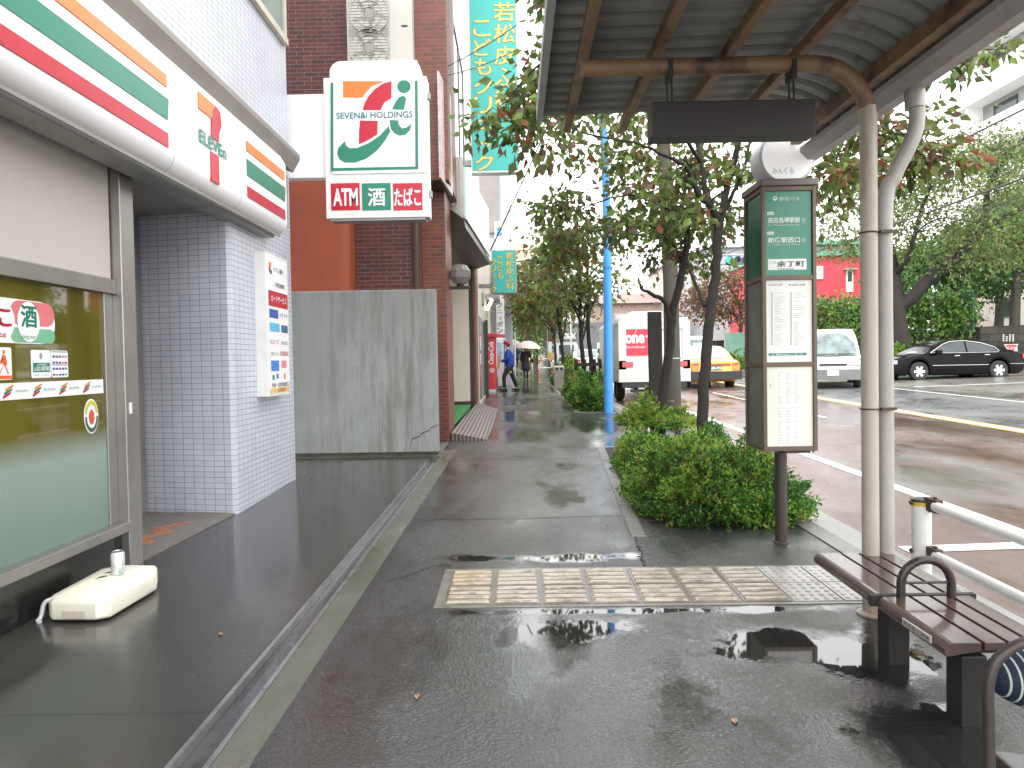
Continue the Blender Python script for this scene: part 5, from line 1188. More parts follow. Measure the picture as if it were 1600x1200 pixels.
# ------------------------------------------------------------------ traffic signal
t = thing('traffic_signal', 'horizontal traffic signal showing green beyond the bus stop', 'traffic signal', (14,38,gz(38)))
a = at(1121,399,38); b = at(1172,414,38); cz_ = (a.z+b.z)/2; hgt = a.z-b.z; x0_, x1_ = a.x, b.x
mb = MB(); mb.prism(rrect(x0_,cz_-.22,x1_,cz_+.22,.2), (0,38.3,0), X_, Z_, .3); mb.build('housing', M('signal_blue_grey', (.32,.38,.45), .4), t, bevel=.02)
for i, mt in enumerate((M('signal_green', (.02,.5,.3), .3, emit=1.6), M('lens_dark', (.03,.035,.04), .2), M('lens_dark2', (.03,.03,.035), .2))):
    cx_ = at((1139,1152,1164)[i],406,37.98).x; mb = MB(); mb.lathe([(0,-.03),(.1,-.025),(.17,-.0),(.17,.02)], (cx_,37.99,cz_), 'y', 24); mb.build('lens', mt, t, smooth=True)
    mb = MB(); mb.lathe([(.2,-.16),(.205,-.16),(.2,.0),(.195,.0)], (cx_,37.99,cz_), 'y', 24, 0, False); mb.build('visor', M('visor_%d'%i, (.2,.24,.28), .5), t, smooth=True)
xp = at(1185,400,38.5).x; mb = MB(); mb.tube([(xp,38.5,gz(38)-.2),(xp,38.5,cz_+1.2)], [.12,.09], 14); mb.tube([(xp,38.5,cz_+.3),(x0_+.4,38.4,cz_+.35)], .05, 8); mb.build('mast', steel, t)
# ------------------------------------------------------------------ vehicles
tyre_m = M('tyre_rubber', (.018,.018,.018), .75, var=.2, vs=20); alloy = M('alloy_rim', (.55,.56,.58), .25, .8, var=.05)
cglass = M('car_glass', (.035,.045,.05), .04, var=.3, vs=1.2); chrome = M('chrome_trim', (.62,.62,.63), .15, .9)
lampc = M('clear_lamp', (.38,.40,.42), .1, .5, var=.3, vs=20); lampr = M('red_lamp', (.38,.02,.02), .2, coat=.6); lampo = M('amber_lamp', (.75,.22,.02), .2, coat=.5)
blackpl = M('black_plastic', (.02,.02,.021), .5)
def wheel(t, x, y, r, w, spokes, rimm):
    s = 1 if y > 0 else -1
    mb = MB(); mb.lathe([(r*.62,-w/2),(r*.9,-w/2),(r*.985,-w*.38),(r,-w*.2),(r,w*.2),(r*.985,w*.38),(r*.9,w/2),(r*.62,w/2)], (x,y,r), 'y', 28, 0, False); ty = mb.build('wheel', tyre_m, t, world=False, smooth=True)
    mb = MB(); f = y+s*w*.42
    mb.lathe([(r*.66,f-s*.03),(r*.66,f),(r*.6,f+s*.005),(r*.58,f-s*.05)] if s > 0 else [(r*.58,f+.05),(r*.6,f-.005),(r*.66,f),(r*.66,f+.03)], (x,0,r), 'y', 28, 0, False)
    mb.lathe([(0,f-s*.055),(r*.6,f-s*.055)], (x,0,r), 'y', 24, 1)
    for k in range(spokes):
        a = 2*math.pi*k/spokes; d = Vector((math.cos(a),0,math.sin(a))); q = Vector((-math.sin(a),0,math.cos(a))); c = Vector((x,f,r))
        mb.hexa([c-q*r*.12-Vector((0,s*.03,0)), c+d*r*.61-q*r*.14-Vector((0,s*.03,0)), c+d*r*.61+q*r*.14-Vector((0,s*.03,0)), c+q*r*.12-Vector((0,s*.03,0)), c-q*r*.13, c+d*r*.61-q*r*.14, c+d*r*.61+q*r*.14, c+q*r*.13])
    mb.lathe([(r*.16,f-s*.02),(r*.14,f+s*.006),(0,f+s*.008)] if s > 0 else [(0,f-.008),(r*.14,f-.006),(r*.16,f+.02)], (x,0,r), 'y', 16, 0, False)
    mb.build('rim', [rimm, M('rim_back', (.12,.12,.125), .4, .5)], ty, world=False, smooth=True)
def vehicle(name, label, cat, loc, rot, s):
    t = thing(name, label, cat, loc, R_(rot)); L = s['L']; W = s['W']/2; r = s['r']; wf, wr_ = s['wf'], s['wr']; paint = s['paint']; lowm = s.get('low', paint)
    deck, roof = s['deck'], s['roof']               # (x, z) side profiles: belt line with bonnet and boot; roof line
    zb0 = s.get('zb', .2); ra = r*1.13
    xs = sorted(set([-L/2+L*i/72 for i in range(73)]))
    wl = s.get('plan', [(-L/2,.80),(-L/2+.12,.92),(-L/2+.5,.985),(0,1),(L/2-.7,.975),(L/2-.25,.88),(L/2,.70)])
    rings = []
    for x in xs:
        zt = lerp(deck, x); w = W*lerp(wl, x); zb = zb0 + lerp([(-L/2,.12),(-L/2+.3,0),(L/2-.3,0),(L/2,.08)], x)
        for xw in (wf, wr_):
            if abs(x-xw) < ra: zb = max(zb, min(zt-.14, r+math.sqrt(ra*ra-(x-xw)**2)))
        h = zt-zb
        sec = [(0,zb),(w*.9,zb),(w*.985,zb+min(.05,h*.2)),(w,zb+h*.45),(w*.985,zb+h*.75),(w*.95,zt-.05),(w*.88,zt-.008),(w*.5,zt+.012),(0,zt+.018)]
        rings.append([(x,y,z) for y, z in sec]+[(x,-y,z) for y, z in sec[-2:0:-1]])
    mb = MB(); mb.loft(rings)
    # greenhouse
    g0, g1 = s['cab']; hb, hr = s.get('hb', .93)*W, s.get('hr', .72)*W; rings = []
    gx = [g0+(g1-g0)*i/40 for i in range(41)]
    for x in gx:
        zb = lerp(deck, x)-.03; zt = max(zb+.02, lerp(roof, x)); k = min(1, (zt-zb)/max(.01, s['H']-zb)); wr2 = hb+(hr-hb)*k
        wb = hb*lerp(wl, x)**.5
        sec = [(wb,zb),(wb+(wr2-wb)*.85,zb+(zt-zb)*.86),(wr2*.93,zt-.012),(wr2*.5,zt+.008*k),(0,zt+.012*k)]
        rings.append([(x,y,z) for y, z in sec]+[(x,-y,z) for y, z in sec[-2::-1]])
    mb.loft(rings); body = mb.build('body', paint, t, world=False, smooth=True, ang=32)
    def side(x, z, pr=.006):
        zb = lerp(deck, x)-.03; zt = max(zb+.02, lerp(roof, x)); k = min(1, (zt-zb)/max(.01, s['H']-zb)); wr2 = hb+(hr-hb)*k; wb = hb*lerp(wl, x)**.5
        q = (z-zb)/max(.01, (zt-zb)*.86); return wb+(wb+(wr2-wb)*.85-wb)*min(q, 1.05)+pr
    for poly in s['win']:
        for sg in (1,-1):
            mb = MB(); P = [(x, sg*side(x, z), z) for x, z in poly]; mb.add(P if sg < 0 else P[::-1], [tuple(range(len(P)))]); mb.build('side_window', cglass, t, world=False)
    if s.get('trim'):
        for sg in (1,-1):
            mb = MB(); mb.tube([(x, sg*side(x,z,.008), z) for x, z in s['trim']], .014, 6); mb.build('window_trim', chrome, t, world=False)
    for nm, (xa, za, ya, xb, zb_, yb) in s['screens']:
        mb = MB()
        def fn(u, v):
            yy = (2*u-1); x = xa+(xb-xa)*v; w = ya+(yb-ya)*v; return (x-(.07 if nm == 'windscreen' else -.05)*yy*yy*(1 if xa > 0 else 1), yy*w, za+(zb_-za)*v)
        mb.grid(fn, 8, 4); mb.build(nm, s.get('sg', cglass), t, world=False, smooth=True)
    for (x, y) in ((wf,1),(wf,-1),(wr_,1),(wr_,-1)): wheel(t, x, y*(W-.10), r, .20, s.get('sp', 6), s.get('rim', alloy))
    mb = MB(); mb.box((-L/2+.5,-W+.22,zb0+.02),(L/2-.5,W-.22,zb0+.25)); mb.build('underbody', blackpl, t, world=False)
    for nm, mt, pts in s['extra']:
        mb = MB()
        for a, b in pts: mb.box(a, b)
        mb.build(nm, mt, t, world=False, bevel=.012)
    return t
both = lambda a, b: [(a, b), ((a[0],-a[1],a[2]), (b[0],-b[1],b[2]))]
carblack = M('black_car_paint', (.003,.003,.0035), .16, var=.05)
sedan_deck = [(-2.5,.72),(-2.46,.90),(-2.3,1.0),(-1.5,1.04),(-.5,1.0),(.8,.98),(1.2,.95),(1.8,.87),(2.25,.76),(2.45,.62),(2.5,.5)]
sedan_roof = [(-2.0,1.03),(-1.55,1.17),(-1.05,1.36),(-.6,1.44),(-.1,1.465),(.3,1.43),(.75,1.25),(1.25,.96)]
SED = dict(L=5.0, W=1.82, H=1.465, r=.335, wf=1.45, wr=-1.45, paint=carblack, deck=sedan_deck, roof=sedan_roof, cab=(-2.0,1.25), zb=.19,
    win=[[(-.35,1.0),(-.35,1.37),(-.85,1.30),(-1.28,1.17),(-1.42,1.03)], [(-.28,1.0),(-.28,1.375),(.2,1.35),(.48,1.26),(.92,1.0)]],
    trim=[(1.02,.985),(.5,1.29),(.2,1.385),(-.3,1.405),(-.9,1.32),(-1.35,1.17),(-1.48,1.02),(-1.40,.985),(0,.975),(1.02,.985)],
    screens=[('windscreen',(1.22,.99,.72,.42,1.40,.58)),('rear_window',(-1.98,1.06,.70,-1.12,1.37,.56))],
    extra=[('headlight', lampc, both((2.18,.5,.60),(2.40,.80,.74))), ('tail_light', lampr, both((-2.5,.55,.74),(-2.34,.86,.90))), ('grille', chrome, [((2.42,-.35,.5),(2.5,.35,.66))]),
           ('bumper', blackpl, [((2.3,-.7,.30),(2.51,.7,.40))]), ('fog_lamp', lampo, both((2.36,.6,.42),(2.44,.75,.48))), ('number_plate', white_m, [((2.49,-.17,.40),(2.52,.17,.52))]),
           ('mirror', carblack, both((.72,.90,.96),(.90,1.06,1.08))), ('door_handle', chrome, both((.0,.915,.86),(.2,.93,.885))+both((-1.1,.905,.88),(-.9,.92,.905))),
           ('side_moulding', chrome, both((-1.05,.912,.53),(1.0,.924,.548))+both((-2.4,.86,.55),(-1.85,.905,.565)))])
P1 = at(1436,594,24.3); P2 = at(1561,594,24.42); ang = math.degrees(math.atan2(P1.y-P2.y, P1.x-P2.x)); mid = (P1+P2)/2
vehicle('black_sedan', 'glossy black saloon car with chrome window trim crossing the side road', 'car', (mid.x-.05,mid.y+.85,(P1.z+P2.z)/2), ang, SED)
ty_paint = M('taxi_yellow', (.85,.42,.02), .2, var=.04, coat=.8)
carblack.node_tree.nodes['Principled BSDF'].inputs['Specular IOR Level'].default_value = .12
tdeck = [(-2.3,.66),(-2.27,.93),(-2.1,.98),(-1.35,1.0),(-.5,.96),(.9,.93),(1.4,.9),(2.1,.8),(2.3,.6)]
troof = [(-1.75,.99),(-1.25,1.36),(-.9,1.47),(-.2,1.50),(.35,1.46),(1.0,.95)]
TAXI = dict(L=4.6, W=1.72, H=1.5, r=.31, wf=1.32, wr=-1.36, paint=ty_paint, deck=tdeck, roof=troof, cab=(-1.75,1.0), zb=.24, hr=.74,
    plan=[(-2.3,.93),(-2.15,.98),(0,1),(1.9,.95),(2.3,.82)], sp=5, rim=blackpl,
    win=[[(-.3,.97),(-.3,1.40),(-.95,1.38),(-1.3,1.0)],[(-.2,.97),(-.2,1.40),(.3,1.38),(.75,.97)]],
    screens=[('windscreen',(.98,.97,.68,.42,1.42,.58)),('rear_window',(-1.745,1.03,.70,-1.20,1.43,.56))], sg=M('bright_rear_glass', (.35,.37,.36), .05),
    extra=[('tail_light', lampo, both((-2.33,.56,.62),(-2.24,.80,.88))), ('tail_light', lampr, both((-2.335,.58,.80),(-2.25,.78,.88))), ('rear_panel', lampr, [((-2.325,-.5,.79),(-2.29,.5,.86))]),
           ('bumper', blackpl, [((-2.4,-.85,.32),(-2.2,.85,.60))]), ('number_plate', M('green_plate',(.03,.12,.06),.4), [((-2.335,-.19,.64),(-2.30,.19,.78))]), ('roof_lamp', white_m, [((-.25,-.14,1.49),(-.05,.14,1.60))]),
           ('mirror', blackpl, both((.75,.86,.92),(.88,1.02,1.04)))])
a = at(1114,607,24.4); tx = vehicle('taxi', 'yellow and orange taxi seen from behind on the wet red lane', 'taxi', (a.x,24.4+2.2,a.z-.02), 91, TAXI); tx.scale = (1.06,1.06,1.06)
mb = MB(); text(mb, '89-93', (-2.338,.16,.655), -Y_, Z_, .32, .10, 0, .02); mb.build('plate_lettering', white_m, tx, world=False)
vwhite = M('white_van_paint', (.62,.63,.64), .2, var=.03, coat=.7); vgrey = M('grey_bumper', (.16,.17,.17), .5)
vdeck = [(-2.15,.9),(-2.1,1.02),(1.5,1.02),(1.75,1.0),(2.0,.95),(2.1,.72),(2.15,.5)]
vroof = [(-2.14,1.0),(-2.05,1.8),(-1.8,1.9),(.7,1.93),(1.05,1.84),(1.95,.97)]
VAN = dict(L=4.3, W=1.69, H=1.93, r=.30, wf=1.30, wr=-1.25, paint=vwhite, deck=vdeck, roof=vroof, cab=(-2.14,1.95), zb=.28, hr=.84, hb=.96,
    plan=[(-2.15,.95),(-2,1),(1.6,.99),(2.0,.93),(2.15,.82)], sp=5, rim=steel,
    win=[[(.55,1.08),(.55,1.68),(1.0,1.66),(1.55,1.08)],[(-.5,1.08),(-.5,1.68),(.45,1.68),(.45,1.08)],[(-1.9,1.08),(-1.8,1.68),(-.6,1.68),(-.6,1.08)]],
    screens=[('windscreen',(1.95,1.06,.74,1.12,1.80,.62)),('rear_window',(-2.15,1.1,.68,-2.08,1.72,.6))], sg=M('pale_glass', (.13,.17,.17), .08, var=.5, vs=3),
    extra=[('headlight', lampc, both((2.0,.45,.72),(2.13,.79,.90))), ('bumper', vgrey, [((1.95,-.83,.28),(2.22,.83,.62))]), ('grille', blackpl, [((2.08,-.4,.74),(2.15,.4,.80))]),
           ('number_plate', white_m, [((2.215,-.17,.42),(2.235,.17,.58))]), ('mirror', blackpl, both((1.35,.85,1.12),(1.48,1.02,1.34))), ('wiper', ink, [((1.90,-.5,1.10),(1.93,.1,1.12)),((1.90,.15,1.10),(1.93,.65,1.12))]),
           ('tail_light', lampr, both((-2.17,.66,.8),(-2.08,.83,1.2)))])
a = at(1301,607,21.7); vn = vehicle('white_van', 'white van with grey bumper driving towards the bus stop', 'van', (a.x+.8,21.7+1.95,a.z-.01), -112, VAN)
a = at(1086,575,34); vehicle('white_van', 'white van ahead of the taxi, mostly hidden by a tree trunk', 'van', (a.x,36,rz(a.x,36)), 90, VAN)
gv = dict(VAN); gv['paint'] = M('silver_van_paint', (.32,.33,.34), .25, .3, coat=.5); gv['sg'] = cglass
vehicle('grey_van', 'grey van with a dark rear window far along the kerb behind the trees', 'van', (3.15,45,rz(3.3,45)), 92, gv)
cr = dict(SED); cr['paint'] = M('silver_car_paint', (.4,.41,.42), .2, .2, coat=.6); vehicle('silver_car', 'silver car with red tail lights parked behind the far planter trees', 'car', (3.85,38,rz(3.9,38)), 92, cr)

# box truck
a = at(966,630,19.3); b = at(1078,628,19.3)
tw_ = b.x-a.x; tz = rz(4,19.3); tcx = (a.x+b.x)/2+.02
tk = thing('box_truck', 'white box truck with a red advert panel on its back, parked at the kerb', 'truck', (tcx,19.3,tz))
tp_ = M('truck_white', (.58,.58,.55), .35, var=.06, vs=2, dirt=((.4,.38,.33), 3, .62, (1,1,2)))
hw = tw_/2; Zt = at(1000,497,19.3).z-tz; Zl = at(1000,597,19.3).z-tz
mb = MB(); mb.loft([[(x*hw, y, z) for x, z in ((-1,Zl),(-1,Zt-.12),(-.93,Zt),(.93,Zt),(1,Zt-.12),(1,Zl))] for y in (0.0,4.3)]); mb.build('cargo_box', tp_, tk, world=False, bevel=.02)
mb = MB()
for x0_, x1_, z0_, z1_ in ((-hw,-hw+.22,Zl+.35,Zt-.1),(hw-.22,hw,Zl+.35,Zt-.1),(-hw+.22,hw-.22,Zt-.32,Zt-.1),(-hw,hw,Zl,Zl+.62)): mb.box((x0_,-.05,z0_),(x1_,0,z1_))
mb.build('rear_frame', tp_, tk, world=False, bevel=.012)
mb = MB(); mb.box((-hw+.22,-.012,Zl+.622),(hw-.22,-.002,Zt-.322)); mb.build('rear_shutter', M('shutter_white', (.6,.6,.57), .4), tk, world=False)
pa = at(971,510,19.28); pb = at(1020,555,19.28); ta = at(977,535,19.28).x-tcx; tb = at(1007,535,19.28).x-tcx
mb = MB(); mb.box((pa.x-tcx,-.035,pb.z-tz),(pb.x-tcx,-.013,pa.z-tz)); ad = mb.build('advert_panel', M('advert_red', (.58,.015,.04), .35, coat=.2), tk, world=False)
mb = MB(); x0_, z0_ = pa.x-tcx, pb.z-tz; text(mb, 'one', (ta,-.038,z0_+.34), X_, Z_, tb-ta, .25, 0, .04); text(mb, '+', (tb+.02,-.038,z0_+.49), X_, Z_, .08, .08, 0, .03); text(mb, 'Coca-Cola East Japan', (ta,-.038,z0_+.19), X_, Z_, tb-ta, .085, 0, .0, slant=.3)
for q in ((.33,.64),(.36,.69),(.35,.74),(.37,.79)): mb.prism(ell(x0_+q[0]+.05,z0_+q[1],.012,.018,8), (0,-.037,0), X_, Z_, .001)
mb.build('lettering', white_pl, ad, world=False)
mb = MB(); mb.hexa([(-hw+.28,.05,Zt+.0),(hw-.28,.05,Zt+.0),(hw-.28,1.2,Zt+.0),(-hw+.28,1.2,Zt+.0),(-hw+.42,.15,Zt+.2),(hw-.42,.15,Zt+.2),(hw-.42,1.1,Zt+.2),(-hw+.42,1.1,Zt+.2)]); mb.box((hw-.75,.0,Zt),(hw-.45,.2,Zt+.42)); mb.build('roof_hood', vwhite, tk, world=False, bevel=.02)
for s in (-1,1):
    mb = MB(); mb.box((s*hw*.93-s*.02,-.07,Zl+.42),(s*hw*.6,-.048,Zl+.57)); mb.build('tail_light', lampr, tk, world=False, bevel=.01)
mb = MB(); mb.box((-.18,-.065,Zl+.42),(.16,-.05,Zl+.62)); mb.build('number_plate', white_m, tk, world=False)
mb = MB(); mb.box((.22,-.075,Zl+.5),(.42,-.05,Zl+.78)); mb.build('control_box', white_m, tk, world=False, bevel=.01)
mb = MB(); mb.box((-hw+.1,-.02,Zl-.16),(hw-.1,.08,Zl-.002)); mb.box((-hw+.35,.1,.28),(hw-.35,.2,.36)); mb.box((-.5,.3,.35),(-.4,4.0,.55)); mb.box((.4,.3,.35),(.5,4.0,.55)); mb.build('chassis', blackpl, tk, world=False)
def truck_wheel(x, y):
    sg = 1 if x > 0 else -1; r = .35; w = .24
    mb = MB(); mb.lathe([(r*.6,-w/2),(r*.92,-w/2),(r,-w*.3),(r,w*.3),(r*.92,w/2),(r*.6,w/2)], (x,y,r), 'x', 26, 0, False); ty = mb.build('wheel', tyre_m, tk, world=False, smooth=True)
    mb = MB(); mb.lathe([(r*.62,-.02),(r*.5,0),(r*.2,.0),(0,.0)] , (x+sg*.06,y,r), 'x', 22); mb.build('rim', steel, ty, world=False)
for y in (1.2, 4.9):
    for x in (-hw+.2, hw-.2): truck_wheel(x, y)
mb = MB(); mb.loft([[(x*hw*.9,y,z) for x, z in ((-1,.45),(-1,1.3),(-.86,2.05),(.86,2.05),(1,1.3),(1,.45))] for y in (4.4,5.9)]); mb.build('cab', vwhite, tk, world=False, bevel=.03)
mb = MB(); mb.box((hw*.91,4.7,1.25),(hw*.93,5.5,1.85)); mb.box((-hw*.93,4.7,1.25),(-hw*.91,5.5,1.85)); mb.build('cab_window', cglass, tk, world=False)
mb = MB(); mb.box((hw+.04,5.3,1.3),(hw+.2,5.4,1.75)); mb.tube([(hw*.9,5.5,1.5),(hw+.1,5.4,1.7)], .015, 6); mb.build('mirror', blackpl, tk, world=False)
# ------------------------------------------------------------------ vegetation
rnd_ = random.Random(11)
LG = [leaf_mat('leaf_deep', (.065,.105,.026), .5), leaf_mat('leaf_olive', (.13,.15,.042), .5), leaf_mat('leaf_fresh', (.17,.25,.055), .5), leaf_mat('leaf_russet', (.20,.08,.035), .45), leaf_mat('leaf_mauve', (.15,.095,.08), .4)]
bark = M('dark_wet_bark', (.016,.013,.010), .85, var=.35, vs=8, bump=.7, bs=40, dirt=((.03,.042,.012), 3, .58, (1,1,.5)))
bark2 = M('grey_bark', (.06,.052,.042), .75, var=.3, vs=5, bump=.6, bs=25)
def rv(s=1): return Vector((rnd_.gauss(0,s), rnd_.gauss(0,s), rnd_.gauss(0,s)))
def leaf(mb, p, d, L, W, mat):
    d = d.normalized(); s = d.cross(rv()); 
    if s.length < 1e-5: return
    s.normalize(); n = d.cross(s); a = L*.42
    l = p+d*a+s*W*.5+n*W*.14; r = p+d*a-s*W*.5+n*W*.14; tip = p+d*L-n*L*.12
    i = len(mb.v); mb.v += [tuple(p), tuple(r), tuple(tip), tuple(l)]; mb.f += [[i,i+1,i+2],[i,i+2,i+3]]; mb.m += [mat, mat]
def pick(w):
    x = rnd_.random()*sum(w)
    for i, k in enumerate(w):
        x -= k
        if x <= 0: return i
    return len(w)-1
def clump(mb, c, n, spread, L, wts, droop=.35, flat=.7):
    mix = [k*rnd_.uniform(.2, 1.9) for k in wts]
    for _ in range(n):
        o = Vector((rnd_.gauss(0,spread), rnd_.gauss(0,spread), rnd_.gauss(0,spread*flat)))
        d = o*.6/spread+rv(.55); d.z -= droop*2
        k = rnd_.uniform(.7, 1.25); leaf(mb, c+o, d, L*k, L*k*.62, pick(mix))
def tree(name, label, limbs, clusters, mats, wts, L, bm, group=None, base=None, twr=.012):
    """limbs: polylines of (point, radius); clusters: (centre, leaves, spread)"""
    b0_ = Vector(limbs[0][0][0]); t = thing(name, label, 'tree', tuple(b0_), 0, group)
    mb = MB(); nodes = []
    for pl in limbs:
        P = spline([p for p, r in pl], 5); R2 = []
        for i in range(len(P)):
            k = i/5; j = min(int(k), len(pl)-2); f_ = k-j; R2.append(pl[j][1]+(pl[j+1][1]-pl[j][1])*f_)
        P = [p+rv(.006) for p in P]
        mb.tube(P, R2, 10); nodes += [(p, r) for p, r in zip(P[3:], R2[3:])]
    cm = MB()
    for c, n, sp, *w_ in clusters:
        c = Vector(c)
        q, r = min(nodes, key=lambda a: (a[0]-c).length+.6*max(0, a[0].z-c.z))
        if (q-c).length > .15:
            midp = (q+c)/2+rv(.06*(q-c).length)+Vector((0,0,.10*(q-c).length))
            pts = spline([q, midp, c], 4); rr = min(r*.5, twr*1.6)
            mb.tube(pts, [rr+(twr*.25-rr)*i/(len(pts)-1) for i in range(len(pts))], 5)
            if (q-c).length < 3: nodes += [(p, twr) for p in pts[3:-1]]
            for k in range(2):
                e = c+rv(sp*.9); mb.tube([pts[-3], (pts[-3]+e)/2+rv(.03), e], [twr*.45, twr*.3, twr*.15], 4)
        clump(cm, c, n, sp, L, w_[0] if w_ else wts)
    mb.build('trunk', bm, t, smooth=True, ang=70, uv=False); cm.build('crown', mats, t, uv=False); return t
def reg(u0, u1, v0, v1, Y0, Y1, n, k, sp, ok=None):
    kf = .62 if Y0 < 20 else 1; sp *= .86 if Y0 < 20 else 1; k *= 1.25 if Y0 < 20 else 1
    out = []
    while len(out) < n*kf:
        u, v, Y = rnd_.uniform(u0,u1), rnd_.uniform(v0,v1), rnd_.uniform(Y0,Y1)
        if ok and not ok(u, v): continue
        out.append((at(u,v,Y), int(k*rnd_.uniform(.6,1.4)*(.8 if Y0 < 20 else 1)), sp*rnd_.uniform(.75,1.25)))
    return out
def pl_(Y, *pts): return [(at(u,v,Y+dy), r) for u, v, dy, r in pts]
YB = 8.55
limbsB = [ [(Vector((2.34,YB,gz(YB)-.1)), .085)]+pl_(YB,(1097,690,0,.075),(1100,605,0,.068),(1106,530,0,.066),(1114,460,0,.062),(1121,400,0,.058),(1123,352,0,.056)),
  pl_(YB,(1123,352,0,.05),(1112,325,-.1,.042),(1092,304,-.2,.036),(1074,264,-.3,.028),(1035,241,-.5,.02),(985,222,-.7,.013),(900,205,-.9,.008)),
  pl_(YB,(1120,345,0,.045),(1104,300,.1,.036),(1096,255,.1,.028),(1088,215,.2,.022),(1060,120,.2,.015),(1020,20,.2,.01)),
  pl_(YB,(1123,352,0,.05),(1131,318,0,.044),(1142,270,0,.04),(1155,215,-.1,.036),(1170,120,-.3,.028),(1220,20,-.4,.02),(1300,-60,-.5,.012)),
  pl_(YB,(1127,338,0,.03),(1146,300,.1,.024),(1162,264,.1,.022),(1173,220,.2,.018),(1200,160,.3,.014),(1290,90,.2,.01),(1420,60,-.4,.007)),
  pl_(YB,(1096,255,.1,.025),(1010,130,-.6,.018),(900,80,-1.2,.014),(820,120,-1.4,.01),(780,190,-1.5,.006)),
  pl_(YB,(1101,478,0,.026),(1085,440,.4,.022),(1072,408,.8,.018)) ]
RED = (.22,.36,.14,.22,.06)
def red(cl): return [(c, n, s, RED) for c, n, s in cl]
clB = (reg(748,868,100,285,6.9,8.3,17,58,.15, lambda u,v: (v > 135+max(0,(775-u))*1.6 if u < 812 else True) and not (v > 240 and u > 830)) + reg(850,1010,165,300,7.5,9.3,17,34,.16) + reg(1140,1345,150,330,7.8,9.5,30,60,.19)
  + red(reg(1335,1430,185,285,7.2,8.6,14,50,.16) + reg(1395,1475,165,265,7,8,11,36,.13)) + red(reg(1450,1590,70,118,6.4,7.4,9,20,.13,lambda u,v: v < 190-(u-1380)*.62) + reg(1490,1510,235,260,7.2,7.4,3,30,.1))
  + reg(945,1175,215,345,8,9.8,22,46,.18) + reg(825,885,-20,60,6.8,8,6,40,.14) + reg(950,1500,-250,-10,7,9.5,16,34,.24))
tree('dogwood_tree', 'mossy dogwood tree leaning over the shrubs nearest the bus stop', limbsB, clB, LG, (.36,.42,.30,.10,.06), .128, bark, 'dogwood trees in the planters')
YA = 10.0
limbsA = [ [(Vector((2.12,YA,gz(YA)-.1)), .085)]+pl_(YA,(1032,655,0,.075),(1038,600,0,.072),(1045,555,0,.066),(1052,490,0,.06),(1063,440,0,.055),(1071,395,0,.05),(1076,345,.1,.04),(1080,270,.2,.03)),
  pl_(YA,(1047,505,0,.04),(1038,472,-.1,.034),(1020,460,-.2,.028),(1004,452,-.3,.022),(998,440,-.3,.015)),
  pl_(YA,(1072,390,0,.035),(1062,345,-.2,.026),(1040,325,-.4,.02),(980,305,-.7,.014),(920,322,-.9,.009),(880,345,-.8,.005)),
  pl_(YA,(1068,415,0,.03),(1050,380,.3,.022),(1000,345,.6,.015),(940,370,.8,.009)) ]
clA = (reg(846,1075,262,400,9.0,11,48,58,.18, lambda u,v: v > 262+max(0,(930-u))*.75 and v < 405) + reg(985,1165,300,455,9.3,10.8,17,46,.17, lambda u,v: not (1060 < u < 1130 and v > 420) and v < 470-.7*abs(u-1075)+0) + reg(845,905,355,440,9.5,11,8,36,.16) + reg(900,1100,170,262,9.5,11,9,34,.18) + reg(950,1150,-200,100,9.3,11.5,9,30,.25))
tree('dogwood_tree', 'dark forked dogwood tree behind the leaning one, in front of the concrete pole', limbsA, clA, LG, (.40,.40,.28,.08,.04), .128, bark, 'dogwood trees in the planters')
def avenue(x, Y, H, rx, rzc, zc, ncl, nl, wts, label, L=.16, sp=.34, stems=1, cx=0):
    z0_ = gz(Y); limbs = []
    for k in range(stems):
        o = Vector((x+.25*k, Y+.1*k, z0_)); limbs.append([(o-Vector((0,0,.1)), .08), (o+Vector((.02,0,1.0)), .07), (o+Vector((-.05,.05,2.0)), .06), (o+Vector((cx*.4,.1,zc)), .045), (o+Vector((cx*.7,.1,zc+rzc*.7)), .02)])
    for k in range(7):
        a = k*.9+rnd_.random(); b_ = Vector((x,Y,z0_+1.7+.25*k)); e = Vector((x+cx+rx*.75*math.cos(a), Y+rx*.75*math.sin(a), z0_+zc+rnd_.uniform(-.3,.5)*rzc)); limbs.append([(b_, .035), ((b_+e)/2+Vector((0,0,.25)), .024), (e, .01)])
    cl = []
    while len(cl) < ncl:
        p = Vector((rnd_.uniform(-1,1), rnd_.uniform(-1,1), rnd_.uniform(-1,1)))
        if .12 < p.length < 1: cl.append((Vector((x+cx+p.x*rx, Y+p.y*rx, z0_+zc+p.z*rzc)), int(nl*rnd_.uniform(.6,1.4)), sp*rnd_.uniform(.7,1.3)))
    return tree('dogwood_tree', label, limbs, cl, LG, wts, L, bark, 'dogwood trees in the planters')
avenue(2.0, 20.3, 5, 1.5, 1.35, 3.75, 40, 40, (.30,.36,.34,.16,.05), 'leafy dogwood tree with staked trunk behind the blue pole', .19, .28, 2, -.1)
avenue(1.9, 27.5, 5, 1.75, 1.35, 3.8, 42, 42, (.2,.36,.26,.24,.10), 'reddish dogwood tree further along the second planter', .22, .32, 1, -.7)
avenue(2.1, 36, 6, 2.1, 1.5, 4.0, 44, 42, (.3,.36,.34,.1,.05), 'green dogwood tree beyond the white marker post', .22, .42, 1, -1.3)
avenue(3.2, 47, 6, 2.8, 2.0, 4.4, 50, 46, (.45,.35,.16,.1,.05), 'farthest green roadside tree over the parked cars', .28, .5, 1, -1)
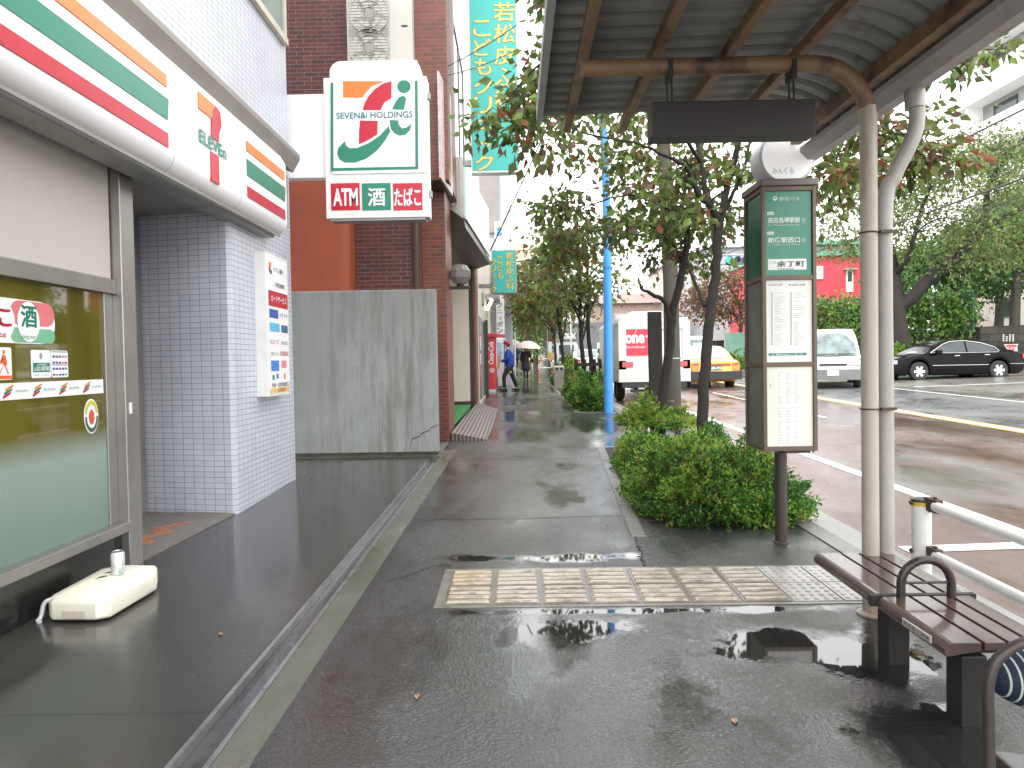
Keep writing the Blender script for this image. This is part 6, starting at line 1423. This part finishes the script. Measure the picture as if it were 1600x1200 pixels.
# stakes of the first tree in the second planter
t = thing('tree_stakes', 'dark wooden stakes bound round the trunk behind the blue pole', 'tree stakes', (2.05,19.9,gz(19.9)))
for dx in (-.35,-.05,.3,.5): 
    mb = MB(); mb.tube([(2.05+dx,19.8+.2*abs(dx),gz(20)),(2.05+dx*.8,19.85,gz(20)+1.15)], .05, 8); mb.build('stake', bark, t)
mb = MB(); mb.box((1.7,19.75,gz(20)+.95),(2.5,19.83,gz(20)+1.05)); mb.build('cross_rail', bark, t)

# shrubs
SG = [leaf_mat('shrub_deep', (.03,.09,.016), .35), leaf_mat('shrub_mid', (.085,.22,.033), .4), leaf_mat('shrub_lime', (.24,.38,.05), .45), leaf_mat('shrub_gold', (.24,.21,.05), .35), leaf_mat('shrub_rust', (.16,.08,.04), .3)]
stem_m = M('shrub_stem', (.06,.045,.03), .7)
def shrub(name, label, x0, x1, y0, y1, H, n, wts, L=.055, top=None, lift=0., seed=0):
    z0_ = gz((y0+y1)/2); t = thing(name, label, 'shrub', ((x0+x1)/2,(y0+y1)/2,z0_), 0)
    mb = MB(); sm = MB(); cx, cy, rx, ry = (x0+x1)/2, (y0+y1)/2, (x1-x0)/2, (y1-y0)/2
    for i in range(n):
        a, b = rnd_.uniform(-1,1), rnd_.uniform(-1,1)
        e = 1-(abs(a)**3.2+abs(b)**3.2)
        if e <= 0: continue
        x, y = cx+a*rx, cy+b*ry
        hh = H*max(.25,e**.33)*(.66+.85*noise.noise(Vector((x*2.3+seed, y*2.3, seed)))+.25*noise.noise(Vector((x*6+seed, y*6, seed))))*(top(x,y) if top else 1)
        dep = rnd_.random()**1.7; z = gz(y)+lift+max(.03, hh-lift)*(1-dep*.92)
        nrm = Vector((a**3*1.1, b**3*1.1, e)).normalized()
        tone = noise.noise(Vector((x*3.2, y*3.2, z*4+seed)))
        w = [max(.01, k+(tone*1.3 if j in (2,3) else -tone*.5)*k*2) for j, k in enumerate(wts)]
        c = Vector((x,y,z)); d0 = (nrm+rv(.35)).normalized(); ln = rnd_.uniform(.06,.15)
        sm.tube([c-d0*ln*.9, c+d0*ln*.3], [.003,.0015], 3, cap=False)
        for k in range(10):
            q = c+d0*(k/10*ln-.02)+rv(.010); d = d0*.75+rv(.6); d.z += .02; kk = rnd_.uniform(.7,1.3); leaf(mb, q, d, L*kk, L*kk*.46, pick(w))
    for k in range(int(26*rx*ry)+8):
        x, y = cx+rnd_.uniform(-.75,.75)*rx, cy+rnd_.uniform(-.75,.75)*ry; sm.tube([(x,y,gz(y)),(x+rnd_.gauss(0,.05),y+rnd_.gauss(0,.05),gz(y)+H*.4),(x+rnd_.gauss(0,.1),y+rnd_.gauss(0,.1),gz(y)+H*.75)], [.008,.006,.003], 4)
    mb.build('leaves', SG, t, uv=False); sm.build('stems', stem_m, t, uv=False); return t
shrub('green_shrub', 'dense bright green shrub at the front of the near planter by the bus stop post', 1.10, 2.58, 5.55, 7.5, .54, 3600, (.28,.40,.30,.05,.01), .044)
shrub('green_shrub', 'dense dark green shrub round the leaning trunk in the near planter', 1.25, 2.58, 7.1, 9.2, .48, 3000, (.28,.38,.30,.07,.01), .046, None, 0, 3)
shrub('golden_shrub', 'leggy yellow green shrub with bare stems at the back of the near planter', 1.5, 2.45, 9.0, 10.3, .82, 1100, (.10,.30,.42,.17,.01), .055, None, .42, 6)
shrub('green_shrub', 'rounded green shrub beside the foot of the blue pole', 1.42, 2.15, 15.8, 17.4, .74, 900, (.25,.45,.25,.05,.01), .085, None, 0, 9)
shrub('green_shrub', 'taller yellow green shrub behind the rounded one in the second planter', 1.45, 2.5, 17.5, 21, .8, 900, (.2,.4,.3,.14,.03), .1, None, 0, 12)
shrub('green_shrub', 'pale green hedge beyond the litter bin in the second planter', 1.55, 2.6, 25.6, 30, 1.0, 800, (.2,.42,.3,.1,.02), .12, None, 0, 15)
shrub('green_shrub', 'green shrub along the wall behind the taxi', 9.5, 12.5, 34, 36, 1.1, 500, (.3,.45,.2,.05,.02), .16, None, .2, 18)
z0_ = at(1410,590,29.6).z

# ------------------------------------------------------------------ far side of the road
masonry = brick_mat('dark_masonry', (.03,.028,.022), (.055,.05,.036), (.014,.013,.01), .8, .34, .02, .5, .8, .8, .5)
wx0 = at(1255,560,42).x
rw = thing('retaining_wall', 'dark mossy stone retaining wall across the road behind the black car', 'wall', (18,31,.8))
def zfar(x, y): return rz(x, y)
def wseg(mb, a, b, h0, h1, th=.5, zb=-.6):
    a = Vector(a); b = Vector(b); d = (b-a).normalized(); q = Vector((-d.y,d.x))*th; P = [a,b,b+q,a+q]
    mb.hexa([(p.x,p.y,zfar(p.x,p.y)+zb) for p in P]+[(a.x,a.y,h0),(b.x,b.y,h1),(b.x+q.x,b.y+q.y,h1),(a.x+q.x,a.y+q.y,h0)])
wA = Vector((at(1255,520,42).x,42)); wB = Vector((at(1525,520,31).x,31)); wC = Vector((34,29))
hA, hB = at(1255,520,42).z-.2, at(1525,520,31).z
mb = MB(); wseg(mb, wA, wB, hA, hB); mb.build('wall', masonry, rw, bevel=.03)
wB2 = wB+Vector((.02,-.25)); mb = MB(); wseg(mb, wB2, wC, at(1525,511,31).z, at(1525,511,31).z+.3, .8); mb.build('end_wall', masonry, rw, bevel=.03)
mb = MB(); mb.add([(wA.x,wA.y,hA-.03),(wB.x,wB.y,hB-.03),(wC.x,wC.y,hB+.2),(120,29,4),(120,140,5),(wA.x,140,4.5)], [(0,1,2,3,4,5)]); K(mb.build('embankment', M('embankment_earth', (.06,.06,.035), .85, var=.4, vs=.6)))
fn_ = thing('ivy_fence', 'green mesh fence overgrown with hanging ivy on top of the stone wall', 'fence', (18,33,2.6))
fpaint = M('fence_green', (.03,.12,.08), .5); mb = MB(); seg = [(wA,hA),(wB,hB)]
n = 9
def fp(k): return wA.lerp(wB, k), hA+(hB-hA)*k
topA, topB = at(1255,474,42).z, at(1525,456,31).z
for i in range(n+1):
    p, h = fp(i/n); ht = topA+(topB-topA)*i/n; mb = MB(); mb.tube([(p.x,p.y+.2,h-.1),(p.x,p.y+.2,ht+.05)], .045, 8); mb.build('post', fpaint, fn_)
mb = MB()
for h in (0,.5,1): mb.tube([(wA.x,wA.y+.2,hA+(topA-hA)*h+.03),(wB.x,wB.y+.2,hB+(topB-hB)*h+.03)], .03, 6)
mb.build('rail', fpaint, fn_)
mb = MB(); nn = 150
for i in range(nn):
    p, h = fp(i/nn); ht = topA+(topB-topA)*i/nn; p2, h2 = fp(min(1,(i+9)/nn)); 
    mb.tube([(p.x,p.y+.2,h),(p2.x,p2.y+.2,ht)], .007, 3, cap=False); mb.tube([(p2.x,p2.y+.2,h),(p.x,p.y+.2,ht)], .007, 3, cap=False)
mb.build('mesh', fpaint, fn_, uv=False)
IV = [leaf_mat('ivy_deep', (.05,.12,.03), .4), leaf_mat('ivy_fresh', (.16,.32,.06), .5), leaf_mat('ivy_lime', (.26,.42,.10), .5), leaf_mat('ivy_rust', (.18,.1,.06), .3)]
mb = MB()
for i in range(560):
    k = rnd_.random(); p, h = fp(k); ht = topA+(topB-topA)*k; z = h-.25+(ht-h+.25)*rnd_.random()**.7
    if noise.noise(Vector((k*14, z*1.3, 5))) < -.3 and k > .7: continue
    m_ = noise.noise(Vector((k*9, z*1.5, 1))); w = (.3-.2*m_, .4, .2+.2*m_, .25 if k < .22 else .03)
    for _ in range(20):
        o = Vector((rnd_.gauss(0,.3), rnd_.gauss(0,.10), rnd_.gauss(0,.28))); d = rv(.5)+Vector((0,-.4,-.9)); leaf(mb, Vector((p.x,p.y+.12,z))+o, d, rnd_.uniform(.12,.24), rnd_.uniform(.1,.18), pick([max(.01,x) for x in w]))
mb.build('ivy', IV, fn_, uv=False)
# give-way triangle on the wall and its painted marks
t = thing('stop_sign', 'red inverted triangle stop sign fixed to the dark wall behind the black car', 'road sign', (22,30.4,1.2)); 
a = at(1568.5,538,30.2); b = at(1590.5,538,30.2)
tri = [(a.x,a.z),(b.x,a.z),((a.x+b.x)/2,a.z-(b.x-a.x)*.87)]
mb = MB(); mb.prism(tri, (0,30.2,0), X_, Z_, .03); f = mb.build('plate', white_m, t, bevel=.01)
cx_ = (a.x+b.x)/2; cz_ = a.z-(b.x-a.x)*.29; mb = MB(); mb.prism([(cx_+(x-cx_)*.86, cz_+(z-cz_)*.86) for x, z in tri], (0,30.172,0), X_, Z_, .006); text(mb, '止まれ', (cx_-.19,30.163,cz_-.06), X_, Z_, .38, .13, 1, .02); mb.build('face', [M('road_sign_red', (.5,.03,.03), .35), white_m], f)
mb = MB(); mb.tube([(cx_,30.26,rz(22,30)-.3),(cx_,30.26,a.z)], .04, 10); mb.build('post', steel, t)
mb = MB()
for u in (1570,1575,1580,1585):
    for v in range(522 + (3 if u == 1575 else 0), 533, 3):
        p = at(u,v,29.9); q = at(u+1.8,v+2.2,29.9); mb.box((p.x,30.0,q.z),(q.x,30.04,p.z))
for u, v in ((1589,543),): p = at(u,v,29.9); mb.box((p.x,30.0,p.z-.25),(p.x+.1,30.04,p.z))
T(mb.build('painted_marks', M('wall_white_paint', (.5,.5,.47), .6)), 'columns of small worn white marks above the red triangle on the wall', 'wall lettering')
# cherry tree and evergreens
YC = 30
limbsC = [ pl_(YC,(1410,575,0,.5),(1408,545,0,.42),(1402,500,0,.36),(1400,465,0,.34),(1396,430,.2,.27),(1390,390,.3,.22),(1378,345,.2,.17),(1384,300,0,.12),(1400,250,0,.08)),
  pl_(YC,(1404,480,0,.3),(1428,462,-.3,.28),(1455,432,-.5,.26),(1492,405,-.6,.22),(1522,372,-.6,.19),(1540,330,-.5,.14),(1545,290,-.4,.11),(1575,240,-.3,.08),(1620,200,0,.05)),
  pl_(YC,(1522,372,-.6,.15),(1560,345,-.7,.12),(1605,320,-.8,.09),(1660,280,-.8,.06)),
  pl_(YC,(1396,430,.2,.15),(1420,400,-.6,.11),(1450,300,-1.2,.07),(1500,240,-1.6,.05)),
  pl_(YC,(1378,345,.2,.12),(1350,330,0,.09),(1310,320,-.2,.05),(1285,325,-.3,.03)) ]
CG = [leaf_mat('cherry_deep', (.085,.15,.042), .5), leaf_mat('cherry_olive', (.16,.21,.07), .5), leaf_mat('cherry_pale', (.24,.32,.11), .5), leaf_mat('cherry_rust', (.2,.13,.06))]
clC = (reg(1290,1420,295,400,28,32,40,64,.5, lambda u,v: v > 270+(1420-u)*.25) + reg(1360,1640,165,400,27,33,100,64,.5, lambda u,v: v > max(212, 290-(u-1360)*.72)) + reg(1420,1640,330,430,27.5,31,34,60,.5) + reg(1395,1640,205,320,27.5,32,46,60,.48, lambda u,v: v > 300-(u-1385)*.5))
tree('cherry_tree', 'old spreading cherry tree with a forked dark trunk before the ivy fence', limbsC, clC, CG, (.3,.4,.3,.06), .17, M('black_bark', (.025,.021,.018), .8, var=.4, vs=2, bump=.8, bs=9), None, None, .03)
def evergreen(label, u, v0, v1, Y, rx, wts, ncl, nl, L=.26):
    a = at(u,v1,Y); b = at(u,v0,Y); H = b.z-a.z; x = a.x; limbs = [[(Vector((x,Y,min(a.z-1, 2.4))), .28),(Vector((x+.1,Y,a.z+H*.3)), .2),(Vector((x,Y,a.z+H*.6)), .12),(Vector((x,Y,b.z-.4)), .04)]]
    cl = []
    while len(cl) < ncl:
        p = rv(1).normalized()*rnd_.uniform(.3,1); cl.append((Vector((x+p.x*rx, Y+p.y*rx*.7, (a.z+b.z)/2+p.z*H*.5)), nl, .5))
    tree('evergreen_tree', label, limbs, cl, IV, wts, L, bark2, 'evergreen trees across the road and beyond', None, .03)
evergreen('dark evergreen tree behind the ivy fence, half under the cherry limb', 1490, 350, 470, 37, 2.4, (.8,.12,.02,.0), 60, 60)
evergreen('bright green evergreen tree at the far right behind the fence', 1585, 310, 440, 38, 2.6, (.4,.42,.14,.0), 60, 60)
evergreen('dark round evergreen tree beside the pale building beyond the fence', 1560, 380, 480, 42, 2.6, (.8,.12,.03,.0), 50, 60)
evergreen('light green tree between the forked cherry limbs beyond the fence', 1440, 370, 470, 40, 2.2, (.25,.5,.3,.0), 50, 56)
shrub('wall_shrub', 'bright weedy shrub at the foot of the cherry tree behind the black car', at(1380,590,30).x, at(1445,590,30).x, 28.6, 30.2, 1.35, 520, (.2,.45,.3,.05,.0), .16, None, .3, 21)
evergreen('dark green tree far down the pavement beyond the umbrellas', 836, 470, 575, 58, 1.7, (.7,.25,.05,.0), 44, 50)
evergreen('dull green tree far down the pavement beside the dark notice board', 812, 455, 570, 66, 1.5, (.5,.35,.05,.1), 36, 50)
# red-leaved tree by the junction
a = at(1150,560,44); limbs = [[(a, .16),(at(1157,520,44), .13),(at(1156,480,44), .1),(at(1140,450,44), .05)], [(at(1156,490,44), .08),(at(1165,465,44), .05),(at(1178,440,44), .03)], [(at(1156,500,44), .07),(at(1120,470,44), .04),(at(1095,460,44), .02)]]
tree('red_leaved_tree', 'russet leaved tree behind the taxi at the junction', limbs, reg(1075,1185,425,500,42,46,60,50,.5,lambda u,v: v > 425+abs(u-1135)*.55-5), LG, (.03,.12,.02,.42,.55), .25, bark2, None, None, .03)
t = thing('green_panel_fence', 'pale green panel fence behind the taxi', 'fence', (12,42,1)); a = at(1133,520,41); b = at(1162,560,41); mb = MB(); mb.box((a.x,41,b.z-.6),(b.x+.8,41.06,a.z)); mb.build('panel', M('mint_fence', (.14,.28,.21), .5), t)
mb = MB(); mb.box((a.x-.06,40.98,b.z-.6),(a.x,41.08,a.z+.1)); mb.build('post', steel, t)

# ------------------------------------------------------------------ buildings across the junction
redp = M('red_render', (.62,.06,.08), .6, var=.06); grnr = M('green_roof', (.13,.32,.23), .5, var=.1)
rb_ = thing('red_building', 'red rendered building with a pale green flat roof edge beyond the ivy fence', 'building', (20,50,2)); Yr = 50
a = at(1200,402,Yr); b = at(1352,480,Yr); mb = MB(); mb.box((a.x,Yr,-.5),(b.x,Yr+9,a.z)); mb.build('wall', redp, rb_)
c = at(1352,393,Yr); mb = MB(); mb.box((a.x-.3,Yr-.35,a.z),(b.x+.3,Yr+9.3,c.z)); mb.build('eaves', grnr, rb_)
d = at(1352,381,Yr); mb = MB(); mb.box((a.x,Yr+.4,c.z),(b.x,Yr+8.6,d.z)); mb.build('clerestory', M('clerestory_glass', (.25,.27,.27), .2), rb_)
mb = MB()
for i in range(7): x = a.x+(b.x-a.x)*i/6; mb.box((x-.06,Yr+.33,c.z),(x+.06,Yr+.39,d.z))
mb.build('mullion', redp, rb_)
e = at(1352,375,Yr); mb = MB(); mb.box((a.x-.3,Yr-.1,d.z),(b.x+.3,Yr+9,e.z)); mb.build('roof', grnr, rb_)
for (u0,v0,u1,v1,k) in ((1272,416,1286,436,0),(1322,422,1333,456,1),(1275,470,1292,490,1)):
    p = at(u0,v0,Yr-.05); q = at(u1,v1,Yr-.05); mb = MB(); mb.box((p.x,Yr-.08,q.z),(q.x,Yr,p.z)); wn = mb.build('window', white_m, rb_)
    mb = MB()
    if k: mb.box((p.x+.1,Yr-.1,q.z+(.75 if v0 == 422 else .1)),(q.x-.1,Yr-.081,p.z-.1)); mb.box((p.x-.2,Yr-.35,p.z),(q.x+.2,Yr,p.z+.1),1); mb.build('pane', [cglass, grey_trim], wn)
apw = M('apartment_white', (.84,.84,.83), .6, var=.03, vs=.3); apg = M('apartment_recess', (.24,.24,.23), .6, var=.1)
ap = thing('apartment_block', 'long white apartment block with balcony bands high above the trees', 'apartment block', (38,50,3))
mb = MB(); mb.box((39.6,22,1),(54,60,40)); mb.build('wall', apg, ap)
for i in range(9):
    z = 5.0+i*4.15; mb = MB(); mb.box((38,22,z+.55),(39.58,60.3,z+3.0-.25)); mb.build('balcony', apw, ap)
    for y in range(26,60,7):
        mb = MB(); mb.box((39.5,y,z+2.85),(39.595,y+2.6,z+4.3)); mb.build('window', cglass, ap)
        mb = MB(); mb.box((38.3,y+4,z+2.75),(39.6,y+4.2,z+4.7)); mb.build('partition', apw, ap)
pb_ = thing('pale_building', 'pale low building with steps behind the fence at the right edge', 'building', (30,45,3)); a = at(1548,452,46); b = at(1680,500,46)
mb = MB(); mb.box((a.x,46,b.z-2),(b.x,52,a.z)); mb.build('wall', M('pale_wall', (.5,.47,.43), .6, var=.1), pb_)
mb = MB(); 
for k in range(4): mb.box((a.x+.8+k*1.5,45.9,b.z+.3),(a.x+1.9+k*1.5,46,b.z+1.6))
mb.build('window', cglass, pb_)
def block(name, label, u0, u1, v0, Y, depth, mt, wins, wm=cglass, roof=None):
    a = at(u0,v0,Y); b = at(u1,v0,Y); t = thing(name, label, 'building', ((a.x+b.x)/2,Y,gz(60))); mb = MB(); mb.box((a.x,Y,-.5),(b.x,Y+depth,a.z)); mb.build('wall', mt, t)
    if roof: mb = MB(); mb.hexa([(a.x-.4,Y-.4,a.z),(b.x+.4,Y-.4,a.z),(b.x+.4,Y+depth,a.z),(a.x-.4,Y+depth,a.z),(a.x+1,Y+depth*.4,a.z+1.4),(b.x-1,Y+depth*.4,a.z+1.4),(b.x-1,Y+depth*.6,a.z+1.4),(a.x+1,Y+depth*.6,a.z+1.4)]); mb.build('roof', roof, t)
    for (x0_,y0_,x1_,y1_) in wins: 
        p = at(x0_,y0_,Y); q = at(x1_,y1_,Y); mb = MB(); mb.box((p.x,Y-.12,q.z),(q.x,Y-.005,p.z)); f = mb.build('window', grey_trim, t); mb = MB(); mb.box((p.x+.12,Y-.15,q.z+.12),(q.x-.12,Y-.121,p.z-.12)); mb.build('pane', wm, f)
    return t
tan = M('tan_render', (.50,.40,.29), .6, var=.06, vs=.3); pg_ = M('pale_pane', (.4,.42,.45), .2)
block('tan_building', 'tall tan building with small windows at the far end of the street', 786, 858, 385, 95, 15, tan, [(824,404,834,409),(812,406,818,411),(808,443,815,450),(822,441,832,446),(806,462,813,468),(822,462,834,468)], pg_)
block('white_tower', 'white block rising behind the tan building', 815, 905, 328, 112, 12, M('white_far', (.74,.74,.74), .6, var=.03), [(830,338,850,345),(830,358,850,365),(870,338,890,345)], pg_)
block('beige_building', 'long beige building beyond the junction behind the trees', 1040, 1180, 415, 78, 10, M('beige_far', (.52,.48,.42), .6, var=.1), [(1060,440,1080,450),(1095,440,1115,450),(1125,440,1140,450)], cglass, M('grey_far_roof', (.3,.31,.33), .6))
block('grey_house', 'grey house with a sloping roof behind the traffic signal', 1105, 1200, 388, 66, 9, M('grey_far', (.4,.41,.43), .6, var=.1), [(1120,392,1135,400)], cglass, M('slate_far', (.2,.22,.25), .5))
block('brown_building', 'low brown building behind the box truck', 930, 1045, 475, 70, 10, M('brown_far', (.28,.2,.17), .6, var=.2), [(960,490,980,500),(1000,490,1020,500)], pg_, M('brown_roof', (.2,.13,.11), .6))
block('dark_building', 'dark grey building low behind the parked cars', 850, 945, 505, 66, 10, M('dark_far', (.13,.14,.14), .6, var=.2), [(880,520,900,530)], pg_)

# ------------------------------------------------------------------ cables
cab = M('cable_black', (.03,.03,.032), .6)
def cable(label, a, b, sag, r):
    a = Vector(a); b = Vector(b); mb = MB(); mb.tube([a.lerp(b, i/24)-Vector((0,0,sag*4*(i/24)*(1-i/24))) for i in range(25)], r, 5)
    o = mb.build('power_cable', cab, None, smooth=True, uv=False); T(o, label, 'cable', 'cables strung along the road')
for u, v, r, lab in ((1600,160,.03,'thick black cable, topmost across the cherry tree'),(1600,212,.018,'thin cable second from the top across the cherry tree'),(1600,268,.03,'lower thick cable crossing the cherry crown'),(1600,296,.014,'lowest thin cable across the cherry crown')):
    p = at(u,v,19.0); cable(lab, (p.x,2,p.z-.1), (p.x+.3,78,p.z+.9), .4, r)
cable('cable rising past the small teal sign into the street tree', at(766,392,17.3), at(885,130,16.0), .05, .018)
cable('thin wire drooping from the brick pilaster across the tall teal sign', at(698,104,10.9), at(890,-30,12.2), .12, .008)
cable('second thin wire below the upper one across the tall teal sign', at(698,118,10.9), at(890,20,12.2), .16, .007)
cable('cable spanning from the grey building towards the trees', at(792,410,29), at(905,375,34), .25, .03)
cable('thin cable over the tan building', at(790,392,60), at(930,355,60), .6, .04)

# ------------------------------------------------------------------ fallen leaves
lm = M('dead_leaf', (.3,.17,.11), .4, var=.4, vs=30)
for (u, v, lab) in ((1019,952,'brown fallen leaf at the lower edge of the tactile paving'),(1233,846,'pinkish fallen leaf at the foot of the bus stop post'),(1148,1128,'pale fallen leaf on the asphalt before the bench'),(652,1090,'small tan fallen leaf on the asphalt near the drain kerb'),(998,868,'reddish fallen leaf above the tactile paving'),(345,992,'pale flat leaf on the wet granite'),(476,740,'tiny tan leaf on the granite near the pillar')):
    d = ray(u,v); tt = (0-1.5)/(d.z-G*d.y); p = CAM+d*tt; mb = MB(); 
    pts = [(.019*math.cos(i*.63)*(1+.25*math.cos(i*1.9)), .012*math.sin(i*.63), .003+.005*abs(math.sin(i*1.1))) for i in range(10)]
    mb.add([(0,0,.004)]+pts, [(0,i+1,(i+1)%10+1) for i in range(10)]); o = mb.build('fallen_leaf', lm, None, world=False, uv=False); o.location = p+Vector((0,0,.002)); o.rotation_euler = (0,0,u); T(o, lab, 'leaf', 'fallen leaves on the pavement')

# ------------------------------------------------------------------ daylight: bright overcast
w = bpy.data.worlds.new('World'); sc.world = w; w.use_nodes = True; nt = w.node_tree; nt.nodes.clear()
o = nt.nodes.new('ShaderNodeOutputWorld'); bg = nt.nodes.new('ShaderNodeBackground'); sky = nt.nodes.new('ShaderNodeTexSky')
EL, AZ = R_(52), R_(205)
sky.sky_type = 'NISHITA'; sky.sun_disc = False; sky.sun_elevation = EL; sky.sun_rotation = AZ; sky.dust_density = 4; sky.air_density = 1.4
hs_ = N(nt, 'ShaderNodeHueSaturation'); hs_.inputs['Saturation'].default_value = .06; nt.links.new(sky.outputs[0], hs_.inputs['Color'])
tc = N(nt, 'ShaderNodeTexCoord').outputs['Generated']; cl = noise_(nt, stretch(nt, tc, (1,1,2)), 2.2, 4)
k = N(nt, 'ShaderNodeMapRange'); nt.links.new(cl, k.inputs[0]); k.inputs[1].default_value = .3; k.inputs[2].default_value = .7; k.inputs[3].default_value = 9.5; k.inputs[4].default_value = 13.5
cc = mixc(nt, .75, hs_.outputs[0], (1,1,1)); cn = N(nt, 'ShaderNodeCombineColor')
for i in range(3): nt.links.new(k.outputs[0], cn.inputs[i])
cloud = mixc(nt, .8, hs_.outputs[0], cn.outputs[0])
nt.links.new(cloud, bg.inputs['Color']); bg.inputs['Strength'].default_value = .15; nt.links.new(bg.outputs[0], o.inputs[0])
sl = bpy.data.lights.new('sun', 'SUN'); sl.energy = .8; sl.angle = R_(25); sl.color = (1,.97,.93); so = bpy.data.objects.new('sun', sl); col.objects.link(so)
dirv = Vector((math.sin(AZ)*math.cos(EL), math.cos(AZ)*math.cos(EL), math.sin(EL))); so.rotation_euler = dirv.to_track_quat('Z', 'Y').to_euler(); so.location = (0,-5,20)
sc.view_settings.view_transform = 'Standard'; sc.view_settings.look = 'None'; sc.view_settings.gamma = 1; sc.view_settings.exposure = 1.3
sc.cycles.use_denoising = True; sc.cycles.max_bounces = 8; sc.cycles.transparent_max_bounces = 8
